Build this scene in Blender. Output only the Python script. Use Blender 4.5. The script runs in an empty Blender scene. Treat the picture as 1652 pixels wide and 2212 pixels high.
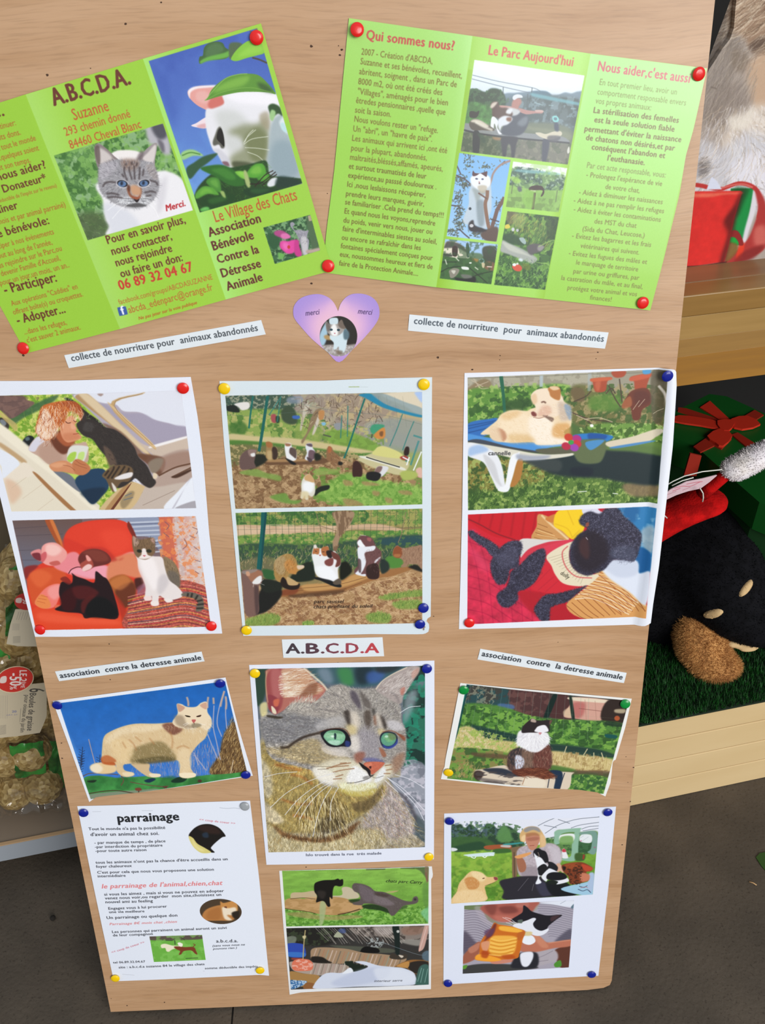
import bpy, bmesh, math, random
import numpy as np
from mathutils import Vector, Matrix

# ------------------------------------------------------------------ geometry of the place
# The notice board leans back 14 degrees on the floor; the phone looks down at it.
FPX = 2000.0
LEAN = math.radians(14)
_d = np.array([122, 4554, FPX]); _d /= np.linalg.norm(_d)              # down the board, in camera axes
_r = np.array([1, -.0375, -(122 - .0375 * 4554) / FPX]); _r /= np.linalg.norm(_r)
_n = np.cross(_r, _d)
_dn = math.cos(LEAN) * _d + math.sin(LEAN) * _n
_h = math.cos(LEAN) * _n - math.sin(LEAN) * _d
WM = np.array([_r, _h, -_dn])                                           # camera axes -> world axes
CAM = -WM @ (np.array([780 - 826, 2163 - 1106, FPX]) / FPX * 1.28)
RIGHT = np.array([1., 0, 0]); UPB = np.array([0, math.sin(LEAN), math.cos(LEAN)])
NRM = np.array([0, -math.cos(LEAN), math.sin(LEAN)])                    # out of the board, to the viewer


def ray(x, y):
    return WM @ np.array([x - 826., y - 1106., FPX])


def on_z(x, y, z=0.0):
    v = ray(x, y); return CAM + v * ((z - CAM[2]) / v[2])


FIXA = math.radians(10.28)                                              # the shop display stands at this angle
FD = np.array([math.cos(FIXA), math.sin(FIXA), 0]); FN = np.array([-math.sin(FIXA), math.cos(FIXA), 0])
FB = on_z(1360, 1742, -.0044)


def on_fix(x, y, off=0.0):
    v = ray(x, y); return CAM + v * (((FB + FN * off - CAM) @ FN) / (v @ FN))


def uv_board(x, y):
    """measured photo point -> metres on the board (vectorised)"""
    x = np.asarray(x, float); y = np.asarray(y, float)
    v = np.stack([x - 826, y - 1106, np.full_like(x, FPX)], -1) @ WM.T
    t = -(CAM @ NRM) / (v @ NRM)
    p = CAM + v * t[..., None]
    return p @ RIGHT, p @ UPB
# ------------------------------------------------------------------ camera, world, lights
sc = bpy.context.scene
COL = sc.collection
cam_d = bpy.data.cameras.new('camera'); cam = bpy.data.objects.new('camera', cam_d); COL.objects.link(cam)
cam_d.sensor_fit = 'VERTICAL'; cam_d.sensor_height = 24.0; cam_d.lens = 24.0 * FPX / 2212
cam_d.clip_start = .02
_m = Matrix([[WM[i][0], -WM[i][1], -WM[i][2], CAM[i]] for i in range(3)] + [[0, 0, 0, 1]])
cam.matrix_world = _m
sc.camera = cam

w = bpy.data.worlds.new('world'); sc.world = w; w.use_nodes = True
nt = w.node_tree; nt.nodes.clear()
out = nt.nodes.new('ShaderNodeOutputWorld'); bg = nt.nodes.new('ShaderNodeBackground')
tc = nt.nodes.new('ShaderNodeTexCoord'); sep = nt.nodes.new('ShaderNodeSeparateXYZ')
mr = nt.nodes.new('ShaderNodeMapRange'); mr.inputs[1].default_value = -.3; mr.inputs[2].default_value = .9
rp = nt.nodes.new('ShaderNodeValToRGB')
rp.color_ramp.elements[0].color = (.22, .20, .18, 1); rp.color_ramp.elements[1].color = (.80, .90, 1.0, 1)
_e = rp.color_ramp.elements.new(.25); _e.color = (.62, .62, .60, 1)
nt.links.new(tc.outputs['Generated'], sep.inputs[0]); nt.links.new(sep.outputs[2], mr.inputs[0])
nt.links.new(mr.outputs[0], rp.inputs[0]); nt.links.new(rp.outputs[0], bg.inputs[0]); nt.links.new(bg.outputs[0], out.inputs[0])
bg.inputs[1].default_value = .66


def area(name, loc, target, sx, sy, power, col=(1, 1, 1)):
    l = bpy.data.lights.new(name, 'AREA'); l.shape = 'RECTANGLE'; l.size = sx; l.size_y = sy
    l.energy = power; l.color = col
    o = bpy.data.objects.new(name, l); COL.objects.link(o); o.location = loc
    o.rotation_euler = (Vector(target) - Vector(loc)).to_track_quat('-Z', 'Y').to_euler()
    return o


# daylight from the open shop front, high behind the viewer's right shoulder
area('daylight', (3.0, -4.8, 3.1), (0, .1, .6), 3.8, 2.8, 340, (1.0, .985, .96))
sc.view_settings.view_transform = 'Standard'; sc.view_settings.look = 'None'
sc.view_settings.gamma = 1.0; sc.view_settings.use_curve_mapping = False
sc.view_settings.exposure = 0.0
# ------------------------------------------------------------------ the printer: flat prints painted in numpy, in board metres
def hexc(c):
    if isinstance(c, str):
        return np.array([int(c[i:i + 2], 16) for i in (0, 2, 4)], np.float32)
    return np.array(c, np.float32)


def pts(s):
    if isinstance(s, str):
        a = np.array([float(t) for t in s.split()])
        return a.reshape(-1, 2)
    return np.asarray(s, float).reshape(-1, 2)


def smooth(p, closed=True, k=5):
    n = len(p)
    if n < 3: return p
    if closed:
        p0, p1, p2, p3 = np.roll(p, 1, 0), p, np.roll(p, -1, 0), np.roll(p, -2, 0)
    else:
        e = np.vstack([2 * p[0] - p[1], p, 2 * p[-1] - p[-2]])
        p0, p1, p2, p3 = e[:-3], e[1:-2], e[2:-1], e[3:]
    o = []
    for i in range(k):
        t = i / k
        o.append(.5 * (2 * p1 + (p2 - p0) * t + (2 * p0 - 5 * p1 + 4 * p2 - p3) * t * t + (3 * p1 - p0 - 3 * p2 + p3) * t ** 3))
    o = np.stack(o, 1).reshape(-1, 2)
    return o if closed else np.vstack([o, p[-1:]])


def box1(a, r, ax):
    if r < 1: return a
    n = a.shape[ax]
    c = np.cumsum(np.concatenate([np.zeros_like(np.take(a, [0], ax)), a], ax), ax, dtype=np.float64)
    i = np.arange(n); lo = np.clip(i - r, 0, n); hi = np.clip(i + r + 1, 0, n)
    sh = [1] * a.ndim; sh[ax] = n
    return ((np.take(c, hi, ax) - np.take(c, lo, ax)) / (2 * r + 1)).astype(np.float32)


def blur(a, r):
    r = int(round(r))
    if r < 1: return a
    for _ in range(2):
        a = box1(box1(a, r, 0), r, 1)
    return a


_NC = {}


def vnoise(h, w, s, seed=0, oct=3):
    key = (h, w, round(s, 2), seed, oct)
    if key in _NC: return _NC[key]
    rng = np.random.RandomState(seed + 77)
    o = np.zeros((h, w), np.float32); amp = 1.; tot = 0
    for _ in range(oct):
        s1 = max(s, 1.0)
        gh, gw = int(h / s1) + 3, int(w / s1) + 3
        g = rng.rand(gh, gw).astype(np.float32)
        y = np.arange(h) / s1; x = np.arange(w) / s1
        yi = y.astype(int); xi = x.astype(int)
        fy = (y - yi)[:, None]; fx = (x - xi)[None, :]
        fy = fy * fy * (3 - 2 * fy); fx = fx * fx * (3 - 2 * fx)
        r0 = g[yi][:, xi] * (1 - fx) + g[yi][:, xi + 1] * fx
        r1 = g[yi + 1][:, xi] * (1 - fx) + g[yi + 1][:, xi + 1] * fx
        o += amp * (r0 * (1 - fy) + r1 * fy); tot += amp
        amp *= .55; s *= .5
    o /= tot
    o = (o - o.mean()) / (o.std() + 1e-6) * .18 + .5
    _NC[key] = o
    return o


class Canvas:
    def __init__(self, outline, ppm=2300, base='ffffff', tf=uv_board, pad=.004):
        q = pts(outline); self.tf = tf
        u, v = tf(q[:, 0], q[:, 1])
        self.u0, self.u1, self.v0, self.v1 = u.min() - pad, u.max() + pad, v.min() - pad, v.max() + pad
        self.ppm = ppm
        self.W = int((self.u1 - self.u0) * ppm); self.H_ = int((self.v1 - self.v0) * ppm)
        self.img = np.empty((self.H_, self.W, 3), np.float32); self.img[:] = hexc(base)
        self.ox = self.oy = 0.; self.k = 1.; self.cm = None
        cx, cy = q[:, 0].mean(), q[:, 1].mean()
        a = self.tr(np.array([[cx, cy], [cx + 10, cy]])); self.sc = np.linalg.norm(a[1] - a[0]) / 10   # raster px per photo px
        self.seed = 1

    def view(self, ox, oy, k): self.ox, self.oy, self.k = ox, oy, k

    def tr(self, p):
        p = np.asarray(p, float)
        u, v = self.tf(self.ox + p[:, 0] / self.k, self.oy + p[:, 1] / self.k)
        return np.stack([(u - self.u0) * self.ppm, (self.v1 - v) * self.ppm], -1)

    def ls(self, l): return l / self.k * self.sc            # length in view units -> raster px

    def cover(self, edges, bb):
        """exact-x antialiased signed coverage; edges (n,4) raster"""
        x0, y0, x1, y1 = bb; h, w = y1 - y0, x1 - x0
        SS = 4
        e = edges.copy(); e[:, [0, 2]] -= x0; e[:, [1, 3]] = (e[:, [1, 3]] - y0) * SS
        sgn = np.where(e[:, 3] > e[:, 1], 1., -1.)
        sw = e[:, 3] < e[:, 1]; e[sw] = e[sw][:, [2, 3, 0, 1]]
        ya = np.ceil(e[:, 1] - .5).astype(int); yb = np.ceil(e[:, 3] - .5).astype(int)
        ya = np.clip(ya, 0, h * SS); yb = np.clip(yb, 0, h * SS)
        n = np.maximum(yb - ya, 0); m = n > 0
        if not m.any(): return np.zeros((h, w), np.float32)
        e, sgn, ya, n = e[m], sgn[m], ya[m], n[m]
        idx = np.repeat(np.arange(len(n)), n)
        st = np.cumsum(n) - n
        rows = np.arange(n.sum()) - np.repeat(st, n) + ya[idx]
        t = (rows + .5 - e[idx, 1]) / (e[idx, 3] - e[idx, 1])
        x = np.clip(e[idx, 0] + t * (e[idx, 2] - e[idx, 0]), 0, w - 1e-3)
        xi = x.astype(int); fr = x - xi
        acc = np.zeros(h * (w + 2), np.float64); rr = rows // SS
        s = sgn[idx] / SS
        acc += np.bincount(rr * (w + 2) + xi, s * (1 - fr), h * (w + 2))
        acc += np.bincount(rr * (w + 2) + xi + 1, s * fr, h * (w + 2))
        return np.clip(np.abs(np.cumsum(acc.reshape(h, w + 2), 1)[:, :w]), 0, 1).astype(np.float32)

    def mask(self, p=None, f=0, s=1, closed=True):
        """-> (mask, bbox)"""
        if p is None:
            m = np.ones((self.H_, self.W), np.float32); bb = (0, 0, self.W, self.H_)
        else:
            q = pts(p)
            if s: q = smooth(q)
            q = self.tr(q); fr = self.ls(f) * .7 if f else 0
            return self.rmask(q, fr)
        if self.cm is not None: m = m * self.cm
        return m, bb

    def rmask(self, q, fr=0):
        pad = int(fr * 2 + 2)
        x0 = max(0, int(q[:, 0].min()) - pad); x1 = min(self.W, int(q[:, 0].max()) + pad + 2)
        y0 = max(0, int(q[:, 1].min()) - pad); y1 = min(self.H_, int(q[:, 1].max()) + pad + 2)
        if x1 <= x0 or y1 <= y0: return None, None
        bb = (x0, y0, x1, y1)
        m = self.cover(np.hstack([q, np.roll(q, -1, 0)]), bb)
        if fr >= .7: m = blur(m, fr)
        if self.cm is not None: m = m * self.cm[y0:y1, x0:x1]
        return m, bb

    def put(self, m, bb, col, a=1.):
        if m is None: return
        x0, y0, x1, y1 = bb
        r = self.img[y0:y1, x0:x1]; mm = (m * a)[..., None]
        r += (hexc(col) if not isinstance(col, np.ndarray) else col) * mm - r * mm

    def clip(self, p=None, s=0):
        self.cm = None
        if p is not None:
            m, bb = self.mask(p, 0, s)
            self.cm = np.zeros((self.H_, self.W), np.float32); x0, y0, x1, y1 = bb
            self.cm[y0:y1, x0:x1] = m

    def P(self, p, col, f=1.5, a=1., s=1):
        m, bb = self.mask(p, f, s); self.put(m, bb, col, a)

    def R(self, p, col, a=1.): self.P(p, col, 0, a, 0)

    def E(self, cx, cy, rx, ry, ang, col, f=1.5, a=1.):
        t = np.linspace(0, 2 * np.pi, 28, endpoint=False); c, s = math.cos(math.radians(ang)), math.sin(math.radians(ang))
        x = rx * np.cos(t); y = ry * np.sin(t)
        self.P(np.stack([cx + x * c - y * s, cy + x * s + y * c], -1), col, f, a, 0)

    def L(self, p, w, col, a=1., f=.8, s=1, taper=False):
        q = pts(p)
        if s and len(q) > 2: q = smooth(q, False)
        q = self.tr(q); wd = self.ls(w) / 2
        al = a
        if wd < .5: al = a * max(wd / .5, .25); wd = .5
        t = np.gradient(q, axis=0); t /= np.linalg.norm(t, axis=1)[:, None] + 1e-9
        nn = np.stack([-t[:, 1], t[:, 0]], -1)
        ws = np.full(len(q), wd)
        if taper: ws = np.linspace(wd, wd * .25, len(q))
        m, bb = self.rmask(np.vstack([q + nn * ws[:, None], (q - nn * ws[:, None])[::-1]]), self.ls(f) if f else 0)
        self.put(m, bb, col, al)

    def Ls(self, s, w, col, a=1., f=0):
        for l in s.split('/'): self.L(l, w, col, a, f)

    def G(self, p, p0, c0, p1, c1, f=0, s=0, a=1.):
        m, bb = self.mask(p, f, s)
        if m is None: return
        x0, y0, x1, y1 = bb
        q = self.tr(pts([p0, p1])); d = q[1] - q[0]
        X, Y = np.meshgrid(np.arange(x0, x1), np.arange(y0, y1))
        t = np.clip(((X - q[0, 0]) * d[0] + (Y - q[0, 1]) * d[1]) / (d @ d), 0, 1)[..., None]
        c = hexc(c0) * (1 - t) + hexc(c1) * t
        self.put(m, bb, c.astype(np.float32), a)

    def N(self, p, col, scale, thr=.5, soft=.08, a=.8, f=2, s=1, st=(1, 1), oct=3):
        """blotches of colour where noise passes a threshold"""
        m, bb = self.mask(p, f, s)
        if m is None: return
        self.seed += 1
        x0, y0, x1, y1 = bb; h, w = y1 - y0, x1 - x0
        sx, sy = st
        n = vnoise(int(h / sy) + 1, int(w / sx) + 1, max(1.2, self.ls(scale)), self.seed, oct)
        if st != (1, 1):
            n = n[(np.arange(h) / sy).astype(int)][:, (np.arange(w) / sx).astype(int)]
        n = n[:h, :w]
        self.put(m * np.clip((n - thr) / soft + .5, 0, 1), bb, col, a)

    def V(self, p, amp, scale, f=2, s=1, st=(1, 1)):
        """brightness variation"""
        m, bb = self.mask(p, f, s)
        if m is None: return
        self.seed += 1
        x0, y0, x1, y1 = bb; h, w = y1 - y0, x1 - x0; sx, sy = st
        n = vnoise(int(h / sy) + 1, int(w / sx) + 1, max(1.2, self.ls(scale)), self.seed, 3)
        n = n[(np.arange(h) / sy).astype(int)][:, (np.arange(w) / sx).astype(int)]
        self.img[y0:y1, x0:x1] *= 1 + ((n - .5) * 2 * amp * m)[..., None]

    def H(self, p, n, ln, ang, cols, a=.7, jit=25, w=1, f=0, s=1, curve=0):
        """n short strokes (fur, grass, straw) starting in a region; ang in degrees, 0 = right, 90 = down; ang may be f(x,y)"""
        m, bb = self.mask(p, f, s)
        if m is None: return
        self.seed += 1; rng = np.random.RandomState(self.seed)
        x0, y0, x1, y1 = bb
        X = rng.uniform(x0, x1, n * 3); Y = rng.uniform(y0, y1, n * 3)
        ok = m[(Y - y0).astype(int).clip(0, m.shape[0] - 1), (X - x0).astype(int).clip(0, m.shape[1] - 1)] > .5
        X, Y = X[ok][:n], Y[ok][:n]; k = len(X)
        if k == 0: return
        if callable(ang):
            # view coordinates by inverse of a local affine map
            c0 = self.tr(np.array([[0., 0], [100, 0], [0, 100]])); A = np.array([c0[1] - c0[0], c0[2] - c0[0]]).T / 100
            vv = np.linalg.solve(A, np.stack([X - c0[0, 0], Y - c0[0, 1]]))
            th = np.array([ang(a_, b_) for a_, b_ in vv.T], float)
        else: th = np.full(k, float(ang))
        th = np.radians(th + rng.uniform(-jit, jit, k))
        L = self.ls(ln) * rng.uniform(.5, 1.2, k)
        if isinstance(cols, str): cols = cols.split()
        C = np.array([hexc(c) for c in cols])[rng.randint(0, len(cols), k)]
        steps = max(2, int(self.ls(ln) * 1.2) + 1)
        A_ = a * rng.uniform(.5, 1, k)
        for i in range(steps):
            t = i / (steps - 1); tt = th + curve * t
            px = X + np.cos(tt) * L * t; py = Y + np.sin(tt) * L * t
            al = A_ * (1 - .6 * t)
            for ddx in range(int(max(1, round(self.ls(w))))):
                ix = (px + ddx * .7 * np.abs(np.sin(th))).astype(int); iy = (py + ddx * .7 * np.abs(np.cos(th))).astype(int)
                g = (ix >= 0) & (ix < self.W) & (iy >= 0) & (iy < self.H_)
                jx, jy, aa, cc = ix[g], iy[g], al[g], C[g]
                if self.cm is not None: aa = aa * self.cm[jy, jx]
                self.img[jy, jx] += (cc - self.img[jy, jx]) * aa[:, None]

    def T(self, s, p0, p1, col, bold=0, ital=0, k=1.0, em=None, a=1.):
        """a line of lettering from p0 to p1 along the baseline; k = tallness"""
        if textmesh is None: return
        tri, x0, x1 = textmesh(s, bold, ital)
        if tri is None: return
        q = self.tr(pts([p0, p1])); d = q[1] - q[0]; L = np.linalg.norm(d); e = d / L
        up = np.array([e[1], -e[0]])
        sx = L / (x1 - x0); sy = sx * k if em is None else self.ls(em)
        P = q[0] + ((tri[..., 0] - x0) * sx)[..., None] * e + (tri[..., 1] * sy)[..., None] * up
        E = np.concatenate([np.concatenate([P[:, i], P[:, (i + 1) % 3]], 1) for i in range(3)])
        xa, ya = P[..., 0].min(), P[..., 1].min(); xb, yb = P[..., 0].max(), P[..., 1].max()
        bb = (max(0, int(xa) - 4), max(0, int(ya) - 4), min(self.W, int(xb) + 5), min(self.H_, int(yb) + 5))
        if bb[2] <= bb[0] or bb[3] <= bb[1]: return
        m = self.cover(E, bb)
        if bold:                                              # heavier strokes: the letters smeared sideways and a little up
            w_ = .020 * bold * sx
            for ka, kb in ((-1, 0), (1, 0), (-.5, 0), (.5, 0), (0, .55), (0, -.55)):
                o_ = e * w_ * ka + up * w_ * kb
                m = np.maximum(m, self.cover(E + np.r_[o_, o_], bb))
        if self.cm is not None: m = m * self.cm[bb[1]:bb[3], bb[0]:bb[2]]
        self.put(m, bb, col, a)

    def rect_of(self, quad, f=0): self.clip(quad, 0)


textmesh = None
_TM = {}


def textmesh(s, bold, ital):
    """triangles of a line of lettering in em units"""
    key = (s, bold, ital)
    if key in _TM: return _TM[key]
    cu = bpy.data.curves.new('lettering', 'FONT'); cu.body = s; cu.size = 1; cu.resolution_u = 2
    cu.shear = .25 * ital
    if bold: cu.space_character = 1.0 + .035 * min(bold, 1.5)
    ob = bpy.data.objects.new('lettering', cu); COL.objects.link(ob)
    dg = bpy.context.evaluated_depsgraph_get()
    me = ob.evaluated_get(dg).to_mesh()
    me.calc_loop_triangles()
    n = len(me.loop_triangles)
    r = (None, 0, 1)
    if n:
        co = np.empty(len(me.vertices) * 3); me.vertices.foreach_get('co', co); co = co.reshape(-1, 3)[:, :2]
        ix = np.empty(n * 3, int); me.loop_triangles.foreach_get('vertices', ix)
        tri = co[ix].reshape(-1, 3, 2)
        ar = (tri[:, 1, 0] - tri[:, 0, 0]) * (tri[:, 2, 1] - tri[:, 0, 1]) - (tri[:, 1, 1] - tri[:, 0, 1]) * (tri[:, 2, 0] - tri[:, 0, 0])
        tri[ar < 0] = tri[ar < 0][:, ::-1]
        r = (tri, co[:, 0].min(), co[:, 0].max())
    ob.evaluated_get(dg).to_mesh_clear()
    bpy.data.objects.remove(ob); bpy.data.curves.remove(cu)
    _TM[key] = r
    return r
# ------------------------------------------------------------------ green leaflet, left
def pic_bro1():
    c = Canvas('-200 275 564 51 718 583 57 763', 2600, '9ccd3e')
    # each panel fades from pale (left) to full green: print plus painted fold light
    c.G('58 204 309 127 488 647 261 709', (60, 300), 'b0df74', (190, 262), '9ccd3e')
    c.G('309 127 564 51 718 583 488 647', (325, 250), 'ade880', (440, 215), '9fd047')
    c.view(0, 100, 3.933)
    BR, OR, RD = '6a3426', 'b0642a', 'b8472c'
    for s, a, b, d, e in [('..', 0, 597, 48, 588), ('nous aider?', -6, 1140, 405, 1030), (': Donateur*', -6, 1252, 410, 1140),
                          ('ainer', -12, 1418, 165, 1372), ('e bénévole:', -6, 1622, 430, 1502)]:
        c.T(s, (a, b), (d, e), BR, 1)
    for s, a, b, d, e in [('ntinuer:', -8, 708, 148, 668), ('tits dons.', -6, 800, 190, 748), ('t tout le monde', -4, 888, 320, 796), ('n,quelques soient', -10, 972, 346, 880),
                          ('et son temps.', 0, 1052, 275, 982), ('mois et par animal parrainé)', -6, 1512, 570, 1358), (' déductible de l\'impôt sur le revenu)', -10, 1328, 495, 1192)]:
        c.T(s, (a, b), (d, e), OR, .3, k=1.25)
    c.T('A.B.C.D.A.', (470, 505), (1115, 320), BR, 2, k=1.3)
    c.T('Suzanne', (640, 628), (935, 545), 'c05a2c', .3, k=1.35)
    c.T('293 chemin donné', (570, 760), (1115, 600), 'c05a2c', .3, k=1.25)
    c.T('84460 Cheval Blanc', (612, 870), (1208, 690), 'c05a2c', .3, k=1.25)
    # --- portrait of the grey and white cat
    q = '470 925 1385 655 1640 1390 755 1640'
    c.clip(q); c.R(q, '5b8a48')
    c.N(None, '3c6a2f', 90, .52, .2, .8); c.N(None, 'a4c795', 60, .62, .12, .7); c.N(None, '83b55c', 35, .6, .1, .7)
    c.P('640 1440 900 1420 1000 1620 740 1680', '4c5a3c', 30, .8)
    c.H('480 900 900 900 900 1600 700 1600', 260, 40, 30, 'a9d08a 6fa050 2f5a28', .5, 60, 3)
    c.P('1250 680 1390 650 1440 800 1450 900 1400 920 1340 840 1270 820', 'b7b4bd', 14)
    c.P('1290 670 1390 650 1420 760 1360 790 1310 740', '3b3b46', 14, .85); c.P('1340 790 1370 880 1400 900 1390 820', '5a5560', 10, .8)
    c.P('845 1150 880 1300 900 1450 935 1520 960 1600 1660 1400 1600 1210 1530 1110 1430 1060 1330 1060', 'eceaee', 8)
    c.P('880 1330 940 1540 960 1600 1200 1560 1100 1400', 'd6d8e2', 25, .8)
    c.P('1350 1200 1420 1100 1400 1320 1340 1420', 'd2cfd6', 20, .7)
    c.P('945 930 980 890 1070 878 1170 890 1230 930 1200 1010 960 1010', 'efe9e8', 5)
    c.P('812 845 850 826 915 870 975 930 1008 965 960 1010 850 1040 815 930', '8a7e7e', 3)          # left ear
    c.P('840 862 900 885 960 945 920 975 850 1000 828 920', 'cfc6c4', 8); c.P('815 850 850 850 860 960 850 1020 818 930', '5f504c', 6, .8)
    c.P('1180 960 1215 905 1270 850 1330 818 1334 870 1320 950 1310 1030 1240 1000', '9c9294', 3)
    c.P('1215 950 1260 900 1320 835 1325 890 1300 990 1250 985', 'd8cfcd', 7)
    c.P('1160 970 1190 900 1225 890 1200 970', '6a5c60', 8, .8)
    head = '850 1010 842 1150 868 1240 930 1300 1010 1345 1110 1372 1200 1370 1290 1320 1342 1240 1358 1160 1335 1080 1310 1000 1250 975 1180 965 1090 972 1000 958 920 985'
    c.P(head, '9c9a9f', 6)
    c.P('860 1010 960 975 1010 1000 960 1070 870 1130', 'b7b2ba', 12, .8); c.P('1240 1010 1310 1010 1345 1130 1290 1110', 'a59a98', 12, .8)
    c.P('1040 960 1180 965 1160 1040 1060 1040', '8a6f62', 14, .8)
    c.P('990 1290 1080 1360 1200 1370 1290 1300 1230 1260 1080 1270', 'd8dade', 14, .9)
    c.H(head, 1500, 26, lambda x, y: math.degrees(math.atan2(y - 1200, x - 1150)), 'd8d6dc 6c6a72 b4b1b8 55525a 8d8a90', .55, 20, 2)
    for l in ['1065 1020 1060 1060 1085 1140', '1100 1020 1105 1060 1125 1130', '1145 1010 1145 1060 1150 1130', '1190 1020 1190 1070 1185 1130', '1040 1080 1060 1110', '1225 1040 1215 1100', '1080 990 1070 1010', '1120 980 1125 1005', '1170 985 1160 1015',
              '880 1190 900 1160 940 1148 1000 1155', '1345 1180 1325 1150 1270 1135', '910 1250 960 1245 1020 1258', '920 1280 980 1275 1050 1285', '1230 1240 1290 1230 1330 1240', '1240 1270 1290 1262']:
        c.L(l, 13, '3e3335', .8, 3)
    c.L('1090 1200 1110 1260 1150 1290', 20, '8a4a2c', .9, 4); c.L('1195 1190 1200 1230 1190 1270', 16, '8a4a2c', .8, 4)
    c.P('1110 1190 1150 1175 1195 1200 1200 1250 1170 1265 1130 1255', 'c99a78', 9)
    c.P('1125 1265 1165 1275 1198 1265 1190 1290 1165 1305 1140 1290', '9a5236', 4)
    c.P('1140 1292 1168 1300 1190 1290 1178 1315 1165 1322 1152 1312', '22181a', 3)
    for x, y, r in [(1045, 1165, 1), (1228, 1162, 1)]:
        c.E(x, y, 54, 35, 12 if x < 1100 else -12, 'd6d4dc', 5, .9)
        c.E(x, y - 2, 46, 29, 14 if x < 1100 else -14, '23242c', 3); c.E(x - 2, y, 34, 25, 0, '5d7ba6', 3); c.E(x - 6, y - 4, 11, 18, 10, '1b2233', 4)
    c.P('1090 1170 1110 1190 1105 1235 1085 1200', '5a3020', 5, .9)
    c.P('1060 1345 1120 1335 1165 1325 1215 1335 1250 1350 1190 1362 1120 1362', '4c4a4c', 6, .9)
    c.Ls('1050 1290 1110 1290 1150 1300/1060 1310 1110 1312 1150 1310/1200 1295 1250 1290 1290 1300/1205 1310 1250 1312', 6, '4a4a50', .6)
    c.Ls('1090 1310 1000 1330 920 1390/1100 1330 1030 1380 960 1460/1230 1320 1310 1370 1350 1450/1240 1310 1330 1340', 4, 'ffffff', .7)
    c.T('Merci.', (1417, 1398), (1578, 1352), 'b82c34', 2, 1, k=1.1)
    c.clip()
    # --- white cat among leaves
    c.view(300, 40, 3.7545)
    q = '80 345 960 80 1325 1335 495 1570'
    c.clip(q); c.G(q, (500, 150), '4560b6', (450, 1400), '6f9fe0')
    c.P('100 350 400 250 520 640 380 560 300 900 200 700', '3f58ae', 40, .5); c.N(None, '5878c8', 160, .55, .3, .4)
    c.P('900 140 925 110 960 80 980 130 940 160', '7a6a5a', 4)
    c.L('920 318 980 335 1040 362', 12, '4a4640'); c.L('900 100 950 150', 10, '6a625c')
    c.P('495 310 520 300 530 240 570 200 630 188 680 200 700 235 735 260 738 300 690 330 560 340 500 368 488 345', '44663a', 3)
    c.P('540 290 570 220 640 200 690 250 640 290 560 310', '53764a', 12); c.P('500 345 560 312 690 280 738 262 735 305 680 325 560 345 505 366', '6cae48', 5)
    c.P('735 210 800 195 845 215 810 260 760 320 735 320', '54684a', 5); c.P('750 320 790 260 850 205 905 180 1010 190 1020 275 960 300 880 320 800 345 757 340', '86c440', 3)
    c.P('800 310 900 230 1000 220 1000 270 880 300', '9ad44e', 14, .8)
    # cat
    c.P('398 590 440 560 510 545 600 548 700 560 740 640 700 760 600 760 545 740 470 700 410 640', 'e6a39c', 3)
    c.P('400 590 440 556 520 545 620 540 640 552 560 560 470 570 420 600 415 650', 'f6eef4', 4)
    c.P('590 640 680 630 720 680 690 720 600 740 560 700', 'cf6a60', 12, .85); c.P('470 600 540 590 580 640 540 690 470 660', 'eab6b0', 12, .8)
    c.P('425 868 470 845 545 800 560 830 550 885 490 885', 'f2dfe6', 3); c.P('470 870 540 850 545 885 500 888', 'e0b0b4', 5)
    body = '545 740 600 730 690 690 680 620 760 590 900 580 1050 590 1120 620 1180 760 1340 1340 1150 1370 1010 1250 930 1170 850 1225 760 1215 690 1180 640 1100 600 1060 570 980 545 880'
    c.P(body, 'e9e8ee', 5)
    c.P('700 620 900 590 1100 620 1130 700 1000 700 800 680', 'f7f4fb', 20, .9)
    c.P('620 760 760 740 860 800 900 900 840 1050 760 1100 700 1030 660 900', 'c9ccc8', 35, .7)
    c.P('720 920 850 860 960 850 1040 800 1060 1000 1040 1180 940 1170 850 1225 760 1210 740 1120 850 1040 820 960', '8d9272', 28, .9)
    c.P('860 960 960 880 1040 960 1020 1140 930 1160 880 1060', '727a50', 25, .8); c.P('760 1160 860 1160 930 1180 860 1225 780 1215', '4c5238', 10, .9)
    c.P('980 780 1050 760 1060 900 1000 860', 'a59a80', 16, .7)
    c.P('1070 860 1130 780 1190 800 1220 940 1300 1200 1320 1330 1130 1330 1040 1220 1050 1060', 'a9b7bd', 14)
    c.P('1100 1000 1240 1010 1300 1240 1150 1300 1060 1180', '8fa3ad', 30, .8); c.P('1140 840 1180 800 1210 930 1170 900', 'dfe8ee', 8)
    c.P('600 1000 620 940 640 890 665 880 690 960 696 1040 670 1050 650 1020 610 1030', '4f4f44', 6, .9); c.P('632 960 645 905 668 890 688 950 693 1035 665 1010 640 985', '201d1a', 3)
    c.P('600 1060 660 1060 740 1150 700 1190 640 1100', 'c9c8d2', 12, .7); c.P('675 1160 720 1160 735 1195 700 1190', '7a5560', 5, .9)
    c.Ls('850 1010 880 960 950 900/850 1020 920 975 1050 955/860 1045 960 1050 1060 1065/880 1080 960 1110 1010 1150/860 1000 890 940 930 900', 5, 'e6eadc', .8)
    c.P('538 665 560 640 590 580 650 520 720 475 800 452 880 447 970 460 1040 520 1110 610 1050 600 930 594 800 600 650 632', '5f9438', 3)
    c.P('600 600 680 530 800 480 900 470 850 540 700 580', '83b84a', 16, .85); c.P('960 520 1040 540 1090 600 1000 580', '3b5a30', 14, .85)
    c.L('540 665 600 590 700 490 800 455 880 448', 5, '9fca70', .7); c.L('560 650 700 590 900 560 1080 600', 4, '8fbf58', .6)
    c.P('1050 710 1090 690 1145 720 1165 790 1130 770 1080 800 1060 760', '33502e', 4); c.P('1075 740 1110 760 1085 830 1060 800', '9fc88a', 5)
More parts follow.
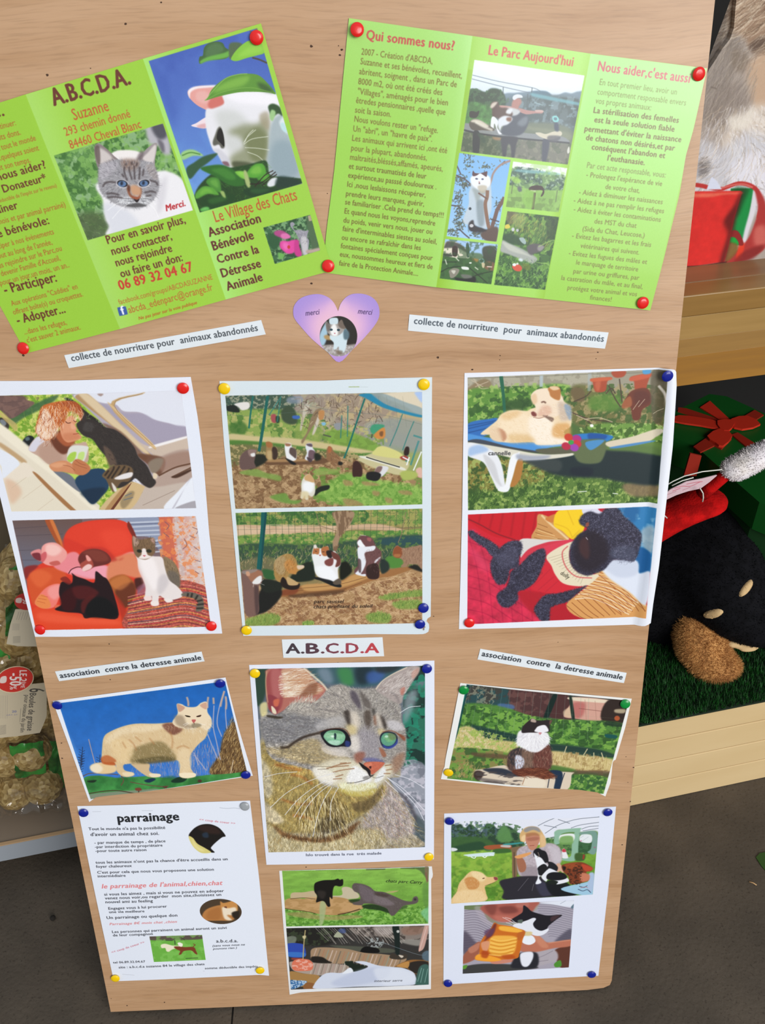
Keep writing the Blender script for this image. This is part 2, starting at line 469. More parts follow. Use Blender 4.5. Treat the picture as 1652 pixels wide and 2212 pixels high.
    c.P('1150 850 1180 850 1210 920 1165 905', 'bfe0e6', 5)
    # leaves below
    c.P('345 1090 400 1062 460 1068 525 1112 440 1112 355 1145', '9ccc84', 4); c.L('350 1110 420 1085 500 1100', 10, '5d9048')
    c.P('385 1215 450 1165 530 1115 640 1092 570 1160 490 1220 415 1300', '33583a', 4)
    low = '455 1420 560 1280 700 1220 900 1180 1030 1150 1060 1260 1130 1280 1330 1330 500 1575'
    c.P(low, '24451f', 6); c.H(low, 260, 60, 30, '3f7a2c 1a3518 5d9c3a 16301a', .5, 70, 4)
    for p, k1, k2 in [('500 1215 590 1188 680 1186 760 1220 840 1290 850 1350 740 1350 620 1280', '2f6a26', '4f9438'), ('545 1320 590 1285 650 1300 668 1380 660 1410 590 1370', '4a8a34', '79b84c'), ('460 1420 520 1360 600 1370 650 1430 560 1420 470 1460', '5ba038', '80c048'),
                      ('880 1240 940 1180 1010 1180 1030 1260 960 1290 880 1280', '57a234', '8cc850'), ('780 1240 860 1240 880 1300 830 1290', '7cc044', '9ad85c'), ('500 1480 600 1440 760 1420 760 1480 560 1540', '1f441e', '376e2c'),
                      ('860 1380 1000 1370 1140 1380 1000 1440 870 1430', '1c3d20', '2f6430'), ('500 1540 560 1525 570 1550 510 1562', '5cae50', '8cd07c'), ('960 1290 1040 1250 1060 1300 1000 1320', '4a9030', '6ab040')]:
        c.P(p, k1, 4); q_ = pts(p); ce = q_.mean(0); c.P(ce + (q_ - ce) * .55 - [0, 8], k2, 10, .55)
    c.P('850 1235 875 1240 905 1340 890 1370 865 1330', 'a8b878', 4); c.P('660 1400 690 1400 705 1450 680 1440', '9ab468', 4)
    c.Ls('900 1340 990 1330 1110 1240/940 1360 1020 1270 1090 1230/1000 1350 1060 1300 1120 1260', 7, '2a1c18', .9)
    c.P('1040 1340 1075 1295 1125 1290 1110 1345 1060 1362', 'dfe2e8', 5); c.P('1130 1280 1250 1290 1320 1335 1120 1370', '1e3430', 10, .8)
    c.clip()
    # right panel text and the small flower picture
    c.view(400, 400, 3.591)
    c.T('Le Village des Chats', (238, 285), (872, 108), 'c2552c', .2, k=1.55)
    for s, a, b, d, e in [('Association', 190, 398, 590, 282), ('Bénévole', 222, 503, 535, 412), ('Contre la', 258, 603, 575, 520), ('Détresse', 290, 712, 590, 630), ('Animale', 330, 815, 603, 735)]:
        c.T(s, (a, b), (d, e), '64302a', 1.6, k=1.15)
    q = '605 325 970 225 1045 500 695 607'
    c.clip(q); c.R(q, '3f6a45'); c.N(None, '28482e', 30, .5, .1, .8); c.N(None, '86b07c', 18, .6, .1, .8)
    c.P('640 390 700 360 740 420 700 500 650 470', '2f5a38', 8); c.P('940 260 975 240 1040 480 980 480', '4f6a4a', 8); c.R('950 235 972 228 985 270 960 275', 'b0a088')
    c.P('690 360 720 345 760 350 790 370 815 400 770 410 700 385', 'b04a86', 5); c.P('745 375 790 370 818 398 780 412 748 405', 'dd74b0', 4)
    c.P('815 290 835 282 850 300 835 315 850 345 880 340 930 350 955 345 945 400 960 430 945 530 915 535 890 440 860 370 820 320', '9a98a4', 3)
    c.P('900 400 940 400 950 530 920 530 905 470', 'c6c4c8', 5); c.H('850 340 955 345 955 430 890 440', 120, 12, 90, '66646e c8c6cc 807c84', .6, 40, 1)
    c.P('735 440 760 425 800 430 830 420 855 425 862 470 840 520 790 525 755 500 735 475', 'e0489f', 4); c.P('850 420 880 425 885 470 905 530 880 552 850 530 845 480', 'c83a8c', 4)
    c.P('760 440 800 450 790 500 760 480', 'f07ac0', 8, .7); c.E(803, 475, 11, 14, 0, 'c83a3a', 2); c.P('940 500 990 490 1045 480 1045 510 950 525', 'b8a498', 5)
    c.P('720 520 770 530 760 560 730 570', '6fae58', 4); c.P('780 560 860 560 840 590 780 580', '2a5236', 6)
    c.clip()
    c.view(0, 480, 3.933)
    for s, a, b, d, e in [('- Participer:', 50, 606, 492, 496), ('- Adopter...', 157, 862, 564, 760)]: c.T(s, (a, b), (d, e), BR, 1.4, k=1.25)
    for s, a, b, d, e in [('ciper à nos évènements', -4, 222, 470, 94), ('out au long de l\'année,', -6, 306, 456, 182), ('us rejoindre sur le Parc,ou', -2, 388, 537, 234), ('devenir Famille d\'Accueil,', 18, 455, 525, 316),
                          ('pour un jour,un mois, un an..', 8, 535, 600, 374), ('Aux opérations "Caddies" en', 104, 708, 670, 556), ('offrant boîte(s) ou croquettes.', 120, 782, 715, 620),
                          ('...dans les refuges,', 212, 950, 575, 862), ('c\'est sauver 2 animaux.', 236, 1020, 692, 903)]:
        c.T(s, (a, b), (d, e), OR, .3, k=1.28)
    for s, a, b, d, e in [('Pour en savoir plus,', 925, 178, 1580, 3), ('nous contacter,', 965, 272, 1466, 142), ('nous rejoindre', 1000, 368, 1468, 243), ('ou faire un don:', 1040, 462, 1556, 322)]:
        c.T(s, (a, b), (d, e), BR, 1.2, k=1.2)
    c.T('06 89 32 04 67', (1030, 567), (1645, 408), 'c83a2c', 1.5, k=1.15)
    c.T('facebook.com/groups/ABCDASUZANNE', (1022, 690), (1809, 480), 'b8682c', .1, k=1.3)
    c.T('abcda_edenparc@orange.fr', (1106, 765), (1812, 573), 'b8682c', .2, k=1.35)
    c.T('Ne pas jeter sur la voie publique', (1186, 822), (1677, 688), 'b8501e', .8, 1, k=1.05)
    c.P('1005 722 1012 714 1068 706 1076 712 1090 765 1084 774 1028 786 1020 780', '3c5aa4', 1.5); c.T('f', (1046, 776), (1072, 770), 'eef2fa', 2, k=1.1)
    return c
# ------------------------------------------------------------------ green leaflet, right
def pic_bro2():
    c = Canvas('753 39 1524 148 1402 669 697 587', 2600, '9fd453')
    c.G('753 39 1019 78 941 619 697 587', (880, 330), '9fd453', (985, 345), 'b2e98a')  # panel tones mix the printed gradient with light and shade painted at the folds
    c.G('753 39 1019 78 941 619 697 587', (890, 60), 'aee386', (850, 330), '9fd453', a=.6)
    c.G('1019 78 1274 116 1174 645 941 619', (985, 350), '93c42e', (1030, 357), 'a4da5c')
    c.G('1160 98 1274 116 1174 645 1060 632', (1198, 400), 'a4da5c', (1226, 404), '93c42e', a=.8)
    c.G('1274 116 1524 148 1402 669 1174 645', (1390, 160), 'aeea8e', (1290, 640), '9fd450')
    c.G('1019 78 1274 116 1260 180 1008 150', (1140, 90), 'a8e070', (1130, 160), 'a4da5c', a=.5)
    c.view(700, 30, 4.8588)
    TX, RD = '7d6a30', 'c8504a'
    c.T('Qui sommes nous?', (440, 268), (1352, 386), RD, 1.6, k=1.15)
    for s, a, b, d, e in [("2007 - Création d'ABCDA,", 388, 428, 1130, 528), ('Suzanne et ses bénévoles, recueillent,', 378, 528, 1435, 680), ('abritent, soignent , dans un Parc de', 365, 632, 1380, 772),
                          ('8000 m2, où ont été créés des', 355, 738, 1230, 855), ('"Villages", aménagés pour le bien', 350, 842, 1288, 962), ('êtredes pensionnaires ,quelle que', 332, 935, 1262, 1060),
                          ('soit la saison.', 322, 1035, 697, 1082), ('Nous voulons rester un "refuge.', 315, 1130, 1185, 1250), ('Un "abri", un "havre de paix".', 303, 1232, 1125, 1340),
                          ('Les animaux qui arrivent ici ,ont été', 292, 1330, 1280, 1460), ('pour la plupart, abandonnés,', 282, 1432, 1070, 1535), ('maltraités,bléssés,affamés, apeurés,', 270, 1528, 1235, 1650)]:
        c.T(s, (a, b), (d, e), TX, .5, em=84)
    c.view(700, 330, 5.507)
    for s, a, b, d, e in [('et surtout traumatisés de leur', 292, 185, 1205, 305), ('expérience,au passsé douloureux .', 283, 292, 1325, 430), ('Ici ,nous leslaissons récupérer,', 273, 400, 1198, 525),
                          ('prendre leurs marques, guérir,', 258, 510, 1180, 632), ('se familiariser .Cela prend du temps!!!', 247, 610, 1408, 765), ('Et quand nous les voyons,reprendre', 240, 718, 1310, 860),
                          ('du poids, venir vers nous, jouer ou', 227, 825, 1275, 960), ("faire d'interminables siestes au soleil,", 217, 925, 1330, 1078), ('ou encore se rafraîchir dans les', 207, 1030, 1140, 1150),
                          ('fontaines spécialement conçues pour', 195, 1130, 1280, 1270), ('eux, noussommes heureux et fiers de', 185, 1228, 1280, 1375), ('faire de la Protection Animale....', 175, 1335, 1110, 1455)]:
        c.T(s, (a, b), (d, e), '6f5a28', .5, em=90)
    c.view(1180, 110, 4.3474)
    c.T("Nous aider,c'est aussi", (472, 185), (1325, 300), 'd0606e', 1.5, k=1.25)
    for s, a, b, d, e in [('En tout premier lieu, avoir un', 488, 318, 1205, 412), ('comportement responsable envers', 468, 408, 1290, 513), ('vos propres animaux:', 450, 492, 968, 558), ('Par cet acte responsable, vous:', 370, 1095, 1100, 1187)]:
        c.T(s, (a, b), (d, e), '85904e', .4, em=74)
    for s, a, b, d, e in [('La stérilisation des femelles', 433, 580, 1222, 675), ('est la seule solution fiable', 440, 668, 1182, 758), ("permettant d'éviter la naissance", 350, 752, 1245, 855),
                          ('de chatons non désirés,et par', 362, 835, 1185, 935), ("conséquent l'abandon et", 415, 923, 1095, 1005), ("l'euthanasie.", 562, 1027, 907, 1070)]:
        c.T(s, (a, b), (d, e), '7a6a44', 1.3, em=72)
    c.view(1150, 370, 4.3474)
    for s, a, b, d, e in [("- Prolongez l'espérance de vie", 495, 50, 1198, 135), ('de votre chat,', 672, 162, 990, 200), ('- Aidez à diminuer les naissances', 427, 213, 1203, 305), ('- Aidez à ne pas remplir les refuges', 378, 290, 1215, 390),
                          ('- Aidez à éviter les contaminations', 378, 373, 1185, 470), ('des MST du chat', 570, 485, 960, 527), ('(Sida du Chat, Leucose,)', 460, 556, 1035, 618), ('- Evitez les bagarres et les frais', 362, 620, 1095, 705),
                          ('vétérinaires qui suivent.', 440, 713, 985, 777), ('- Evitez les fugues des mâles et', 332, 783, 1058, 865), ('le marquage de territoire', 400, 870, 975, 934), ('par urine ou griffures, par', 375, 952, 985, 1014),
                          ('la castration du mâle, et au final,', 262, 1015, 1018, 1097), ('protégez votre animal et vos', 320, 1106, 965, 1167), ('finances!', 528, 1198, 728, 1218)]:
        c.T(s, (a, b), (d, e), '7d7a3c', .5, em=66)
    # --- people and animals at a table
    c.view(930, 110, 4.8588)
    c.T("Le Parc Aujourd'hui", (597, 40), (1480, 162), 'cc4a44', 1.3, k=1.2)
    q = '450 95 1608 258 1430 1190 308 1048'
    c.clip(q); c.G(q, (1000, 150), 'e6eef5', (950, 480), 'd3e0ec'); c.P('500 130 900 160 1500 300 1300 360 800 300', 'f1f3f6', 40, .6)
    c.P('740 470 880 440 1000 430 1100 420 1200 425 1260 460 1330 460 1400 435 1470 445 1540 425 1600 450 1560 700 700 700', '6f8798', 5); c.P('1050 425 1200 425 1260 470 1200 480 1100 460', '4f7286', 8)
    c.P('700 520 1600 520 1450 950 600 900', '4f6264', 25); c.N('900 520 1600 520 1500 800 850 800', '3a4d4e', 60, .5, .15, .7); c.N('900 520 1600 500 1500 800 850 800', '7f98a2', 40, .63, .1, .6)
    c.P('390 420 470 400 560 430 620 395 700 400 760 450 780 560 700 600 380 560', '25402c', 8); c.N('390 400 780 420 760 590 380 560', '3e6440', 24, .58, .1, .8)
    c.P('380 545 600 570 660 620 640 800 340 800', '467a3c', 12); c.V('380 545 660 600 640 800 340 800', .25, 30)
    c.Ls('430 255 700 320 1050 385 1140 420/425 295 760 380 1010 435 1150 470', 6, '53616e', .8); c.Ls('752 380 750 450/1055 385 1050 430 1010 600/1010 450 1000 620', 8, '3c4c50', .8)
    c.P('1040 440 1130 455 1300 490 1560 545 1555 572 1400 545 1200 510 1060 475', '6ba8b4', 5, .85); c.Ls('1080 540 1170 570/1230 570 1280 572/1460 605 1520 608', 8, '9cc0c4', .7)
    c.P('700 760 1440 800 1440 1200 300 1100 330 850', '66715c', 10); c.P('330 860 760 900 740 1100 300 1060', '3f5238', 18, .9); c.P('880 780 1420 850 1440 940 1250 880', '7d8468', 14, .8); c.P('900 940 1440 980 1430 1190 880 1130', '6d6a5c', 20, .8)
    c.N('320 860 1440 960 1430 1190 300 1050', '8b8a70', 40, .6, .12, .5); c.N('320 860 1440 960 1430 1190 300 1050', '394a34', 50, .6, .12, .5)
    c.P('640 900 740 910 720 935 660 930', 'a8794e', 8, .8)
    c.P('345 765 400 760 640 810 900 850 1200 880 1380 900 1450 960 1300 955 900 910 540 870 340 820', '84898a', 4); c.L('340 828 540 872 900 915 1240 945 1450 965', 16, '23282c', .9, 2)
    c.P('440 850 505 860 495 1065 438 1060', '20262a', 4); c.P('1170 930 1240 945 1200 1160 1160 1150', '363c4a', 6); c.P('480 860 540 880 570 950 540 960 500 900', '2c4634', 6, .8)
    c.P('400 640 430 630 470 640 500 625 495 660 470 700 430 700 400 690', '26241f', 4)
    # standing person, legs and skirt
    c.P('740 900 900 905 890 980 870 1110 840 1115 830 1000 800 980 780 1105 750 1105 735 1000', '2c2e36', 5)
    c.P('830 660 880 630 960 640 1020 700 1010 780 960 860 880 890 760 880 730 840 780 740', '3c4450', 6); c.P('900 760 960 700 1010 690 1000 760 950 790', '727c84', 10, .8)
    c.P('690 575 760 572 860 590 850 620 760 610 700 600', 'c08c80', 4); c.P('920 600 1000 620 1100 630 1170 625 1160 655 1090 655 1000 665 930 640', 'b58078', 4)
    c.P('840 560 870 500 930 500 945 540 920 580 905 620 850 620', 'b0766a', 5); c.P('850 500 860 470 900 455 945 465 955 490 905 495 870 515', 'dde2e6', 4)
    c.P('780 600 860 600 930 630 900 670 840 680 780 660', 'c8cccd', 6); c.P('1090 620 1160 620 1175 640 1100 640', 'caa79c', 4)
    # brown and white dog
    c.P('620 560 650 530 700 535 720 590 800 600 850 650 830 700 740 745 690 700 640 690 635 620', '4b332b', 5); c.P('615 590 640 545 690 535 680 560 640 600', 'cfc2b4', 5)
    c.P('630 700 660 690 700 740 690 800 720 850 740 868 710 872 690 840 660 760 650 830 630 835 620 780', 'e8eaee', 4); c.P('700 720 760 680 830 690 850 720 800 770 740 790 720 830 700 790', 'dfe4ea', 5)
    c.P('790 700 840 700 830 740 790 730', '7a4c3a', 5); c.P('800 610 850 610 830 660 780 650', 'e2e5e8', 5)
    c.P('400 745 440 715 500 720 600 780 660 820 640 838 540 830 440 830 400 790', '51493f', 4); c.P('410 740 450 716 520 730 600 785 570 800 480 760', 'd0c9b8', 6); c.L('460 745 540 790 640 830', 22, 'e2ddd0', .8, 4)
    c.P('1090 860 1140 855 1200 870 1280 845 1350 840 1372 870 1340 900 1250 930 1150 905', 'd4cbb0', 4); c.P('1230 890 1340 890 1350 920 1290 960 1220 930', '4a4a50', 6, .8)
    c.P('1270 690 1310 680 1337 710 1325 745 1280 740', '7fd0cc', 4); c.P('1285 700 1315 700 1315 725 1290 725', '4f7480', 4); c.P('1290 760 1330 760 1335 840 1295 830', '2f3c50', 6)
    c.P('1425 1040 1445 1000 1450 1060 1430 1075', 'd8d8c8', 3); c.P('700 500 1430 600 1430 1180 750 1100', 'aebcd2', 60, .16)
    # --- cat in a tree
    c.view(930, 320, 5.329)
    q = '320 50 912 130 750 1070 175 1005'
    c.clip(q); c.G(q, (600, 100), '79b4e8', (450, 1050), '9cc8ee')
    rng = random.Random(5)
    for x, y, n, sx, sy in [(430, 150, 46, 60, 90), (340, 370, 60, 60, 60), (640, 210, 26, 60, 30), (310, 560, 60, 55, 60), (320, 720, 60, 50, 60), (330, 850, 70, 60, 50), (250, 950, 50, 60, 40), (760, 640, 22, 40, 60), (830, 160, 10, 40, 20), (560, 960, 90, 110, 50), (400, 430, 40, 50, 40), (700, 850, 20, 50, 50)]:
        for i in range(n):
            px, py = x + rng.gauss(0, sx * .6), y + rng.gauss(0, sy * .6); an = rng.uniform(0, 6.28); ll = rng.uniform(14, 34)
            c.L([(px, py), (px + math.cos(an) * ll, py + math.sin(an) * ll)], rng.uniform(6, 12), rng.choice(['2f3a3c', '44503e', '5c6648', '39444c', '6d6a58']), .85, 0)
    c.Ls('285 305 380 350 440 400 470 450/290 190 340 300/225 650 300 660 340 690/320 920 380 980 440 1030', 14, '47393c', .9)
    c.L('915 140 830 170 760 220 710 290 690 360 670 430', 22, '9c7f78', .95, 1); c.L('840 560 810 620 760 700 730 800 700 900 690 1060', 44, '6a4f48', 1, 2); c.L('680 810 780 840', 12, '47393c')
    c.P('455 350 480 310 520 290 600 300 660 320 680 400 690 520 690 700 650 800 640 900 610 925 560 900 480 880 400 870 365 830 390 740 430 640 430 520 450 440', 'bccbd8', 8)
    c.P('470 450 560 480 640 480 610 530 560 560 540 700 520 620 490 520', '95a0a0', 16, .85); c.P('520 620 600 600 610 760 600 880 540 870', '7f8f98', 16, .8)
    c.P('450 340 480 310 540 285 620 300 670 330 682 390 660 440 600 480 540 470 480 430 455 390', 'e9edf2', 5); c.P('535 430 600 420 640 440 620 500 570 510 540 470', 'b9b09c', 9, .8)
    c.P('480 255 500 280 545 285 600 275 640 262 640 300 630 325 590 300 560 285 520 310 485 318 470 300', '53303a', 3)
    c.E(520, 348, 16, 9, 8, '46486a', 2); c.E(588, 352, 14, 9, 0, '46486a', 2); c.P('540 380 560 384 552 398', 'b07a7a', 2); c.E(552, 402, 10, 6, 0, '5a4a50', 3)
    c.L('645 480 640 560 620 640 640 800 660 900 700 1020', 40, '84614e', 1, 2); c.L('540 510 600 550 640 580', 16, '6a4a40', 1, 1); c.P('580 960 760 900 740 1080 600 1040', '59463f', 8)
    c.P('430 860 480 820 500 880 600 920 640 940 560 960 440 940', '24222a', 6); c.E(462, 885, 24, 20, 0, 'c8c8cc', 3); c.E(445, 690, 16, 16, 0, '25303a', 3)
    # --- lawn with cat on a post
    q = '940 150 1565 228 1465 735 858 670'
    c.clip(q); c.R(q, '86b35a'); c.P('930 140 1580 220 1560 330 1300 300 930 230', 'e8f0ea', 8); c.P('920 230 1560 330 1520 470 1100 440 890 390', '4d6b5c', 8)
    c.N('930 210 1570 320 1540 480 900 420', 'a8c0b0', 22, .58, .1, .8); c.N('930 210 1570 320 1540 480 900 420', '324f48', 30, .55, .1, .8); c.P('1000 240 1440 280 1430 310 1000 270', '8cc4cc', 8, .7)
    c.N(q, '9cc86c', 50, .55, .2, .5); c.N('880 560 1500 600 1460 735 858 670', '6c8a4c', 40, .5, .2, .7); c.P('910 330 980 330 1030 380 960 400', '9ccc58', 10, .8); c.Ls('940 390 920 520/1450 480 1430 620/1010 430 1015 500', 12, '5c6a4c', .7)
    c.P('1120 465 1150 435 1220 425 1280 440 1300 500 1280 545 1258 550 1280 500 1270 480 1180 480 1130 480', '3a2c2c', 3); c.L('1140 482 1200 490', 10, 'ddd8c8', .9); c.L('1190 510 1165 700', 28, '4f4038', 1, 1); c.P('990 440 1030 440 1040 490 1000 490', '5a6468', 5); c.P('1070 500 1180 490 1170 690 1060 640', '86bc4c', 14, .6)
    # --- tent and cats on grass
    q = '160 1035 765 1100 690 1560 98 1490'
    c.clip(q); c.R(q, '3e6636'); c.P('150 1020 780 1090 760 1230 420 1210 150 1110', '9fc4ea', 6)
    c.P('140 1180 150 1090 220 1060 300 1080 400 1150 430 1220 410 1260 140 1230', 'e2dcc8', 4); c.P('150 1120 180 1065 250 1070 340 1100 410 1170 400 1190 300 1140 150 1140', '4a4a44', 5)
    c.P('245 1125 300 1130 295 1230 245 1225', '33221e', 3); c.P('150 1200 240 1215 230 1240 130 1230', '3a4438', 5)
    c.P('400 1100 430 1090 440 1230 410 1240', '30503c', 4); c.P('600 1130 720 1120 760 1180 740 1340 640 1340 590 1220', '3c4438', 8); c.P('440 1200 580 1210 570 1290 440 1240', '5c7a5c', 8); c.P('470 1260 540 1270 530 1300 480 1290', '9a7a3c', 5); c.P('620 1300 720 1310 720 1400 620 1380', '7a5a40', 6)
    c.Ls('330 1050 480 1110 600 1110/480 1080 560 1060 600 1110/690 1110 760 1180', 6, '7890a8', .7); c.E(580, 1290, 34, 28, 0, '8fb0b4', 3); c.E(580, 1290, 22, 18, 0, '4a6a5c', 3)
    c.N(q, '2d4f2c', 50, .6, .1, .6); c.Ls('100 1420 200 1370 340 1350/500 1460 600 1430 700 1410/440 1370 560 1470 650 1550/130 1300 300 1300', 10, '1e2c1e', .9)
    c.P('205 1400 260 1370 320 1385 310 1430 260 1480 220 1480 210 1440', '8a8678', 4); c.P('230 1400 280 1400 260 1440', 'cac8ba', 4); c.P('350 1355 420 1360 430 1390 360 1385', 'e4e8e4', 3); c.Ls('160 1270 180 1330/280 1250 320 1290/500 1360 540 1390', 12, 'd8dccc', .9); c.E(450, 1312, 16, 9, 0, 'e8ece4', 2); c.P('580 1310 615 1320 605 1370 585 1360', 'c8bc98', 3); c.L('640 1355 700 1360', 12, 'e8c8c0')
    c.P('275 1480 400 1490 500 1465 500 1540 350 1530 290 1510', '171d1c', 5); c.P('340 1445 440 1450 470 1480 380 1490', '6c7068', 6)
    # --- stone gutter, cat and red flower
    q = '875 720 1470 790 1310 1625 722 1565'
    c.clip(q); c.R(q, '3f6a34'); c.N(q, '27492c', 70, .5, .15, .8); c.N(q, '7fb24a', 40, .6, .1, .7)
    c.P('870 720 980 730 960 860 870 850', '7a6b50', 12, .7); c.P('950 750 1080 760 1060 900 960 900', '9aa464', 16, .7); c.H('950 740 1470 790 1430 1150 1000 1000', 420, 90, 115, '9cc25c 54803c b8b85c 3a6030 c0a04c', .6, 25, 5)
    c.P('1340 800 1470 790 1420 1050 1330 1000', '1f3c24', 14, .7); c.P('850 880 890 870 905 910 850 920', 'd8c84c', 4); c.E(940, 930, 18, 22, 0, 'c8ccd4', 3); c.E(990, 940, 16, 18, 0, 'b8bcc0', 3); c.P('820 980 1000 1000 1080 1100 960 1110 830 1060', '274a30', 12, .9)
    c.P('1010 1030 1060 1025 1090 1070 1080 1100 1040 1080', '9fb4b4', 4)
    c.P('815 1055 900 1090 1060 1160 1220 1265 1150 1330 1100 1300 900 1220 790 1170', 'a4aaa4', 5); c.P('815 1070 920 1110 1080 1200 1200 1270 1100 1230 900 1170', 'c4c8bc', 10, .8)
    c.P('1100 1130 1160 1095 1240 1100 1300 1130 1260 1180 1180 1210 1150 1225 1110 1190', '59565a', 5); c.P('1240 1110 1300 1130 1260 1180 1220 1160', '8f8c8c', 6)
    c.H('740 1250 1350 1330 1310 1625 722 1565', 700, 40, 100, '8cc05c 3c6c34 b4d88c 24482a 5c9040', .65, 60, 4)
    c.P('930 1350 1000 1330 1045 1370 1020 1410 960 1400', 'd4543c', 4); c.E(955, 1335, 22, 18, 0, 'e8ecec', 3); c.E(990, 1325, 14, 12, 0, 'e0e4e4', 3); c.E(1030, 1280, 28, 18, 20, 'd8e4ec', 5); c.P('1050 1320 1140 1340 1130 1400 1060 1380', '6a7a30', 8, .7)
    c.Ls('1210 1310 1360 1330/1230 1130 1380 1060 1430 1060/1300 1190 1340 1170', 9, 'a4cc6c', .7)
    c.clip()
    return c
# ------------------------------------------------------------------ white sheet, left: two photographs
def pic_left():
    c = Canvas('-66 823 412 814 480 1368 76 1375', 2900, 'e4e8f4')
    c.view(0, 800, 3.4417)
    q = '-126 190 1345 150 1458 1020 88 1045'
    c.clip(q); c.R(q, 'dfe0ea')
    # sunny grass seen through the doorway
    c.P('-140 180 540 170 640 260 800 420 900 900 700 1060 500 800 160 540 -20 380', 'a9c24a', 3); c.N('60 180 560 175 860 900 700 1050 100 480', 'd6d87c', 26, .52, .2, .8); c.N('60 180 560 175 860 900 700 1050 100 480', '6a9a2c', 30, .56, .15, .8)
    c.H('60 180 560 175 860 900 700 1050 100 480', 600, 26, -60, 'dfe08c 5a8a2c 8ab03c 3c6a24', .5, 60, 4)
    c.P('60 360 120 300 250 250 360 200 440 178 400 230 300 290 180 350 100 400', '3a6040', 8, .85)
    c.P('-130 185 150 185 200 215 260 240 180 300 90 355 40 320 0 290 -140 200', '7d6058', 3); c.N('-130 185 260 185 260 240 90 355 0 290', '5f4a48', 40, .5, .2, .5); c.Ls('0 240 160 230/60 300 220 250', 4, '5a4442', .5)
    c.P('0 350 30 350 65 370 70 420 50 440 0 380', '3a3430', 4); c.P('5 365 30 365 50 390 35 410 5 385', '7a8088', 3); c.P('0 300 60 345 130 400 120 450 70 400 0 330', 'c8b070', 5, .8)
    c.Ls('100 450 260 440/120 400 280 380/180 300 200 470/240 280 250 460', 3, '8a9440', .5)
    c.P('480 205 540 215 640 300 760 390 740 420 640 340 560 270', '2c2a26', 4); c.N('480 205 540 215 640 300 760 390 740 420 640 340', '8a9a70', 14, .6, .1, .8)
    c.P('170 520 210 482 250 490 260 530 220 570 180 545', '1c2024', 3); c.P('190 500 215 490 225 510 200 520', '5a6a70', 4)
    # white doors
    c.P('540 180 640 170 1460 140 1470 1030 960 1030 1060 880 900 560 760 390 640 270', 'b0a6b4', 3)
    c.P('600 172 1380 150 1385 412 1250 390 1130 360 1040 310 920 300 860 250 760 240 640 220', 'dfe1ec', 5)
    c.P('640 225 760 240 900 310 1060 320 1160 370 1300 405 1385 420 1395 480 1130 556 1100 500 900 400', 'a49cb0', 8)
    c.P('560 190 640 170 700 210 860 360 1010 520 1120 620 1130 640 1060 600 860 430 640 260', 'b08c64', 5); c.P('590 180 650 172 760 260 900 400 1100 600 1060 600 850 420', 'd9c3a0', 8)
    c.P('760 390 900 450 1060 610 1100 640 1060 660 920 520', '7a5a48', 6, .85); c.P('1130 560 1395 490 1400 580 1180 640 1120 610 1020 520', 'cbb8a8', 5); c.P('1130 556 1390 486 1392 500 1140 572', 'f0ecec', 4)
    c.P('820 258 1050 168 1056 176 850 262 1130 540 1120 560', 'c2a070', 3); c.P('840 262 1130 535 1122 556 830 270', 'd8b888', 3); c.L('1060 170 850 256 1135 552', 4, '8a6c4c', .7)
    c.P('1190 640 1400 590 1430 800 1380 830 1200 960 960 1030 1060 880 1180 780 1240 680', 'b39c90', 8); c.P('1020 620 1200 640 1230 700 1180 780 1100 700', '6a4430', 8, .9); c.P('1200 650 1400 600 1410 700 1300 720 1200 750', '9a7868', 12, .7)
    c.P('1100 690 1160 650 1215 660 1180 740 1130 760', '8a7a6a', 6); c.Ls('1180 780 1300 720 1420 690/1280 790 1360 750 1420 720', 12, '5a3a28', .8); c.P('1270 790 1310 775 1420 730 1420 745 1320 795', '4a3024', 3)
    c.P('760 1040 960 840 1060 860 1190 860 1380 830 1340 900 1230 1030', 'c4b4a8', 6); c.Ls('1060 1000 1300 890/960 1010 1060 900', 5, '8a7468', .6)
    c.P('1220 1026 1320 900 1430 790 1460 800 1460 1025', 'e8ebf4', 3); c.P('1280 1020 1400 830 1412 800 1300 1010', 'b8b4c0', 4, .8); c.P('1300 1022 1450 966 1462 1022', 'a8a4ac', 3)
    # door edge and threshold
    c.P('740 1040 900 860 960 820 1060 850 1070 880 960 1035', 'd0b486', 3); c.P('780 1035 920 860 960 850 880 960 830 1035', 'a87c50', 4, .8); c.P('900 960 960 900 1000 900 980 960 930 1020 900 1010', '7a6a50', 8, .6); c.Ls('930 930 980 910/920 960 990 940', 5, '4a6080', .8)
    c.P('820 1035 960 850 966 856 842 1035', '6a3a28', 2)
    # left door
    c.P('-140 380 0 400 200 560 460 800 740 1035 80 1050 20 800 -160 700', 'e4dac6', 3); c.P('-10 540 10 570 160 680 190 690 190 660 20 540', 'c0a078', 6); c.P('-140 560 0 580 150 690 30 800 0 690 -160 690', 'e4e8f2', 3)
    c.P('190 680 260 740 240 780 40 830 36 800 150 700', 'e8dccb', 5); c.P('40 810 120 830 165 900 130 960 80 980', 'dcb89c', 18, .8)
    c.P('250 760 280 765 400 880 560 1030 580 1040 530 1040 380 900', 'a4744a', 4); c.P('0 390 220 560 480 790 740 1035 690 1035 420 800 0 470', 'efe6d2', 6, .9)
    c.Ls('170 950 320 840/280 1040 400 950/90 870 200 790', 3, 'c8b49c', .7)
    # woman
    c.P('215 580 280 490 360 500 470 540 580 540 640 530 660 600 650 680 560 660 520 700 380 700 300 640', 'c4a494', 4); c.P('215 580 280 490 340 510 290 560 260 600', 'd8d4e0', 5); c.P('300 560 380 530 460 620 460 690 380 700 300 640', 'b4907e', 14, .7)
    c.P('380 480 480 440 520 540 540 580 470 620 400 560', '6a3a28', 8); c.P('420 470 520 440 560 520 540 550 490 560 440 520', 'a85a38', 8)
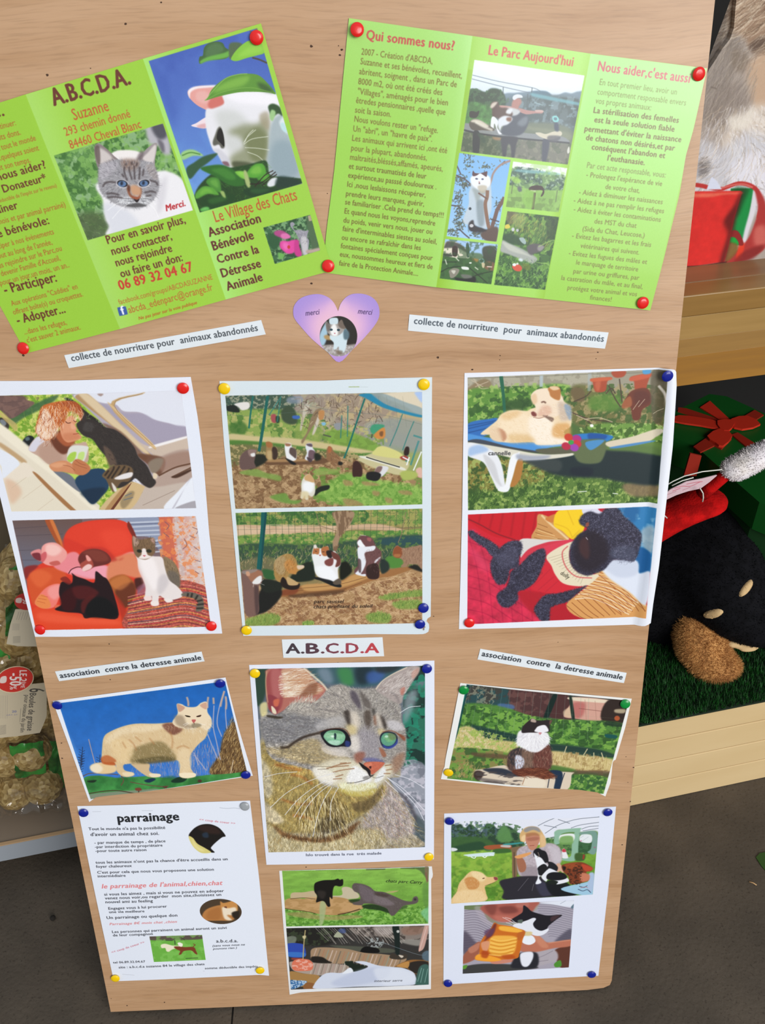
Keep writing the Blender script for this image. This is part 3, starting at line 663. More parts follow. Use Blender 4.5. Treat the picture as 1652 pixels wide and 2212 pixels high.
    c.P('450 400 500 350 540 330 570 380 560 400 575 430 568 450 600 480 605 500 560 520 500 530 460 480', 'dc9874', 4); c.P('470 470 560 460 600 490 560 515 490 520', 'c87c58', 9, .7)
    c.P('265 440 290 330 320 260 420 230 520 222 590 250 620 320 625 360 600 400 590 330 520 300 480 380 440 420 410 460 380 510 330 515 290 480', 'c46a34', 4)
    c.P('270 440 300 350 340 280 420 400 430 450 390 500 330 510 290 480', 'f0d8c4', 8, .9); c.P('450 240 560 230 620 300 620 380 590 340 540 290', '9c4a28', 8, .8)
    c.H('265 440 290 330 320 260 420 230 520 222 590 250 620 320 600 360 500 330 440 420 380 510 300 490', 420, 60, 70, 'f4dcc0 b4562c e0985c 8a3c20 ffeee0', .55, 35, 4, curve=.6)
    c.L('490 375 505 388 530 385', 6, '5a2c20', .9); c.L('548 365 560 378 575 374', 5, '5a2c20', .8); c.L('545 470 570 468 590 462', 5, '9a3c34', .8); c.P('530 385 550 400 565 420 555 435 530 425', 'e8ac8c', 5, .8)
    # booklet, arms, jeans
    c.P('530 560 650 560 655 590 620 680 560 670 520 700 500 640', 'dcdcd6', 3); c.P('530 610 570 605 556 660 520 680 500 650', 'a8cc50', 4); c.P('590 610 630 605 620 660 580 660', 'c0dc80', 4); c.P('500 760 580 770 570 815 540 790', 'b8d460', 3)
    c.P('400 740 520 770 590 860 590 900 460 800', '6f7480', 4); c.P('560 810 660 740 740 725 790 750 810 860 760 930 690 990 620 920', '24405c', 4); c.P('600 900 700 870 790 880 700 990 640 950', '1a2c40', 10, .8)
    c.P('370 700 440 670 500 670 560 700 660 710 668 740 620 770 540 765 470 750 400 745', 'd08c64', 4); c.P('540 690 570 655 620 670 668 710 665 745 620 775 560 760', 'c07850', 4); c.P('375 700 440 680 500 690 430 720', 'e4a880', 6, .7)
    c.Ls('560 660 600 690 640 700/555 690 600 710 650 725/470 700 520 710 560 740', 4, '8a4a30', .7)
    # dark cat
    c.P('570 400 600 370 640 355 680 360 740 390 790 420 860 440 940 500 1000 570 1030 640 1090 700 1130 780 1160 830 1120 870 1070 850 1010 800 980 820 920 860 870 870 830 830 800 780 850 700 820 700 790 640 740 580 690 510 640 490 600 460', '36302e', 4)
    c.P('770 560 830 600 870 700 830 740 800 680', '6a5548', 8, .8); c.P('630 320 650 350 640 370 610 370', '3a3230', 3); c.P('640 380 700 400 680 450 620 440', '4a4644', 8, .7)
    c.H('600 370 740 390 940 500 1030 640 1130 780 1070 850 900 780 800 640 700 510', 500, 20, 50, '5a4e48 221c1c 463c38 1a1616', .5, 30, 2)
    c.P('760 780 790 740 850 705 930 700 980 720 990 760 960 820 900 830 850 900 820 870 790 810', '6c563e', 4); c.Ls('800 800 840 740 850 710/830 800 870 740 890 708/870 800 910 740 930 708/780 780 810 740/900 800 950 750 960 720', 12, '2c2420', .9, 2)
    c.P('850 800 920 765 985 755 975 790 900 808', 'e6e0e0', 5); c.P('830 830 860 860 870 890 850 895', 'e0d8d0', 4); c.P('1140 760 1170 770 1165 800 1140 800', 'e0ccb0', 4)
    c.clip(); c.P('725 172 770 172 750 190', '8a6a5c', 3, .7)
    # --- cats on a red sofa
    c.view(0, 1090, 3.3714)
    q = '92 112 1425 80 1535 885 262 912'
    c.clip(q); c.R(q, '7a6468'); c.G('92 112 600 100 600 460 180 460', (300, 110), '6a5450', (300, 440), '6c6c7c')
    c.Ls('100 225 460 210/130 330 480 320/90 170 400 150/160 400 300 400', 5, '4c4048', .5); c.P('330 112 385 110 460 300 435 310', 'a8522c', 3); c.P('365 112 390 110 462 290 450 300', 'd07840', 3)
    c.P('860 100 1160 92 1185 360 1100 240 980 220 930 140', '8e97b0', 3); c.Ls('900 130 1160 118/940 160 1160 148/960 190 1165 182/980 220 1170 212/1120 262 1175 250/1130 300 1180 290/1130 340 1185 335', 13, 'c4cad8', .8, 1); c.Ls('910 142 1160 132/1120 275 1178 265/1130 318 1180 308', 6, '5a5e78', .8)
    c.G('1158 88 1430 80 1500 590 1230 560', (1170, 300), 'cf6a50', (1450, 300), 'd8c4be'); c.P('1160 90 1260 88 1300 560 1220 540', 'cc664c', 8, .8); c.P('1268 88 1300 86 1350 560 1320 560 1290 300', 'c8b4b0', 6, .9)
    c.N('1158 88 1430 80 1500 590 1230 560', 'e88a50', 26, .58, .08, .75); c.N('1258 88 1430 80 1500 590 1330 560', 'ddd0cc', 22, .55, .08, .6); c.Ls('1200 120 1230 150 1210 180/1190 200 1230 230/1340 240 1360 290 1330 320/1400 160 1440 180 1430 210/1410 300 1450 330/1420 480 1450 500/1380 220 1420 240/1250 380 1260 430/1420 400 1460 410', 6, '6a5468', .7)
    # sofa
    red = 'dc3c28'
    c.P('200 560 190 540 260 450 460 340 470 230 520 160 620 120 760 105 880 110 950 150 980 230 1010 420 1000 650 920 900 260 905', red, 4)
    c.P('470 330 480 220 560 150 760 115 900 130 950 200 960 340 880 400 800 400 700 320 600 330', 'e0402c', 14); c.P('940 120 990 220 980 250 930 160', '7a2c24', 5)
    c.P('200 560 230 490 330 455 430 460 480 500 470 560 330 620 290 700 240 720', 'd4542c', 8); c.P('180 455 280 440 220 500 190 540', '8a2c2c', 8); c.P('220 500 300 470 380 520 300 600 240 560', 'e46a3c', 14, .7)
    c.P('390 440 500 350 560 345 600 400 620 470 800 440 900 360 960 340 980 360 900 500 780 520 640 540 500 500', 'ea8890', 8); c.P('500 480 620 450 780 440 790 540 660 530 540 500', 'f0a0b0', 10); c.P('810 400 900 360 970 350 1010 420 1030 530 880 510 790 560 780 480', 'dc8460', 10)
    c.P('600 320 760 310 860 400 900 380 830 410 780 400', 'b83028', 10, .7); c.P('470 240 620 300 600 330 480 330', 'd03428', 10, .6); c.P('730 200 900 180 960 280 880 360 800 330', 'f05038', 30, .5)
    c.P('790 560 830 520 900 505 960 540 990 600 980 660 940 720 900 740 840 650', 'a85c2c', 6); c.P('840 620 960 560 990 640 930 750 880 720', '6a3420', 10); c.P('980 540 1040 530 1050 560 1000 620', '4a2420', 6); c.P('800 560 900 510 950 560 870 620', 'd08048', 12, .6)
    c.P('250 750 420 760 600 800 860 820 930 740 920 905 270 905', 'e04828', 8); c.P('300 780 600 820 850 840 830 870 330 850', 'f06040', 20, .7); c.P('840 650 920 760 940 900 900 900 880 800', 'a83020', 8, .7)
    # cats
    c.P('310 300 350 275 410 275 460 310 490 350 470 400 410 440 340 435 300 400 300 350', 'eda09a', 4); c.P('340 290 410 290 450 330 400 370 340 350', 'f8ccc4', 12, .8); c.P('225 350 260 325 300 325 300 380 300 410 260 390', 'e08c8c', 3); c.P('235 355 290 350 300 405 255 390', '7a3038', 5); c.P('300 360 335 340 340 380 310 420 300 390', 'c85058', 5, .8); c.P('360 420 420 405 440 430 390 442', 'c86058', 5)
    c.P('570 400 590 350 650 322 720 322 780 350 810 400 780 430 690 450 640 470 600 450', '6a2c28', 4); c.P('600 345 680 322 760 345 790 400 700 410 650 370', '7e3a30', 10); c.P('585 430 625 400 640 370 670 400 680 450 630 480 600 470', 'a84c40', 4); c.P('600 460 640 430 670 440 660 465 610 482', 'f0c8c4', 4); c.P('625 370 640 366 665 400 640 408', 'e8a098', 3)
    c.L('500 500 520 470 560 452 590 452', 7, '5a2830')
    c.P('255 710 290 650 340 600 400 575 450 580 460 620 430 680 400 740 340 755 280 740', 'f07c70', 4); c.P('258 700 300 650 350 680 370 740 320 755 270 735', 'e8884c', 5); c.P('360 600 440 580 450 630 400 690 350 650', 'f4a09c', 12, .8); c.Ls('280 680 340 690/270 700 330 715/300 660 350 670', 5, 'b8522c', .6); c.P('400 730 440 730 440 750 405 752', 'e06a4c', 4)
    bc = '400 760 450 720 430 640 450 560 520 570 530 520 523 495 560 520 620 540 660 560 690 560 695 490 710 485 750 520 785 545 830 650 858 822 700 815 620 825 590 790 480 780'
    c.P(bc, '241418', 4); c.P('460 640 530 600 560 660 540 760 470 770 440 700', '3c1014', 10, .9); c.P('530 600 640 590 720 640 640 680 560 680', '541a1c', 10, .9); c.P('640 700 740 670 820 720 850 810 640 810', '101214', 12, .9); c.P('590 760 600 700 660 660 700 660 640 720 610 790', '5a1c1c', 6, .8); c.P('440 540 480 520 520 560 500 580', '7c2420', 5, .8)
    # striped pouf and tabby-white cat
    c.P('930 760 1000 650 1080 580 1200 560 1330 545 1440 570 1500 610 1540 800 1530 900 935 905', 'b05448', 4)
    for i in range(26):
        y = 580 + i * 13
        c.L([(930, y + 90 - i * 2), (1150, y + 30), (1350, y), (1540, y + 50)], 7, ['d88c80', '8a3a48', 'd8a850', 'c84838', '4a4c68', 'dcc8b0', 'b03840', 'c88c48', '6c2c34', 'd06858', 'e0c060', '5a6c70', 'c04c40'][i % 13], .75, .5)
    c.V('930 760 1000 650 1200 560 1440 570 1540 800 1530 900 935 905', .25, 10)
    c.P('1000 600 1060 570 1060 640 1000 650', '9c5c74', 6, .6)
    c.P('1190 380 1250 400 1290 450 1310 520 1305 600 1260 600 1210 520', '8a7458', 4); c.H('1190 380 1250 400 1290 450 1310 520 1305 600 1240 580', 260, 22, 80, '4a3c30 b09c78 6c5a44', .6, 30, 3); c.P('1220 480 1300 500 1305 590 1240 580', '5f5a58', 9, .6)
    c.P('1000 400 990 340 1110 370 1180 380 1200 450 1230 540 1290 590 1330 640 1320 670 1250 690 1200 680 1160 660 1150 725 1110 728 1105 660 1090 690 1055 685 1060 600 1040 540 1010 470', 'e8dedc', 4)
    c.P('1020 380 1100 380 1140 440 1160 560 1120 620 1080 560 1040 480', 'f8f0f0', 16, .8); c.P('1150 540 1200 500 1230 560 1180 640 1150 640', 'c4bcc0', 14, .6); c.P('1195 680 1240 680 1260 700 1215 708', 'ece4e0', 4); c.P('1100 700 1150 700 1155 728 1105 730', 'f0e4e0', 3); c.P('1050 665 1100 665 1100 692 1056 692', 'f0d8d4', 3); c.P('1000 430 1040 520 1060 600 1040 560', 'e8a8a4', 10, .6)
    c.P('965 300 968 222 1010 250 1060 245 1120 238 1130 300 1125 350 1080 390 1040 395 990 370', '7c6248', 4); c.P('970 225 1015 268 980 300', 'b09080', 3); c.P('1095 250 1122 240 1125 280', 'b89080', 3); c.H('990 250 1120 245 1125 330 1080 340 990 330', 160, 22, -80, '3a2c24 a08464 5a4838', .6, 25, 3)
    c.P('1035 320 1060 318 1075 360 1105 375 1060 392 1010 385 1030 360', 'efe4e0', 4); c.E(1015, 334, 18, 12, 10, '23261e', 3); c.E(1085, 334, 20, 12, 5, '2a2c20', 3); c.P('1040 364 1062 364 1052 376', 'd08088', 2)
    c.P('1330 640 1400 635 1470 670 1485 740 1470 765 1425 770 1440 700 1380 670 1325 660', '6c6458', 4); c.Ls('1370 640 1365 665/1400 640 1392 672/1440 655 1420 690/1475 690 1432 700/1485 720 1430 725/1480 750 1428 752', 14, '2a2624', .9, 2)
    c.clip(); return c
# ------------------------------------------------------------------ white sheet, middle: cats in the run
def pic_mid():
    c = Canvas('474 823 933 814 931 1373 524 1373', 2900, 'd6e1e8')
    c.view(465, 800, 3.4417)
    c.L('990 120 1070 119', 5, '8aa04a', .8); c.L('1075 120 1135 121', 2, '9aa0a0', .6)
    q = '75 188 1535 158 1535 990 150 1028'
    c.clip(q); c.R(q, '96a060')
    c.P('60 180 1540 150 1540 560 1200 520 900 480 500 480 80 420', 'a89c84', 10); c.P('860 190 1540 200 1540 480 1250 420 900 330', 'b8a47c', 20); c.N('560 180 1300 180 1300 540 560 470', '8c7c78', 40, .5, .2, .6); c.P('1150 370 1540 380 1540 600 1150 540', '8c9490', 16, .8)
    c.P('1250 170 1535 158 1535 330 1400 260 1280 210', 'd8ccb4', 6); c.P('1480 160 1540 158 1540 240 1500 200', 'a8c0e8', 6)
    c.P('75 190 560 180 540 300 80 310', '3f5648', 8); c.N('75 190 760 180 640 330 80 310', 'a0a088', 18, .6, .1, .8); c.P('85 310 480 290 700 360 760 500 660 540 100 460', '88a050', 10)
    c.N('85 300 760 330 760 540 100 480', '4c7434', 34, .55, .12, .8); c.N('85 300 1150 430 1150 600 100 480', 'bcb470', 30, .6, .1, .7); c.P('110 400 200 380 240 430 200 480 110 460', '3c6a2c', 9, .8)
    c.P('490 300 540 260 590 290 610 380 560 400 500 370', '3c4c38', 8); c.P('540 200 640 190 640 240 540 240', '8a94a8', 8, .7)
    c.P('800 470 900 430 1000 450 1200 540 1180 600 1000 600 860 540', '7ba044', 10); c.N('760 400 1200 440 1200 600 760 560', '6c8c3c', 28, .55, .12, .7); c.P('620 400 800 440 740 560 600 540', '8ca050', 12, .7)
    c.P('100 470 340 490 560 500 900 550 1180 600 1150 625 880 590 500 545 330 530 100 510', 'c8b888', 6); c.P('105 520 340 530 700 570 1000 610 1180 610 1170 640 700 620 400 600 110 560', '4f7a34', 8)
    c.P('105 560 420 560 640 590 860 600 1100 640 1100 700 300 700 130 700', '6f6c44', 10); c.N('105 550 1000 590 1000 660 110 660', 'b4a070', 20, .58, .1, .8)
    # bare tree
    c.P('640 520 680 460 700 380 740 300 790 280 760 360 720 420 690 470 650 540', '8a7458', 4); c.P('740 460 720 470 760 340 790 290 770 380', 'c8beb0', 4); c.P('650 300 680 240 700 260 660 360 640 440 630 430', 'c0b8a8', 4)
    rng = random.Random(3)
    for i in range(170):
        x, y = 620 + rng.random() * 600, 185 + rng.random() * 220; an = rng.uniform(0, 6.28); l = rng.uniform(20, 60)
        c.L([(x, y), (x + math.cos(an) * l * .5, y + math.sin(an) * l * .5 - 5), (x + math.cos(an) * l, y + math.sin(an) * l)], rng.uniform(3, 6), rng.choice(['5c4a3c', '7a6854', '8c7c68', 'c0b090', '4a3c34']), .7, 0)
    # sheds
    c.P('1150 440 1170 400 1245 400 1250 420 1180 470', '3c9470', 3); c.P('1180 470 1250 420 1262 480 1240 505 1195 500', 'c88440', 3); c.P('1220 455 1245 450 1242 485 1222 482', '7a5230', 3); c.P('770 300 810 300 800 360 770 360', 'b88450', 5); c.P('790 385 820 385 815 405 795 405', '7cb4d4', 3); c.P('575 335 625 335 622 358 578 356', '3c64b0', 3); c.P('415 330 450 328 452 385 420 380', 'a04c50', 3); c.P('450 340 478 340 475 385 452 385', '2c4430', 3); c.P('880 395 940 390 935 430 900 440', '8c9094', 4)
    c.P('85 265 150 260 180 310 90 300', '1c2420', 4); c.P('140 250 200 235 250 240 250 280 200 295 170 270', 'e0dcd8', 4); c.Ls('1165 470 1160 500/800 475 860 490', 12, '4c5044', .8)
    # blue netting
    c.P('1065 178 1160 172 1250 240 1380 290 1535 330 1535 348 1440 330 1250 275 1120 205', '1f80a4', 3); c.P('1160 172 1250 170 1400 230 1535 280 1535 330 1380 290 1250 240', '8098a0', 5, .75)
    c.Ls('390 188 372 300 350 450 325 600', 20, '1a6058', 1, 1); c.Ls('280 190 262 320 250 430/1110 205 1050 380 990 560 955 650', 12, '1c6a60', .95, 1); c.Ls('1475 375 1430 480 1390 590/1390 320 1350 430 1295 560/490 190 400 330/486 200 460 380/985 260 980 490/940 330 930 500', 8, '2f7a74', .75, 1)
    c.Ls('1470 480 1535 500/1510 520 1450 700/1430 600 1410 700', 14, '3c8484', .8, 1); c.Ls('80 230 500 225 900 300 1250 330 1535 400/320 330 700 300/100 330 250 340', 3, '5a6c68', .5)
    for i in range(10): c.L([(850 + i * 60, 190), (880 + i * 60, 420)], 2, '5a6458', .35, 0)
    # foreground ground
    c.P('125 740 300 690 500 690 760 660 900 640 1060 700 1200 760 1400 770 1535 800 1535 990 150 1028', '9a7c58', 8)
    c.N('130 680 1100 660 1500 990 150 1020', 'bc9c74', 26, .52, .15, .8); c.N('130 680 1100 660 1500 990 150 1020', '6c4c30', 30, .58, .12, .7)
    c.H('130 700 900 660 900 1000 150 1020', 900, 44, 20, 'd4b890 6a4a30 b0906c 8a5c38', .6, 60, 3)
    c.P('760 900 840 830 960 760 1100 770 1300 830 1535 870 1535 992 1000 1000 780 950', '7ea84c', 16); c.N('700 720 1535 800 1535 992 760 980', '5c8c34', 30, .55, .12, .7); c.N('860 800 1535 850 1535 990 900 990', 'a0c060', 24, .6, .1, .6)
    for p in ['950 810 1010 820 1020 850 960 850', '1090 820 1180 830 1220 850 1110 850', '1360 890 1440 890 1460 920 1380 915', '950 950 1040 960 1100 1000 980 1000', '1260 940 1310 950 1310 980 1270 975', '1170 890 1220 900 1210 930 1170 920']: c.P(p, 'a08058', 8, .8)
    c.P('190 750 300 730 380 760 480 780 480 820 380 800 200 770', '7a9a48', 8, .85); c.P('415 930 520 910 560 960 640 960 600 990 500 980 420 950', '6a9440', 8, .9); c.P('740 730 900 730 920 750 760 780', '86a450', 8, .8); c.H('760 900 1100 770 1535 870 1535 992 800 980', 500, 20, -80, 'a8c868 4c7c2c 8cb050', .5, 40, 3)
    # concrete block and log
    c.P('1060 660 1110 630 1190 600 1200 570 1260 560 1370 610 1380 660 1440 690 1400 760 1340 770 1180 720', 'c4bc90', 4); c.P('1180 590 1240 560 1375 610 1370 650 1180 625', 'd0cc80', 5); c.P('1070 640 1120 635 1300 690 1400 720 1400 740 1240 690', 'dedcd0', 4); c.L('1120 640 1200 665 1370 715', 8, '2c2c28', .9); c.P('1370 640 1420 630 1430 660 1390 660', 'a04038', 4); c.Ls('1390 640 1440 665/1440 640 1420 700/1530 600 1470 740', 10, 'e8ecf0', .9); c.P('1490 730 1530 720 1535 790 1500 780', 'd8b0a0', 5); c.P('1370 760 1420 740 1500 760 1480 800 1400 810', 'a8b45c', 8)
    c.P('360 670 500 655 700 660 820 650 800 690 500 700 390 700', '6a4c34', 4); c.P('380 660 700 655 720 670 400 680', 'a07c54', 5)
    # cats
    c.P('260 640 340 620 390 650 360 690 300 720 250 730', '20241c', 6)
    c.P('180 700 185 640 220 600 260 585 300 590 300 630 290 680 300 720 240 735 195 735', '66504c', 4); c.P('245 590 300 588 300 610 270 640 250 630', '8c746c', 4); c.P('262 620 292 612 295 635 272 640', 'e0e0e0', 3)
    c.P('375 640 380 560 378 535 400 530 425 545 430 570 460 590 455 650 430 668 395 660', '9a7c50', 4); c.P('425 570 458 580 462 640 440 662 420 640', '3c2c24', 4); c.P('375 535 400 528 425 545 415 570 385 568', 'a0683c', 3); c.P('385 600 420 600 420 660 390 655', 'c0a878', 6, .8)
    c.P('515 560 525 538 560 540 570 565 600 600 600 660 560 670 530 650 520 610', 'e6e6e8', 4); c.P('560 570 600 590 600 650 580 640 550 610', '5a4844', 4); c.P('520 540 560 545 555 560 525 560', '9a6c50', 3); c.P('520 650 560 665 600 690 590 700 560 690', '1c1c1c', 4)
    c.P('670 570 680 542 715 540 722 570 740 600 738 650 720 665 680 665 665 650 680 610', 'dadce4', 4); c.P('675 545 715 542 720 565 690 560', '5f5058', 3); c.P('700 590 740 600 738 650 700 665 690 630', '6c545c', 4); c.P('680 640 720 660 710 680 690 670', '4c3c40', 3); c.P('740 610 785 630 780 660 740 665', '1c2018', 6)
    c.P('825 600 840 562 865 570 880 600 930 650 915 700 880 710 850 670 830 660', '8a6444', 4); c.P('840 563 862 570 860 600 840 610', 'a8623c', 4); c.H('850 600 930 650 915 700 870 690', 90, 16, 60, '5a4430 b09470', .6, 30, 2); c.P('915 675 945 680 940 700 915 698', '1c1c18', 3)
    c.P('1020 780 1020 700 1035 672 1065 675 1090 720 1088 780 1050 785', '3a201c', 4); c.P('1180 760 1200 715 1240 705 1285 715 1270 750 1235 785 1200 780', 'd8d8dc', 4); c.P('1180 750 1205 712 1240 712 1225 750 1190 765', '806460', 4); c.P('1120 780 1130 755 1180 748 1228 765 1220 800 1190 818 1130 805', '18181a', 4); c.P('1400 600 1415 565 1438 570 1435 620 1405 628', '281814', 4)
    c.P('740 890 780 860 845 850 840 880 780 900 740 930', '1c241c', 5); c.P('640 900 640 830 660 790 690 768 720 790 735 830 742 900 720 935 690 925 690 955 670 955 665 925 650 948 635 945', 'd8d4c8', 4); c.P('655 830 730 830 725 890 690 910 655 890', 'eef0f2', 9); c.P('665 785 700 768 735 810 730 830 690 820 665 810', 'c8a070', 5); c.P('640 900 690 900 690 950 640 945', 'd8c898', 6, .7)
    # --- cats on a log
    c.view(490, 1080, 3.6308)
    q = '68 100 1530 62 1530 962 145 985'
    c.clip(q); c.R(q, '8a7a50'); c.P('60 90 1540 50 1540 200 1200 180 600 190 80 200', '6c8c44', 6); c.N('60 90 1540 50 1540 200 80 200', 'a89c5c', 40, .52, .15, .8); c.N('60 90 1000 50 1000 190 80 190', '2f6030', 44, .52, .12, .8); c.H('70 100 1530 60 1530 200 75 200', 500, 24, 100, 'b8b070 3c6c2c 8aa850 244c24', .6, 60, 4)
    c.P('75 195 500 205 900 195 1200 185 1450 250 1300 235 1000 225 860 250 560 265 80 290', 'c8a888', 5); c.N('75 195 860 200 860 260 80 290', 'dcc0a0', 60, .5, .2, .6, st=(3, 1))
    c.P('80 280 560 265 860 255 1000 235 1300 240 1540 220 1540 300 1000 330 100 370', '7a9a48', 6); c.N('80 280 1540 230 1540 300 100 370', '4a7c38', 30, .5, .12, .8); c.N('80 280 1540 230 1540 300 100 370', 'b4a868', 24, .62, .1, .7)
    c.P('90 350 700 345 1000 310 1540 270 1540 400 1200 500 600 560 110 560', '36503c', 12); c.P('1200 300 1540 275 1540 340 1250 350', '284a54', 10, .8); c.N('90 350 1540 290 1540 500 110 560', '5c7c3c', 26, .6, .1, .7)
    c.P('100 480 340 440 420 560 400 640 120 560', '7a7050', 14, .8); c.H('100 430 1200 360 1200 520 110 560', 600, 40, -80, 'b8a074 6c5c40 3c5430 d0b888', .55, 40, 4); c.P('1260 440 1350 440 1380 510 1300 530 1240 500', '4f8438', 8); c.P('280 540 380 560 370 620 300 610', '2f5c34', 8)
    # fence
    for i in range(30): c.L([(80 + i * 50, 95 - i * 1), (95 + i * 49, 330 - i * 2)], 3.5, '3c4a38', .6, 0)
    for y in (118, 175, 230, 290): c.L([(75, y), (700, y - 8), (1530, y - 25)], 3, '44523c', .5, 0)
    c.P('830 90 990 85 980 160 950 210 910 250 880 310 860 390 835 390 830 320 860 240 850 160', 'a08468', 4); c.N('830 90 990 85 950 210 860 390 835 390 850 180', '6c523c', 16, .52, .1, .7, st=(1, 3)); c.Ls('860 240 800 220 700 190/700 100 740 240 760 320/1400 90 1370 250 1340 330', 7, '8a7458', .8)
    c.P('272 90 312 88 300 240 285 400 270 545 235 545 250 380 265 220', '155a58', 2); c.P('300 95 312 90 290 330 268 540 262 540', '0e3c44', 3, .8)
    # ground with straw
    c.P('110 640 400 740 640 700 900 690 1200 590 1540 540 1540 965 140 990', 'a8845c', 8); c.N('110 640 640 720 1540 560 1540 965 140 990', 'c8a47c', 30, .52, .15, .8); c.N('110 660 640 740 1540 600 1540 965 140 990', '7c5438', 34, .58, .12, .7)
    c.H('200 760 1530 560 1530 960 160 980', 1500, 60, 10, 'd8bc90 80583c b89468 e4cca0 9a6c44', .6, 70, 4)
    for p in ['160 930 330 885 420 920 360 980 160 985', '1090 900 1180 875 1280 900 1260 960 1120 950', '1200 750 1530 700 1530 750 1400 760 1250 780', '1300 800 1500 780 1520 840 1350 850', '600 960 660 950 680 975 600 978']:
        c.P(p, '7a9444', 12, .9); c.H(p, 160, 26, -80, 'a0b860 4c7430 8aa850', .7, 40, 4)
    # log
    c.P('380 740 440 700 600 665 860 640 1000 575 1230 545 1400 520 1460 530 1300 590 1190 610 1000 680 860 720 600 740 400 760', '9c6c40', 4); c.P('600 660 880 640 1000 578 1220 560 1100 610 900 680 640 710', 'c4965c', 9, .9); c.Ls('560 690 860 660 1090 600/600 720 880 700 1060 640/480 720 600 700', 5, '6c4628', .7); c.P('380 740 450 700 560 690 520 740', '7c3c24', 8, .8); c.P('500 740 900 700 920 690 880 730 560 760', '4a3020', 8, .7)
    # cat 1
    c.P('300 640 400 660 430 740 340 850 260 890 200 880', '1b1c1a', 8); c.P('260 620 420 640 420 700 300 720', '1f241e', 6)
    c.P('115 560 170 545 250 540 280 570 275 640 250 680 250 780 245 885 150 900 125 700', '7a5c54', 4); c.P('215 680 250 690 250 800 245 880 225 880', '4a3838', 6, .8); c.P('150 560 230 545 275 565 275 590 240 600 200 640 165 600', '9c6c54', 4); c.P('115 560 170 545 240 540 220 560 150 580', '8f8680', 5, .8); c.P('200 640 240 600 270 592 272 630 250 655 210 655', 'e4e2e2', 3); c.P('150 560 175 560 180 590 155 590', 'c8987c', 3); c.Ls('250 640 290 620/250 645 295 665/210 650 205 680', 3, 'f0f0f0', .7)
    # cat 2
    c.P('560 520 660 480 690 560 680 620 560 640 480 640', '1c241c', 6)
    c.P('370 580 370 500 390 460 440 425 500 420 540 460 560 510 600 510 602 530 550 560 540 580 500 570 480 600 500 640 560 640 560 670 480 665 440 600 440 640 400 635 380 610', 'a8844c', 4); c.P('375 470 440 435 470 500 440 580 390 560', 'b09870', 9, .8); c.P('450 490 500 460 550 520 540 575 490 570 460 540', 'c08444', 7, .9)
    c.H('370 580 370 500 440 425 500 420 550 500 480 560 440 600', 260, 22, 110, '6c4c28 d0b080 8a6a40', .5, 30, 3); c.P('440 600 480 640 520 660 570 650 560 690 500 700 440 680 420 640', '251a16', 4); c.P('470 600 520 620 560 650 540 665 480 660', 'c0a070', 5); c.P('550 510 600 508 602 528 560 540', 'd8c0a8', 3)
    # cat 3
    c.P('890 500 940 480 980 540 960 580 890 620', '14180f', 6)
    c.P('690 600 780 610 860 640 895 660 890 680 830 670 740 630 690 615', '17181a', 4)
    c.P('665 420 690 345 710 370 760 375 790 355 800 390 850 400 880 450 890 500 870 540 870 640 800 620 720 600 690 560 680 500', 'e8e8ea', 4)
    c.P('670 415 690 350 710 375 725 372 720 420 690 418', 'b06c40', 4); c.P('740 375 790 358 800 392 790 430 750 430', 'b06c40', 4); c.P('780 395 830 395 820 450 790 440', '251c1c', 4); c.P('820 400 880 430 890 500 850 520 860 470 830 450', '6c3c34', 5); c.P('770 470 830 450 830 500 800 515 770 500', '7c4440', 5); c.P('700 520 800 520 860 590 840 620 740 600', 'f4f6fa', 12, .8); c.P('680 350 700 350 705 372 685 375', 'e0d8d0', 3)
    c.L('690 395 705 400', 5, '3a241c'); c.L('745 402 765 402', 5, '3a241c'); c.P('722 425 740 425 730 436', 'c07070', 2); c.P('830 640 880 610 895 650 850 660', '5c5044', 5)
    # cat 4
    c.P('1200 460 1260 480 1270 540 1210 570', '24302c', 8)
    c.P('1020 320 1040 280 1090 275 1140 300 1170 360 1210 400 1205 460 1190 500 1190 600 1130 615 1090 590 1050 580 1005 575 1000 540 1030 500 1025 420 1025 360', '6c4848', 4)
    c.P('1025 370 1090 360 1160 355 1150 390 1080 410 1090 480 1070 540 1050 575 1085 575 1085 592 1045 588 1005 572 1030 540 1030 470', 'e4e6ee', 4); c.P('1020 330 1045 305 1080 350 1080 362 1040 362', 'eef0f4', 4); c.P('1050 285 1090 275 1140 300 1140 350 1090 355 1060 325', '6a4446', 4); c.P('1100 290 1130 295 1125 320 1100 310', '9c5c5c', 3); c.P('1095 520 1160 490 1190 520 1190 600 1150 616 1100 600', '33201e', 5); c.P('1025 460 1050 470 1050 560 1030 550', '4c3434', 4, .8); c.P('1160 470 1200 440 1200 450 1160 490', 'd8d8e0', 4); c.H('1080 380 1210 400 1190 560 1090 500', 140, 18, 90, '8a6464 4a3030', .5, 30, 2); c.L('1040 268 1090 275', 4, 'd0c8c8', .8)
    # cat 5
    c.P('1420 520 1480 500 1530 540 1530 560 1440 530', '1c1c18', 6)
    c.P('1300 410 1310 370 1335 350 1360 365 1400 370 1480 355 1530 360 1530 530 1490 500 1420 500 1400 520 1360 515 1390 480 1350 450 1310 440', '9a7860', 4); c.P('1300 405 1312 372 1338 355 1370 380 1370 430 1340 450 1305 435', '8c4c2c', 4); c.H('1370 370 1530 360 1530 500 1400 480', 200, 24, 90, '5c4034 c4a488 7c5c48', .6, 25, 3); c.P('1310 420 1360 420 1350 442 1315 440', 'a86c40', 4)
    c.T('parc saussel', (680, 805), (918, 803), '2c2018', 1, 1, k=1); c.T('chats profitant du soleil', (680, 845), (1142, 838), '2c2018', 1, 1, k=.95)
    c.clip(); return c
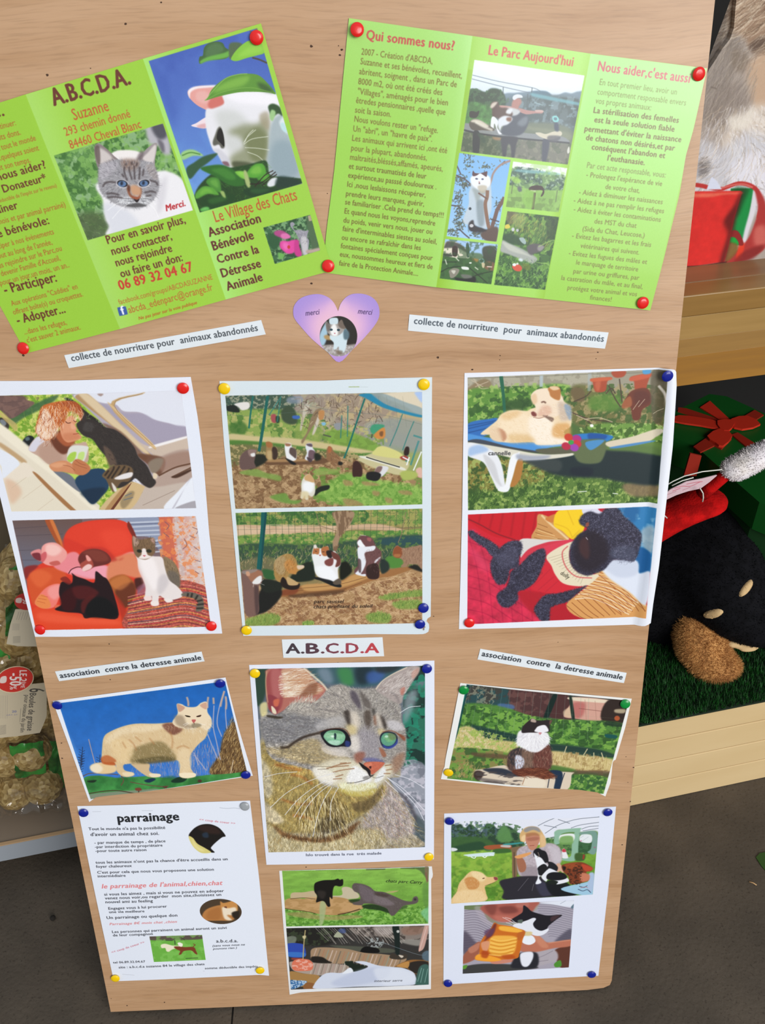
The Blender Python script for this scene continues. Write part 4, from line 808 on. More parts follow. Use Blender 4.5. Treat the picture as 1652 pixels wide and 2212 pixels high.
# ------------------------------------------------------------------ white sheet, right: cream dog on a lounger, poodle in a jumper
def pic_right():
    c = Canvas('1003 805 1466 793 1410 1353 991 1359', 2900, 'e6e9f3')
    c.view(985, 780, 3.4417)
    q = '85 122 1560 58 1480 1042 88 1105'
    c.clip(q); c.R(q, '4c6a34'); c.P('80 110 1570 50 1560 260 1000 260 500 210 90 210', '9a9482', 8); c.N('80 110 1000 70 1000 200 90 210', 'b8b4a0', 30, .5, .15, .6); c.P('85 200 200 130 260 160 240 220 90 220', '8c7a5c', 8)
    c.P('90 220 340 200 560 180 800 170 860 230 840 360 560 400 100 460', '5c8c38', 10); c.N('90 200 860 180 840 400 100 460', '9cbc60', 30, .58, .12, .8); c.N('90 220 860 200 840 400 100 460', '2c5424', 34, .56, .12, .8); c.P('360 300 560 280 520 350 380 370', '2a4a24', 12, .8)
    c.P('850 200 1000 180 1250 240 1560 200 1540 520 1150 520 860 450', '6c6c3c', 12); c.N('850 200 1560 200 1540 520 860 450', 'a49468', 24, .56, .1, .8); c.N('850 200 1560 200 1540 520 860 450', '3c5c28', 36, .56, .1, .8); c.P('1000 260 1200 250 1200 360 1000 360', '5c8834', 16, .8)
    c.P('850 210 900 190 950 220 950 290 890 300 860 260', '6c5c3c', 6)
    c.Ls('1130 180 1180 280 1220 340/1110 240 1150 200 1180 240/1210 130 1230 300/900 400 1000 430 1160 450/870 300 960 260 1000 220/860 380 940 420 1010 470', 9, '4a3a2c', .85); c.Ls('950 430 1060 420 1160 450/890 400 980 440', 7, 'c4b498', .8); c.Ls('110 140 200 190/140 190 240 150/130 130 180 200 240 200', 6, 'c8b8a0', .7)
    c.Ls('85 125 500 115 1000 95 1560 80', 4, '5c5c50', .6); c.Ls('990 90 985 220', 24, 'a8b4b8', .6, 3); c.Ls('632 105 630 190', 24, 'b4c4cc', .8, 3)
    c.P('320 112 345 110 362 270 368 388 350 388 338 250', '1f6248', 2)
    for p in ['1000 130 1140 118 1148 128 1120 150 1105 220 1040 228 1022 205 1010 150', '1155 75 1255 72 1245 110 1200 122 1165 112', '1295 115 1440 88 1442 100 1420 160 1400 215 1330 215 1318 150']: c.P(p, 'a8482c', 3)
    c.P('1005 128 1140 118 1145 138 1010 152', 'c8603c', 3); c.P('1298 116 1440 90 1438 118 1300 148', 'c4583a', 3); c.P('1030 160 1070 150 1060 215 1040 215', 'c86848', 6, .7)
    c.P('1310 215 1410 200 1450 260 1440 320 1380 360 1360 430 1310 430 1290 340 1230 340 1260 270', '6c3424', 5); c.P('1240 300 1290 260 1300 330 1230 350', 'a8623c', 5, .8); c.P('1320 230 1420 230 1440 300 1340 330', '5c2c24', 10, .8)
    c.P('1385 60 1440 58 1440 90 1390 95', '4c98cc', 4); c.P('1450 80 1560 70 1550 300 1500 460 1450 400', '5c5440', 8, .8); c.Ls('1500 180 1540 240 1550 330', 18, 'dcd4c8', .9, 2); c.Ls('1360 290 1310 360/1400 280 1350 340/1530 340 1460 390', 5, 'c8b8a0', .8)
    c.P('980 480 1180 460 1530 480 1530 600 1200 560 1000 550', '6c9440', 8); c.N('960 470 1530 470 1530 600 1000 560', 'b4cc7c', 24, .6, .1, .8); c.N('960 470 1530 470 1530 600 1000 560', '38581f', 30, .56, .1, .8); c.E(1005, 478, 14, 12, 0, 'f0f0f0', 3)
    # lower grass and shade
    c.P('85 700 500 700 760 800 1100 860 1490 900 1480 1045 88 1105', '5c7c38', 8); c.P('85 720 500 720 720 830 600 900 400 940 85 950', '8a7c3c', 16, .9); c.N('85 700 1480 850 1480 1045 88 1105', 'a8bc68', 24, .6, .1, .7); c.N('85 700 1480 850 1480 1045 88 1105', '2c4c20', 36, .55, .1, .8)
    c.H('85 860 760 830 1300 880 1480 1040 88 1100', 1100, 30, -80, '9cbc60 2c5420 6c9438 486c28', .6, 40, 4); c.P('1240 910 1480 900 1480 990 1300 1000', '8c7058', 12, .8); c.Ls('900 970 970 965/1160 980 1200 985', 8, 'e8ece8', .8)
    c.P('480 700 860 690 1100 640 1500 640 1500 900 1250 900 1080 870 760 850 600 780', '1c2c30', 12); c.P('1110 630 1510 600 1510 690 1300 670 1120 660', '6c8c44', 10, .8); c.P('500 720 760 730 760 820 600 790', '3c4444', 14, .8); c.P('860 790 1000 790 1000 850 860 840', '14202c', 10)
    # lounger
    c.P('85 465 240 428 310 428 260 520 200 560 85 590', '2c6cb8', 4); c.Ls('90 500 280 455/90 530 260 490/88 480 300 440', 10, '184c8c', .7, 1)
    c.P('85 540 200 560 400 590 580 600 760 610 860 620 700 640 590 672 400 640 85 590', '4a90d4', 4); c.P('85 590 180 580 400 635 590 665 600 680 400 655 100 605', '3c3c44', 3, .9); c.P('85 600 400 650 560 680 700 690 860 680 860 700 700 725 470 735 420 720 110 640', 'dcd8c8', 3)
    c.P('85 610 180 620 290 680 340 780 362 910 375 950 310 955 260 860 200 750 85 700', 'e6e8ee', 3); c.P('400 720 455 680 470 690 420 860 385 965 310 960 330 930 362 915', 'eef0f4', 3); c.P('455 735 495 735 480 860 440 920 400 930 420 860', 'b07838', 4); c.P('200 690 280 750 320 880 340 930 300 900 240 800', 'c4c4c8', 8, .7); c.P('100 640 180 620 240 660 150 690 90 700', '8cb0e0', 10, .7); c.P('450 690 560 700 700 700 640 730 470 735', '98a0b4', 10, .8)
    c.P('590 655 700 645 870 650 860 680 700 690 620 680', '5c5c48', 5); c.P('850 560 970 535 1150 550 1140 585 1000 640 960 640', '2878c0', 4); c.P('980 535 1110 545 1100 580 1000 600', '14509c', 6); c.P('860 600 960 580 1110 590 1090 720 1030 760 900 740', '5f6c48', 6); c.P('960 600 1100 585 1000 660', '4890d0', 5, .9)
    c.P('1115 600 1300 560 1480 502 1530 505 1440 590 1300 625 1150 640', 'd8ccb4', 3); c.P('1150 636 1440 590 1450 600 1200 645', '4c88c0', 3)
    # dog
    body = '180 540 250 480 300 440 340 390 420 362 520 368 560 350 640 330 800 300 850 400 850 480 800 520 820 570 900 600 800 612 700 620 600 620 560 600 400 605 290 590 250 560 245 545'
    c.P(body, 'ecd4b0', 4); c.P('340 400 460 372 560 420 520 560 380 590 320 500', 'f4dfc0', 24, .9); c.P('330 400 440 365 480 390 380 440', 'e0b880', 16, .7); c.P('560 400 700 420 760 560 900 600 620 620 540 520', 'f8ecdc', 20, .9); c.P('300 500 350 510 375 560 350 595 320 560', 'b87c5c', 7, .8); c.P('250 500 310 490 340 590 280 590 255 560', 'e4c8a8', 10, .8); c.P('720 480 780 460 840 470 840 560 720 560', 'd8a05c', 12, .8); c.P('400 540 540 550 580 600 400 600', 'd8b074', 16, .6)
    c.P('555 280 560 240 610 205 700 200 760 220 800 300 800 360 740 410 680 410 640 420 590 425 560 405 555 375 590 360 575 310', 'f0dcc4', 4); c.P('640 330 700 340 700 390 640 410 600 400', 'd8a890', 12, .7); c.P('680 200 720 185 770 200 770 280 740 285 700 260 690 230', 'b87840', 5); c.P('690 190 740 185 765 205 720 215', 'e4c49c', 4); c.P('555 260 590 240 600 300 570 320', 'e4c4a0', 6); c.P('760 300 840 330 850 420 780 440 760 380', 'c4b0a0', 12, .8); c.P('640 400 720 420 710 450 680 430', '6a4c40', 5, .8)
    c.P('555 380 575 372 595 390 590 410 565 405', '7c3c38', 4); c.L('630 305 650 300 665 310', 10, '5a3428', .9, 2); c.P('800 320 850 340 850 440 820 400', '7898b8', 8, .7); c.L('570 415 620 422 680 400', 5, '9a6c5c', .8)
    c.H(body, 500, 24, 30, 'fff4e0 e0c094 f4e0c0 d4ac78', .4, 40, 3)
    # flower cushion on the lounger
    for x, y, cc in [(835, 565, 'c83c28'), (895, 575, 'b0287c'), (895, 612, 'cc2c3c'), (875, 640, '9c3cac'), (815, 630, 'b82444')]: c.E(x, y, 34, 28, 20, cc, 3)
    c.E(852, 602, 21, 17, 0, '3c9c4c', 2)
    c.T('cannelle', (238, 697), (402, 696), '3c3c40', 1.4, k=1)
    # --- black poodle in a red jumper
    c.view(985, 1080, 3.7545)
    q = '95 115 1610 48 1525 940 90 1005'
    c.clip(q); c.R(q, 'd01c30'); c.P('90 110 840 80 700 200 640 320 520 320 300 290 95 160', 'c81424', 4); c.Ls('200 110 180 190/300 105 270 230/380 100 350 260/470 98 440 290/560 92 530 310/650 90 610 310', 14, 'a00c1c', .6, 5)
    c.L('95 150 200 200 330 270 480 322', 9, '7c1020', .9, 2); c.P('95 250 300 430 280 600 420 700 640 880 700 990 90 1005', 'd02c4c', 14)
    for i in range(8): c.L([(90, 330 + i * 92), (260, 400 + i * 88), (480, 560 + i * 84), (760, 820 + i * 60)], 7, 'a4143c', .7, 2); c.L([(90 + i * 90, 250 + i * 55), (170 + i * 85, 560 + i * 30), (220 + i * 80, 1000)], 7, 'a4143c', .6, 2)
    c.V('95 250 300 430 280 600 700 990 90 1005', .14, 60); c.P('500 740 760 760 900 850 1020 960 760 985 600 900', 'b01828', 16, .9); c.P('95 380 200 440 280 560 200 560', 'e0486c', 30, .5)
    c.P('670 110 820 180 910 320 620 320 650 210', 'cc9458', 4); c.Ls('640 260 760 300 870 318/650 225 780 270/660 190 740 220/630 300 700 320', 7, '9a6434', .8); c.Ls('660 240 800 290/655 275 820 312', 6, 'ecc890', .8); c.Ls('690 120 760 190 830 250 910 320', 16, 'ecd0a0', .9, 2); c.P('720 150 800 110 830 130 780 180', 'cc7c3c', 5)
    c.P('830 80 1030 68 1050 180 1000 300 940 320 860 250 790 200', 'f4cc20', 5); c.Ls('800 190 900 230 940 300/900 80 950 200/1000 240 930 310', 6, 'd4a010', .7, 3); c.P('1020 70 1150 62 1180 110 1060 140', 'd8d8e8', 5); c.P('1150 62 1230 60 1220 90 1170 90', 'c02030', 4)
    c.P('1300 60 1610 48 1560 560 1470 590 1440 400 1380 200', '2f7cb4', 5); c.N('1300 60 1610 48 1560 560 1470 590', '7cb4d8', 60, .58, .2, .8); c.P('1500 240 1590 210 1580 400 1530 400 1500 330', 'a8b8c0', 14, .8); c.P('1440 400 1560 410 1550 580 1470 592', '185c98', 6); c.P('1330 60 1480 60 1440 180 1360 120', '1c5c94', 14, .7)
    # basket
    c.P('890 850 1060 700 1170 550 1300 650 1525 830 1525 940 1060 965', 'd89c5c', 4)
    for i in range(13): c.L([(890 + i * 44, 850 - i * 22), (1000 + i * 44, 940 - i * 18), (1060 + i * 46, 965 - i * 8)], 7, '8c4c24', .7, 1)
    for i in range(12): c.L([(960 + i * 12, 800 - i * 20), (1120 + i * 22, 800 - i * 14), (1400 + i * 12, 925 - i * 16)], 12, 'ecc48c' if i % 2 else 'f0dcc0', .75, 1)
    for i in range(9): c.L([(1000 + i * 20, 760 - i * 22), (1180 + i * 24, 820 - i * 20), (1340 + i * 20, 930 - i * 18)], 6, '9c4c24', .7, 1)
    c.Ls('1170 550 1250 640 1400 740 1525 840', 22, 'e4c08c', .95, 2); c.Ls('1150 600 1300 720 1525 880', 6, 'a06030', .7)
    c.P('1100 500 1440 480 1480 590 1560 570 1525 830 1400 740 1250 640 1165 550', 'dce2f0', 6); c.P('1180 500 1440 480 1460 600 1300 620', 'c4ccdf', 16, .7)
    # jumper
    c.P('515 320 700 318 860 322 960 330 860 400 720 460 600 470 530 480', 'd8d4d0', 5); c.P('515 500 580 400 700 350 800 330 960 325 860 380 760 430 720 460 640 500', 'd03448', 4)
    c.P('560 490 640 400 700 380 860 330 960 325 760 450 700 380 600 480 540 530', 'd83850', 4)
    c.P('720 450 760 500 800 600 900 680 1050 680 1000 710 900 740 760 752 640 730 610 700 640 620 700 520', 'd02434', 4)
    c.P('730 455 830 380 960 330 920 400 920 480 960 560 1040 600 1150 600 1130 640 1060 690 960 695 860 670 800 600 770 530', 'e4d8bc', 4)
    for i in range(13): t = i / 12; c.L([(745 + t * 260, 470 + t * 210 - 0), (880 + t * 150, 430 + t * 190)], 5, 'b4a88c', .7, 1)
    c.L('905 370 860 420 870 500 910 570 980 620 1100 630', 8, 'c83c44', .9, 2); c.Ls('620 700 760 560/660 730 790 620/720 745 830 650/560 500 660 400/600 480 700 390', 6, 'a81c30', .6, 2)
    c.T('dolly', (840, 598), (905, 640), '3c3828', .5, k=1.2)
    # poodle
    D = ['95 255 130 248 180 280 260 320 330 370 350 410 320 450 280 440 230 380 130 310', '280 500 310 440 340 400 400 350 480 325 530 350 530 400 510 470 500 540 440 560 420 620 400 670 340 680 300 630 280 560',
         '520 520 600 440 700 390 725 450 690 560 640 660 560 720 500 740 500 800 440 860 370 860 330 800 340 750 400 710 430 640 440 580', '630 880 660 830 720 770 850 750 1000 710 1060 690 1000 740 900 820 800 850 760 880 750 980 700 985 650 930',
         '1010 130 1080 90 1160 110 1220 60 1300 60 1360 130 1440 200 1500 280 1480 400 1440 490 1370 485 1290 480 1250 500 1200 560 1130 590 1060 610 980 580 930 520 915 440 930 360 970 300 1000 270 1060 230 1000 190']
    for p in D:
        c.P(p, '302e40', 6); q2 = pts(p); 
        c.H(p, int(240 + len(q2) * 60), 22, 0, '54546c 1c1a26 42425a 6c6c84 242030', .7, 180, 5, curve=1.5)
    c.P('980 300 1100 240 1200 300 1240 440 1160 540 1040 580 960 500 950 400', '231a24', 26, .8); c.P('1000 330 1060 300 1080 420 1060 480 1000 420', '4c2c2c', 16, .7); c.P('1240 420 1330 370 1440 380 1440 480 1290 480', '50566c', 20, .6)
    c.H('1010 130 1160 110 1300 60 1440 200 1500 280 1440 490 1290 480 1200 300 1060 230', 500, 26, 0, '8c8ca4 3c3a50 686880', .6, 180, 4, curve=2)
    c.P('1050 185 1075 180 1070 210 1050 215', 'a0503c', 4, .8); c.L('1050 300 1065 320', 6, 'c8c8d4', .8); c.P('300 470 400 400 470 360 500 460 420 540', '5c5c74', 24, .4)
    c.clip(); return c
# ------------------------------------------------------------------ large portrait of the green-eyed tabby
def pic_tabby():
    c = Canvas('538 1436 938 1427 937 1856 575 1868', 3200, 'e2e6f4')
    c.view(540, 1420, 4.13)
    q = '40 102 1558 72 1558 1688 165 1735'
    c.clip(q); c.R(q, '5a6470')
    c.P('30 90 160 90 130 350 60 420', '2c4438', 10); c.P('500 85 1400 75 1200 220 1000 260 800 240 640 220 520 130', '3c5c64', 10); c.P('600 110 700 100 740 220 660 220', '7c8c9c', 26, .8); c.P('780 100 900 100 920 240 820 230', '3f8a48', 26, .8); c.P('940 90 1100 90 1060 220 960 230', '1c2c34', 26, .9); c.P('1050 130 1200 120 1160 210 1050 220', '3c5ca0', 24, .8); c.P('1120 80 1350 75 1250 130 1140 130', '24282c', 20, .8)
    c.P('1380 300 1420 200 1500 80 1570 80 1570 1000 1380 1000 1380 620', '2c6c58', 20); c.P('1420 80 1570 75 1570 240 1500 260 1440 200', '6c7884', 26, .8); c.N('1380 150 1570 100 1570 980 1390 980', '18302c', 90, .5, .1, .9); c.N('1380 250 1570 200 1570 980 1390 980', '24886c', 60, .6, .1, .8); c.P('1380 350 1480 280 1480 380 1400 560 1370 560', '8c949c', 26, .8)
    c.P('1340 1000 1570 980 1570 1690 1480 1700 1450 1400 1300 1200 1260 1080', '9498a4', 12); c.N('1300 1000 1570 980 1570 1690 1480 1690', 'c8c4d0', 50, .55, .15, .7); c.N('1300 1000 1570 980 1570 1690 1480 1690', '6c707c', 60, .58, .15, .7); c.P('1460 1400 1570 1500 1570 1700 1480 1700', '4c585c', 20, .9); c.P('1300 1180 1400 1250 1480 1400 1470 1460 1400 1300', '4c4850', 12, .8)
    # chest and neck
    c.P('100 700 200 600 1200 900 1340 1050 1240 1080 1330 1220 1420 1380 1470 1450 1440 1560 1480 1700 160 1740 100 1000', 'a49a84', 8)
    c.P('100 780 260 760 600 1000 900 1180 1150 1130 1200 1080 1250 1180 1100 1330 800 1500 400 1560 160 1480', 'a08c54', 24); c.P('180 820 500 860 700 1000 600 1060 300 1000', 'b89c58', 26, .8); c.P('1180 1080 1300 1200 1420 1400 1440 1560 1200 1600 1000 1500 1100 1330 1220 1200', 'a89c98', 22); c.P('160 1500 400 1590 700 1620 1000 1520 1200 1560 1100 1700 160 1740', 'b8aa84', 24)
    fur = lambda x, y: 90 + (700 - x) * .055 if y > 1000 else 150
    R1 = '100 760 600 900 900 1180 1180 1130 1330 1220 1440 1400 1470 1700 160 1740'
    c.H(R1, 1700, 60, fur, 'd8c894 7c6838 b89c5c 5c4c2c e4d8ac 94804c a8702c', .55, 22, 5)
    c.H('1180 1080 1330 1220 1440 1400 1460 1690 1100 1690 1000 1500', 700, 44, 75, 'ccc0bc 80746c a89890 e0d8d4 6c6058', .5, 30, 5)
    c.P('200 1480 320 1560 500 1600 700 1590 860 1520 980 1450 880 1570 680 1640 480 1630 300 1600', '6c4828', 16, .85); c.H('200 1480 320 1540 700 1570 980 1450 880 1570 480 1630', 300, 40, 90, '4c3018 6c4424 38281c', .6, 30, 5); c.P('600 1440 760 1420 860 1480 700 1560 600 1530', '40382c', 14, .7)
    c.P('640 1250 740 1280 820 1400 760 1480 680 1400', '5c4c2c', 18, .6); c.P('900 1300 1050 1260 1180 1150 1120 1300 980 1380', '5c4c34', 16, .7); c.P('500 1440 560 1400 640 1440 560 1520', 'd4c490', 10, .7)
    for l in ['240 870 330 890 460 890 600 900', '220 950 340 980 460 1000', '360 1040 460 1060 560 1130', '280 1260 420 1300 560 1300', '380 1400 500 1420 560 1440']: c.L(l, 26, 'a4602c', .6, 10)
    c.H('230 850 600 880 600 960 480 1010 240 970', 260, 46, 15, 'b0682c 8a4a20 d8a860', .6, 20, 5)
    c.P('100 1280 160 1300 300 1440 240 1480 150 1440', 'dcd0b8', 20, .7); c.P('90 900 180 1000 200 1200 140 1250 110 1080', 'c4bca8', 20, .7)
    # head
    head = '90 560 130 480 260 500 420 380 560 360 700 270 800 240 900 270 1000 275 1120 270 1250 290 1340 420 1350 560 1390 660 1385 900 1330 1000 1260 1060 1190 1090 1100 1180 960 1190 800 1160 640 1120 540 1000 200 900 120 700'
    c.P(head, '9a948e', 8)
    c.P('100 560 300 500 600 520 700 600 560 680 380 750 120 740', '7d7c80', 26, .8); c.P('560 360 800 240 880 300 900 480 760 520 500 520 400 460', 'a8a098', 26, .8)
    hf = lambda x, y: math.degrees(math.atan2(y - 760, x - 1050))
    c.H(head, 3000, 34, hf, 'c8c4bc 64605c a09890 48484c dcd8cc 88807c 6c6c78', .6, 18, 4)
    c.P('120 800 300 800 560 720 700 820 900 900 700 960 500 940 260 880', 'a89468', 20, .65); c.H('120 800 300 790 560 720 700 820 900 900 700 980 300 900', 500, 36, 185, 'c8b078 7c6440 a48c5c d8c89c', .55, 25, 4)
    c.V(head, .16, 12); c.V(R1, .2, 20, st=(1, 2)); c.V(R1, .14, 9)
    # ears
    c.P('140 180 170 100 480 95 540 160 600 220 680 280 560 400 400 400 300 470 240 500 190 480 150 400', 'b06c60', 5)
    c.P('150 160 200 100 280 100 300 250 290 400 260 470 210 440 160 340 145 260', '9c4c4c', 8); c.P('190 110 260 105 290 200 280 330 220 380 190 260', 'b46a68', 14, .8); c.P('160 330 260 380 240 500 195 490 160 440', '8c3c44', 8); c.P('210 380 260 370 250 430 215 430', 'd06c50', 6, .9); c.P('190 430 225 460 235 500 200 490', 'e4d8bc', 4)
    c.P('280 110 470 100 540 170 600 240 660 290 560 330 400 330 300 330 320 230', 'c89c80', 10); c.H('250 180 320 140 360 330 270 340', 320, 130, -5, 'f0e8d8 e0c8a8 c89070 f8f4ec', .6, 14, 5); c.H('330 130 470 100 600 240 560 330 360 340', 400, 70, -10, 'e8dcc8 9c6040 c89468 f4ecdc', .55, 20, 5)
    c.P('540 230 600 230 590 320 520 340 440 350 480 290', '7c4a34', 12, .7); c.L('480 96 560 160 640 230 690 290', 16, 'e8dcc4', .9, 4); c.L('150 120 140 200 145 300 160 400', 8, 'c8a880', .8, 3)
    c.P('1120 280 1160 220 1260 150 1400 80 1500 75 1512 110 1470 180 1420 260 1370 330 1350 400 1300 400 1180 330', 'a89c98', 5); c.P('1200 230 1320 150 1480 85 1490 130 1400 240 1340 320 1250 300', 'b4a8a4', 8); c.H('1140 270 1260 180 1480 90 1440 200 1350 350 1200 320', 450, 40, -40, 'd8d0c8 7c706c e8e0dc 9c8c88', .55, 25, 4); c.P('1340 280 1380 260 1370 320 1345 330', 'b86c5c', 8, .7); c.L('1120 280 1180 205 1280 140 1400 85', 8, 'ecd8c0', .9, 3); c.P('1440 130 1500 90 1500 140 1450 190', 'c89484', 8, .6)
    c.P('150 510 230 520 300 530 250 545 160 530', '2c2418', 8, .8); c.P('90 420 150 400 150 500 100 520', 'd8cc94', 10, .9); c.H('420 380 560 360 560 430 300 470', 220, 60, -60, 'e8e4d4 c8c0b0 9c948c', .6, 25, 4)
    for l in ['420 420 500 400 620 420', '560 470 640 460 760 480', '300 560 420 540 560 560', '1240 420 1290 460 1320 520', '1250 300 1300 340 1330 400', '700 340 760 330 820 360', '160 640 280 640 420 690', '380 620 480 610 580 630']: c.L(l, 16, '5c5658', .4, 7)
    # stripes of the forehead
    for p, k in [('835 480 880 470 900 540 895 610 870 600 850 540', '2c2420'), ('1150 520 1180 520 1215 590 1205 640 1180 600', '2c2420'), ('1020 480 1070 470 1080 560 1050 640 1020 560', '4c4038'), ('1085 460 1105 450 1115 500 1100 520', '2c2824'), ('1100 520 1120 520 1125 600 1110 590', '7c4830'), ('900 290 960 330 990 460 960 440 900 360', '4c4450'), ('980 300 1060 380 1080 450 1020 430', '5c5450'), ('760 520 820 560 860 620 780 560', '8c8478')]: c.P(p, k, 13, .8)
    c.P('900 480 960 500 980 600 920 640 900 560', 'e0d4c4', 22, .8); c.P('1120 490 1160 520 1180 640 1140 600', 'dccfc0', 20, .75); c.P('860 600 940 610 950 680 880 680', 'd8c48c', 22, .8); c.P('1130 640 1200 640 1160 700', 'd8c48c', 20, .7); c.P('1220 560 1330 570 1370 640 1260 640', 'ccc8cc', 16, .8)
    c.P('600 580 800 520 840 600 700 620 600 650', 'bcb8b8', 20, .7)
    c.P('980 640 1060 640 1150 700 1160 800 1180 900 1060 920 960 860 940 760', '9a949c', 34, .7); c.H('980 600 1100 600 1150 700 1180 880 1020 900 960 800', 420, 24, 95, '6c6870 c4c0c4 8c8488 b0a8b0', .55, 20, 4)
    c.P('900 700 960 700 980 800 940 850 890 800', 'e4dcd4', 24, .85)
    # cheek line
    c.L('270 800 340 795 400 750 500 700 640 665 700 650', 24, '30241c', .9, 6); c.L('640 800 700 850 900 880', 16, 'd8d0cc', .7, 8)
    c.P('640 760 700 800 830 810 880 860 780 880 660 820', 'dcd4cc', 28, .8)
    # eyes
    c.P('630 690 650 650 740 628 830 640 880 690 900 760 880 790 820 790 740 795 680 770', '14161c', 4); c.P('655 700 690 655 760 645 820 660 850 700 830 755 780 780 720 770 680 740', '7fb894', 3); c.P('665 690 740 660 830 680 820 720 700 720', 'a4d0a8', 10, .6); c.P('700 740 800 740 780 778 720 768', 'b8dcc8', 8, .8); c.P('690 660 790 650 830 680 760 670', '4c7c54', 8, .7); c.P('752 672 768 680 766 720 754 728 748 700', '1c3038', 3); c.P('850 740 890 750 885 790 850 785', '2c3c7c', 5, .9); c.E(735, 700, 16, 10, 0, 'e4f4e8', 4, .8)
    c.P('1155 720 1175 670 1230 655 1290 670 1315 715 1300 770 1240 805 1180 790', '1c2434', 4); c.P('1165 720 1190 675 1240 668 1290 690 1300 730 1270 775 1220 785 1180 765', '5f9c80', 3); c.P('1190 700 1250 690 1280 730 1230 750', '7cb47c', 8, .8); c.P('1230 670 1290 680 1300 720 1250 730', '6c7c50', 8, .7); c.P('1180 770 1230 790 1290 760 1310 720 1312 760 1260 805 1200 803', '34489c', 5, .9); c.E(1215, 700, 16, 10, 0, 'c8e4d4', 4, .8)
    c.L('620 660 700 640 800 628 860 650 890 700', 9, '5c3424', .8, 3); c.L('1180 660 1250 648 1310 670 1370 720', 9, '7c4834', .9, 3); c.P('1310 670 1380 700 1375 740 1330 700', '8c4c34', 8, .8)
    # muzzle
    c.P('600 960 760 900 960 920 1080 1040 1200 940 1260 950 1280 1020 1200 1090 1100 1160 960 1190 780 1150 640 1100 560 1020', 'd8d0b8', 26); c.P('940 960 1060 1040 1080 1100 980 1120 860 1100 880 1020', 'ecebea', 16); c.P('1120 1060 1190 970 1210 1020 1170 1090 1110 1110', 'e8e8e8', 10); c.P('560 980 700 1000 780 1080 700 1120 600 1080', 'f0ece4', 20, .8); c.P('820 1110 960 1130 1100 1110 1120 1150 960 1190 820 1170', 'e8e8c8', 14, .9); c.P('780 1160 960 1190 1120 1160 1080 1220 900 1230', 'c8b860', 14, .8)
    c.P('940 850 1020 840 1010 910 960 940 930 900', '94503c', 18, .7); c.P('1150 800 1190 820 1215 870 1180 880', '9c5c40', 8, .8); c.P('1270 900 1380 840 1340 980 1280 1030', '9c6848', 24, .55); c.P('1000 900 1100 890 1190 920 1180 940 1060 930', '5c5c94', 14, .7)
    c.P('1010 945 1070 925 1190 930 1185 960 1130 1010 1085 1040 1060 1000', 'c46a52', 4); c.P('1020 950 1080 935 1080 960 1050 970', 'd88468', 6, .8); c.P('970 930 1020 960 1070 1000 1075 1045 1110 1035 1070 1060 1040 1010 1000 980', '1c1618', 4); c.P('1060 970 1080 965 1075 990', '401c1c', 3); c.L('1070 1040 1075 1060 1030 1085 940 1110 860 1115', 9, '5c5854', .85, 3); c.L('1080 1050 1120 1070 1190 1050', 6, '4c4844', .7, 3); c.P('1010 1060 1060 1050 1050 1075 1010 1080', '6c6864', 8, .7)
    c.Ls('720 975 800 950 900 935/680 985 760 970 880 960/740 1020 820 1000 930 985/760 1060 830 1040/740 1080 820 1075/800 940 860 935/1200 960 1260 950/1210 1000 1270 990/1190 1030 1250 1030', 11, '8c5c3c', .75, 3); c.Ls('560 970 640 968 720 970/600 995 700 990', 5, '5c4c3c', .7)
    c.H('820 1110 1100 1110 1120 1180 960 1210 700 1150', 260, 40, 95, 'f4f0d8 d8cc90 b8a860', .5, 25, 4)
    c.H('420 1230 760 1240 900 1380 800 1560 560 1580 420 1450', 420, 110, lambda x, y: 112 - x * .035, '4c3c20 e4d4a0 3a2e1c c8b070 6c5430 f0e4c0', .7, 14, 7)
    c.H('200 1580 700 1640 1000 1540 1200 1600 1100 1690 180 1720', 420, 60, 95, 'e8dcb8 a89468 f0e8cc 8c7c54', .6, 25, 6)
    c.H('1180 1100 1320 1220 1440 1420 1440 1560 1200 1600', 260, 40, 70, 'e4dcdc b89090 8c8488', .6, 30, 6)
    c.V(head, .08, 8)
    # whiskers
    c.Ls('180 1335 330 1200 520 1100 760 1020/310 1400 420 1270 560 1160 680 1090/390 1420 480 1290 600 1180 730 1100/440 1440 520 1310 620 1200 740 1110/560 1590 600 1420 660 1260 730 1150/715 1450 720 1300 750 1220 790 1150/130 1060 260 1030 420 1015', 5.5, 'e4e4ea', .95, .8)
    c.Ls('1290 1040 1420 1080 1556 1160/1230 1070 1380 1180 1556 1360/1220 1065 1350 1180 1480 1320 1550 1450/1200 1090 1320 1200/1335 490 1420 440 1520 428', 5.5, 'e8e8f0', .95, .8); c.Ls('160 770 200 800 260 820', 4, 'e8e4dc', .8)
    c.clip(); c.T('Islo trouvé dans la rue  trés malade', (500, 1765), (1170, 1750), '4c5060', 1.2, k=.95)
    return c
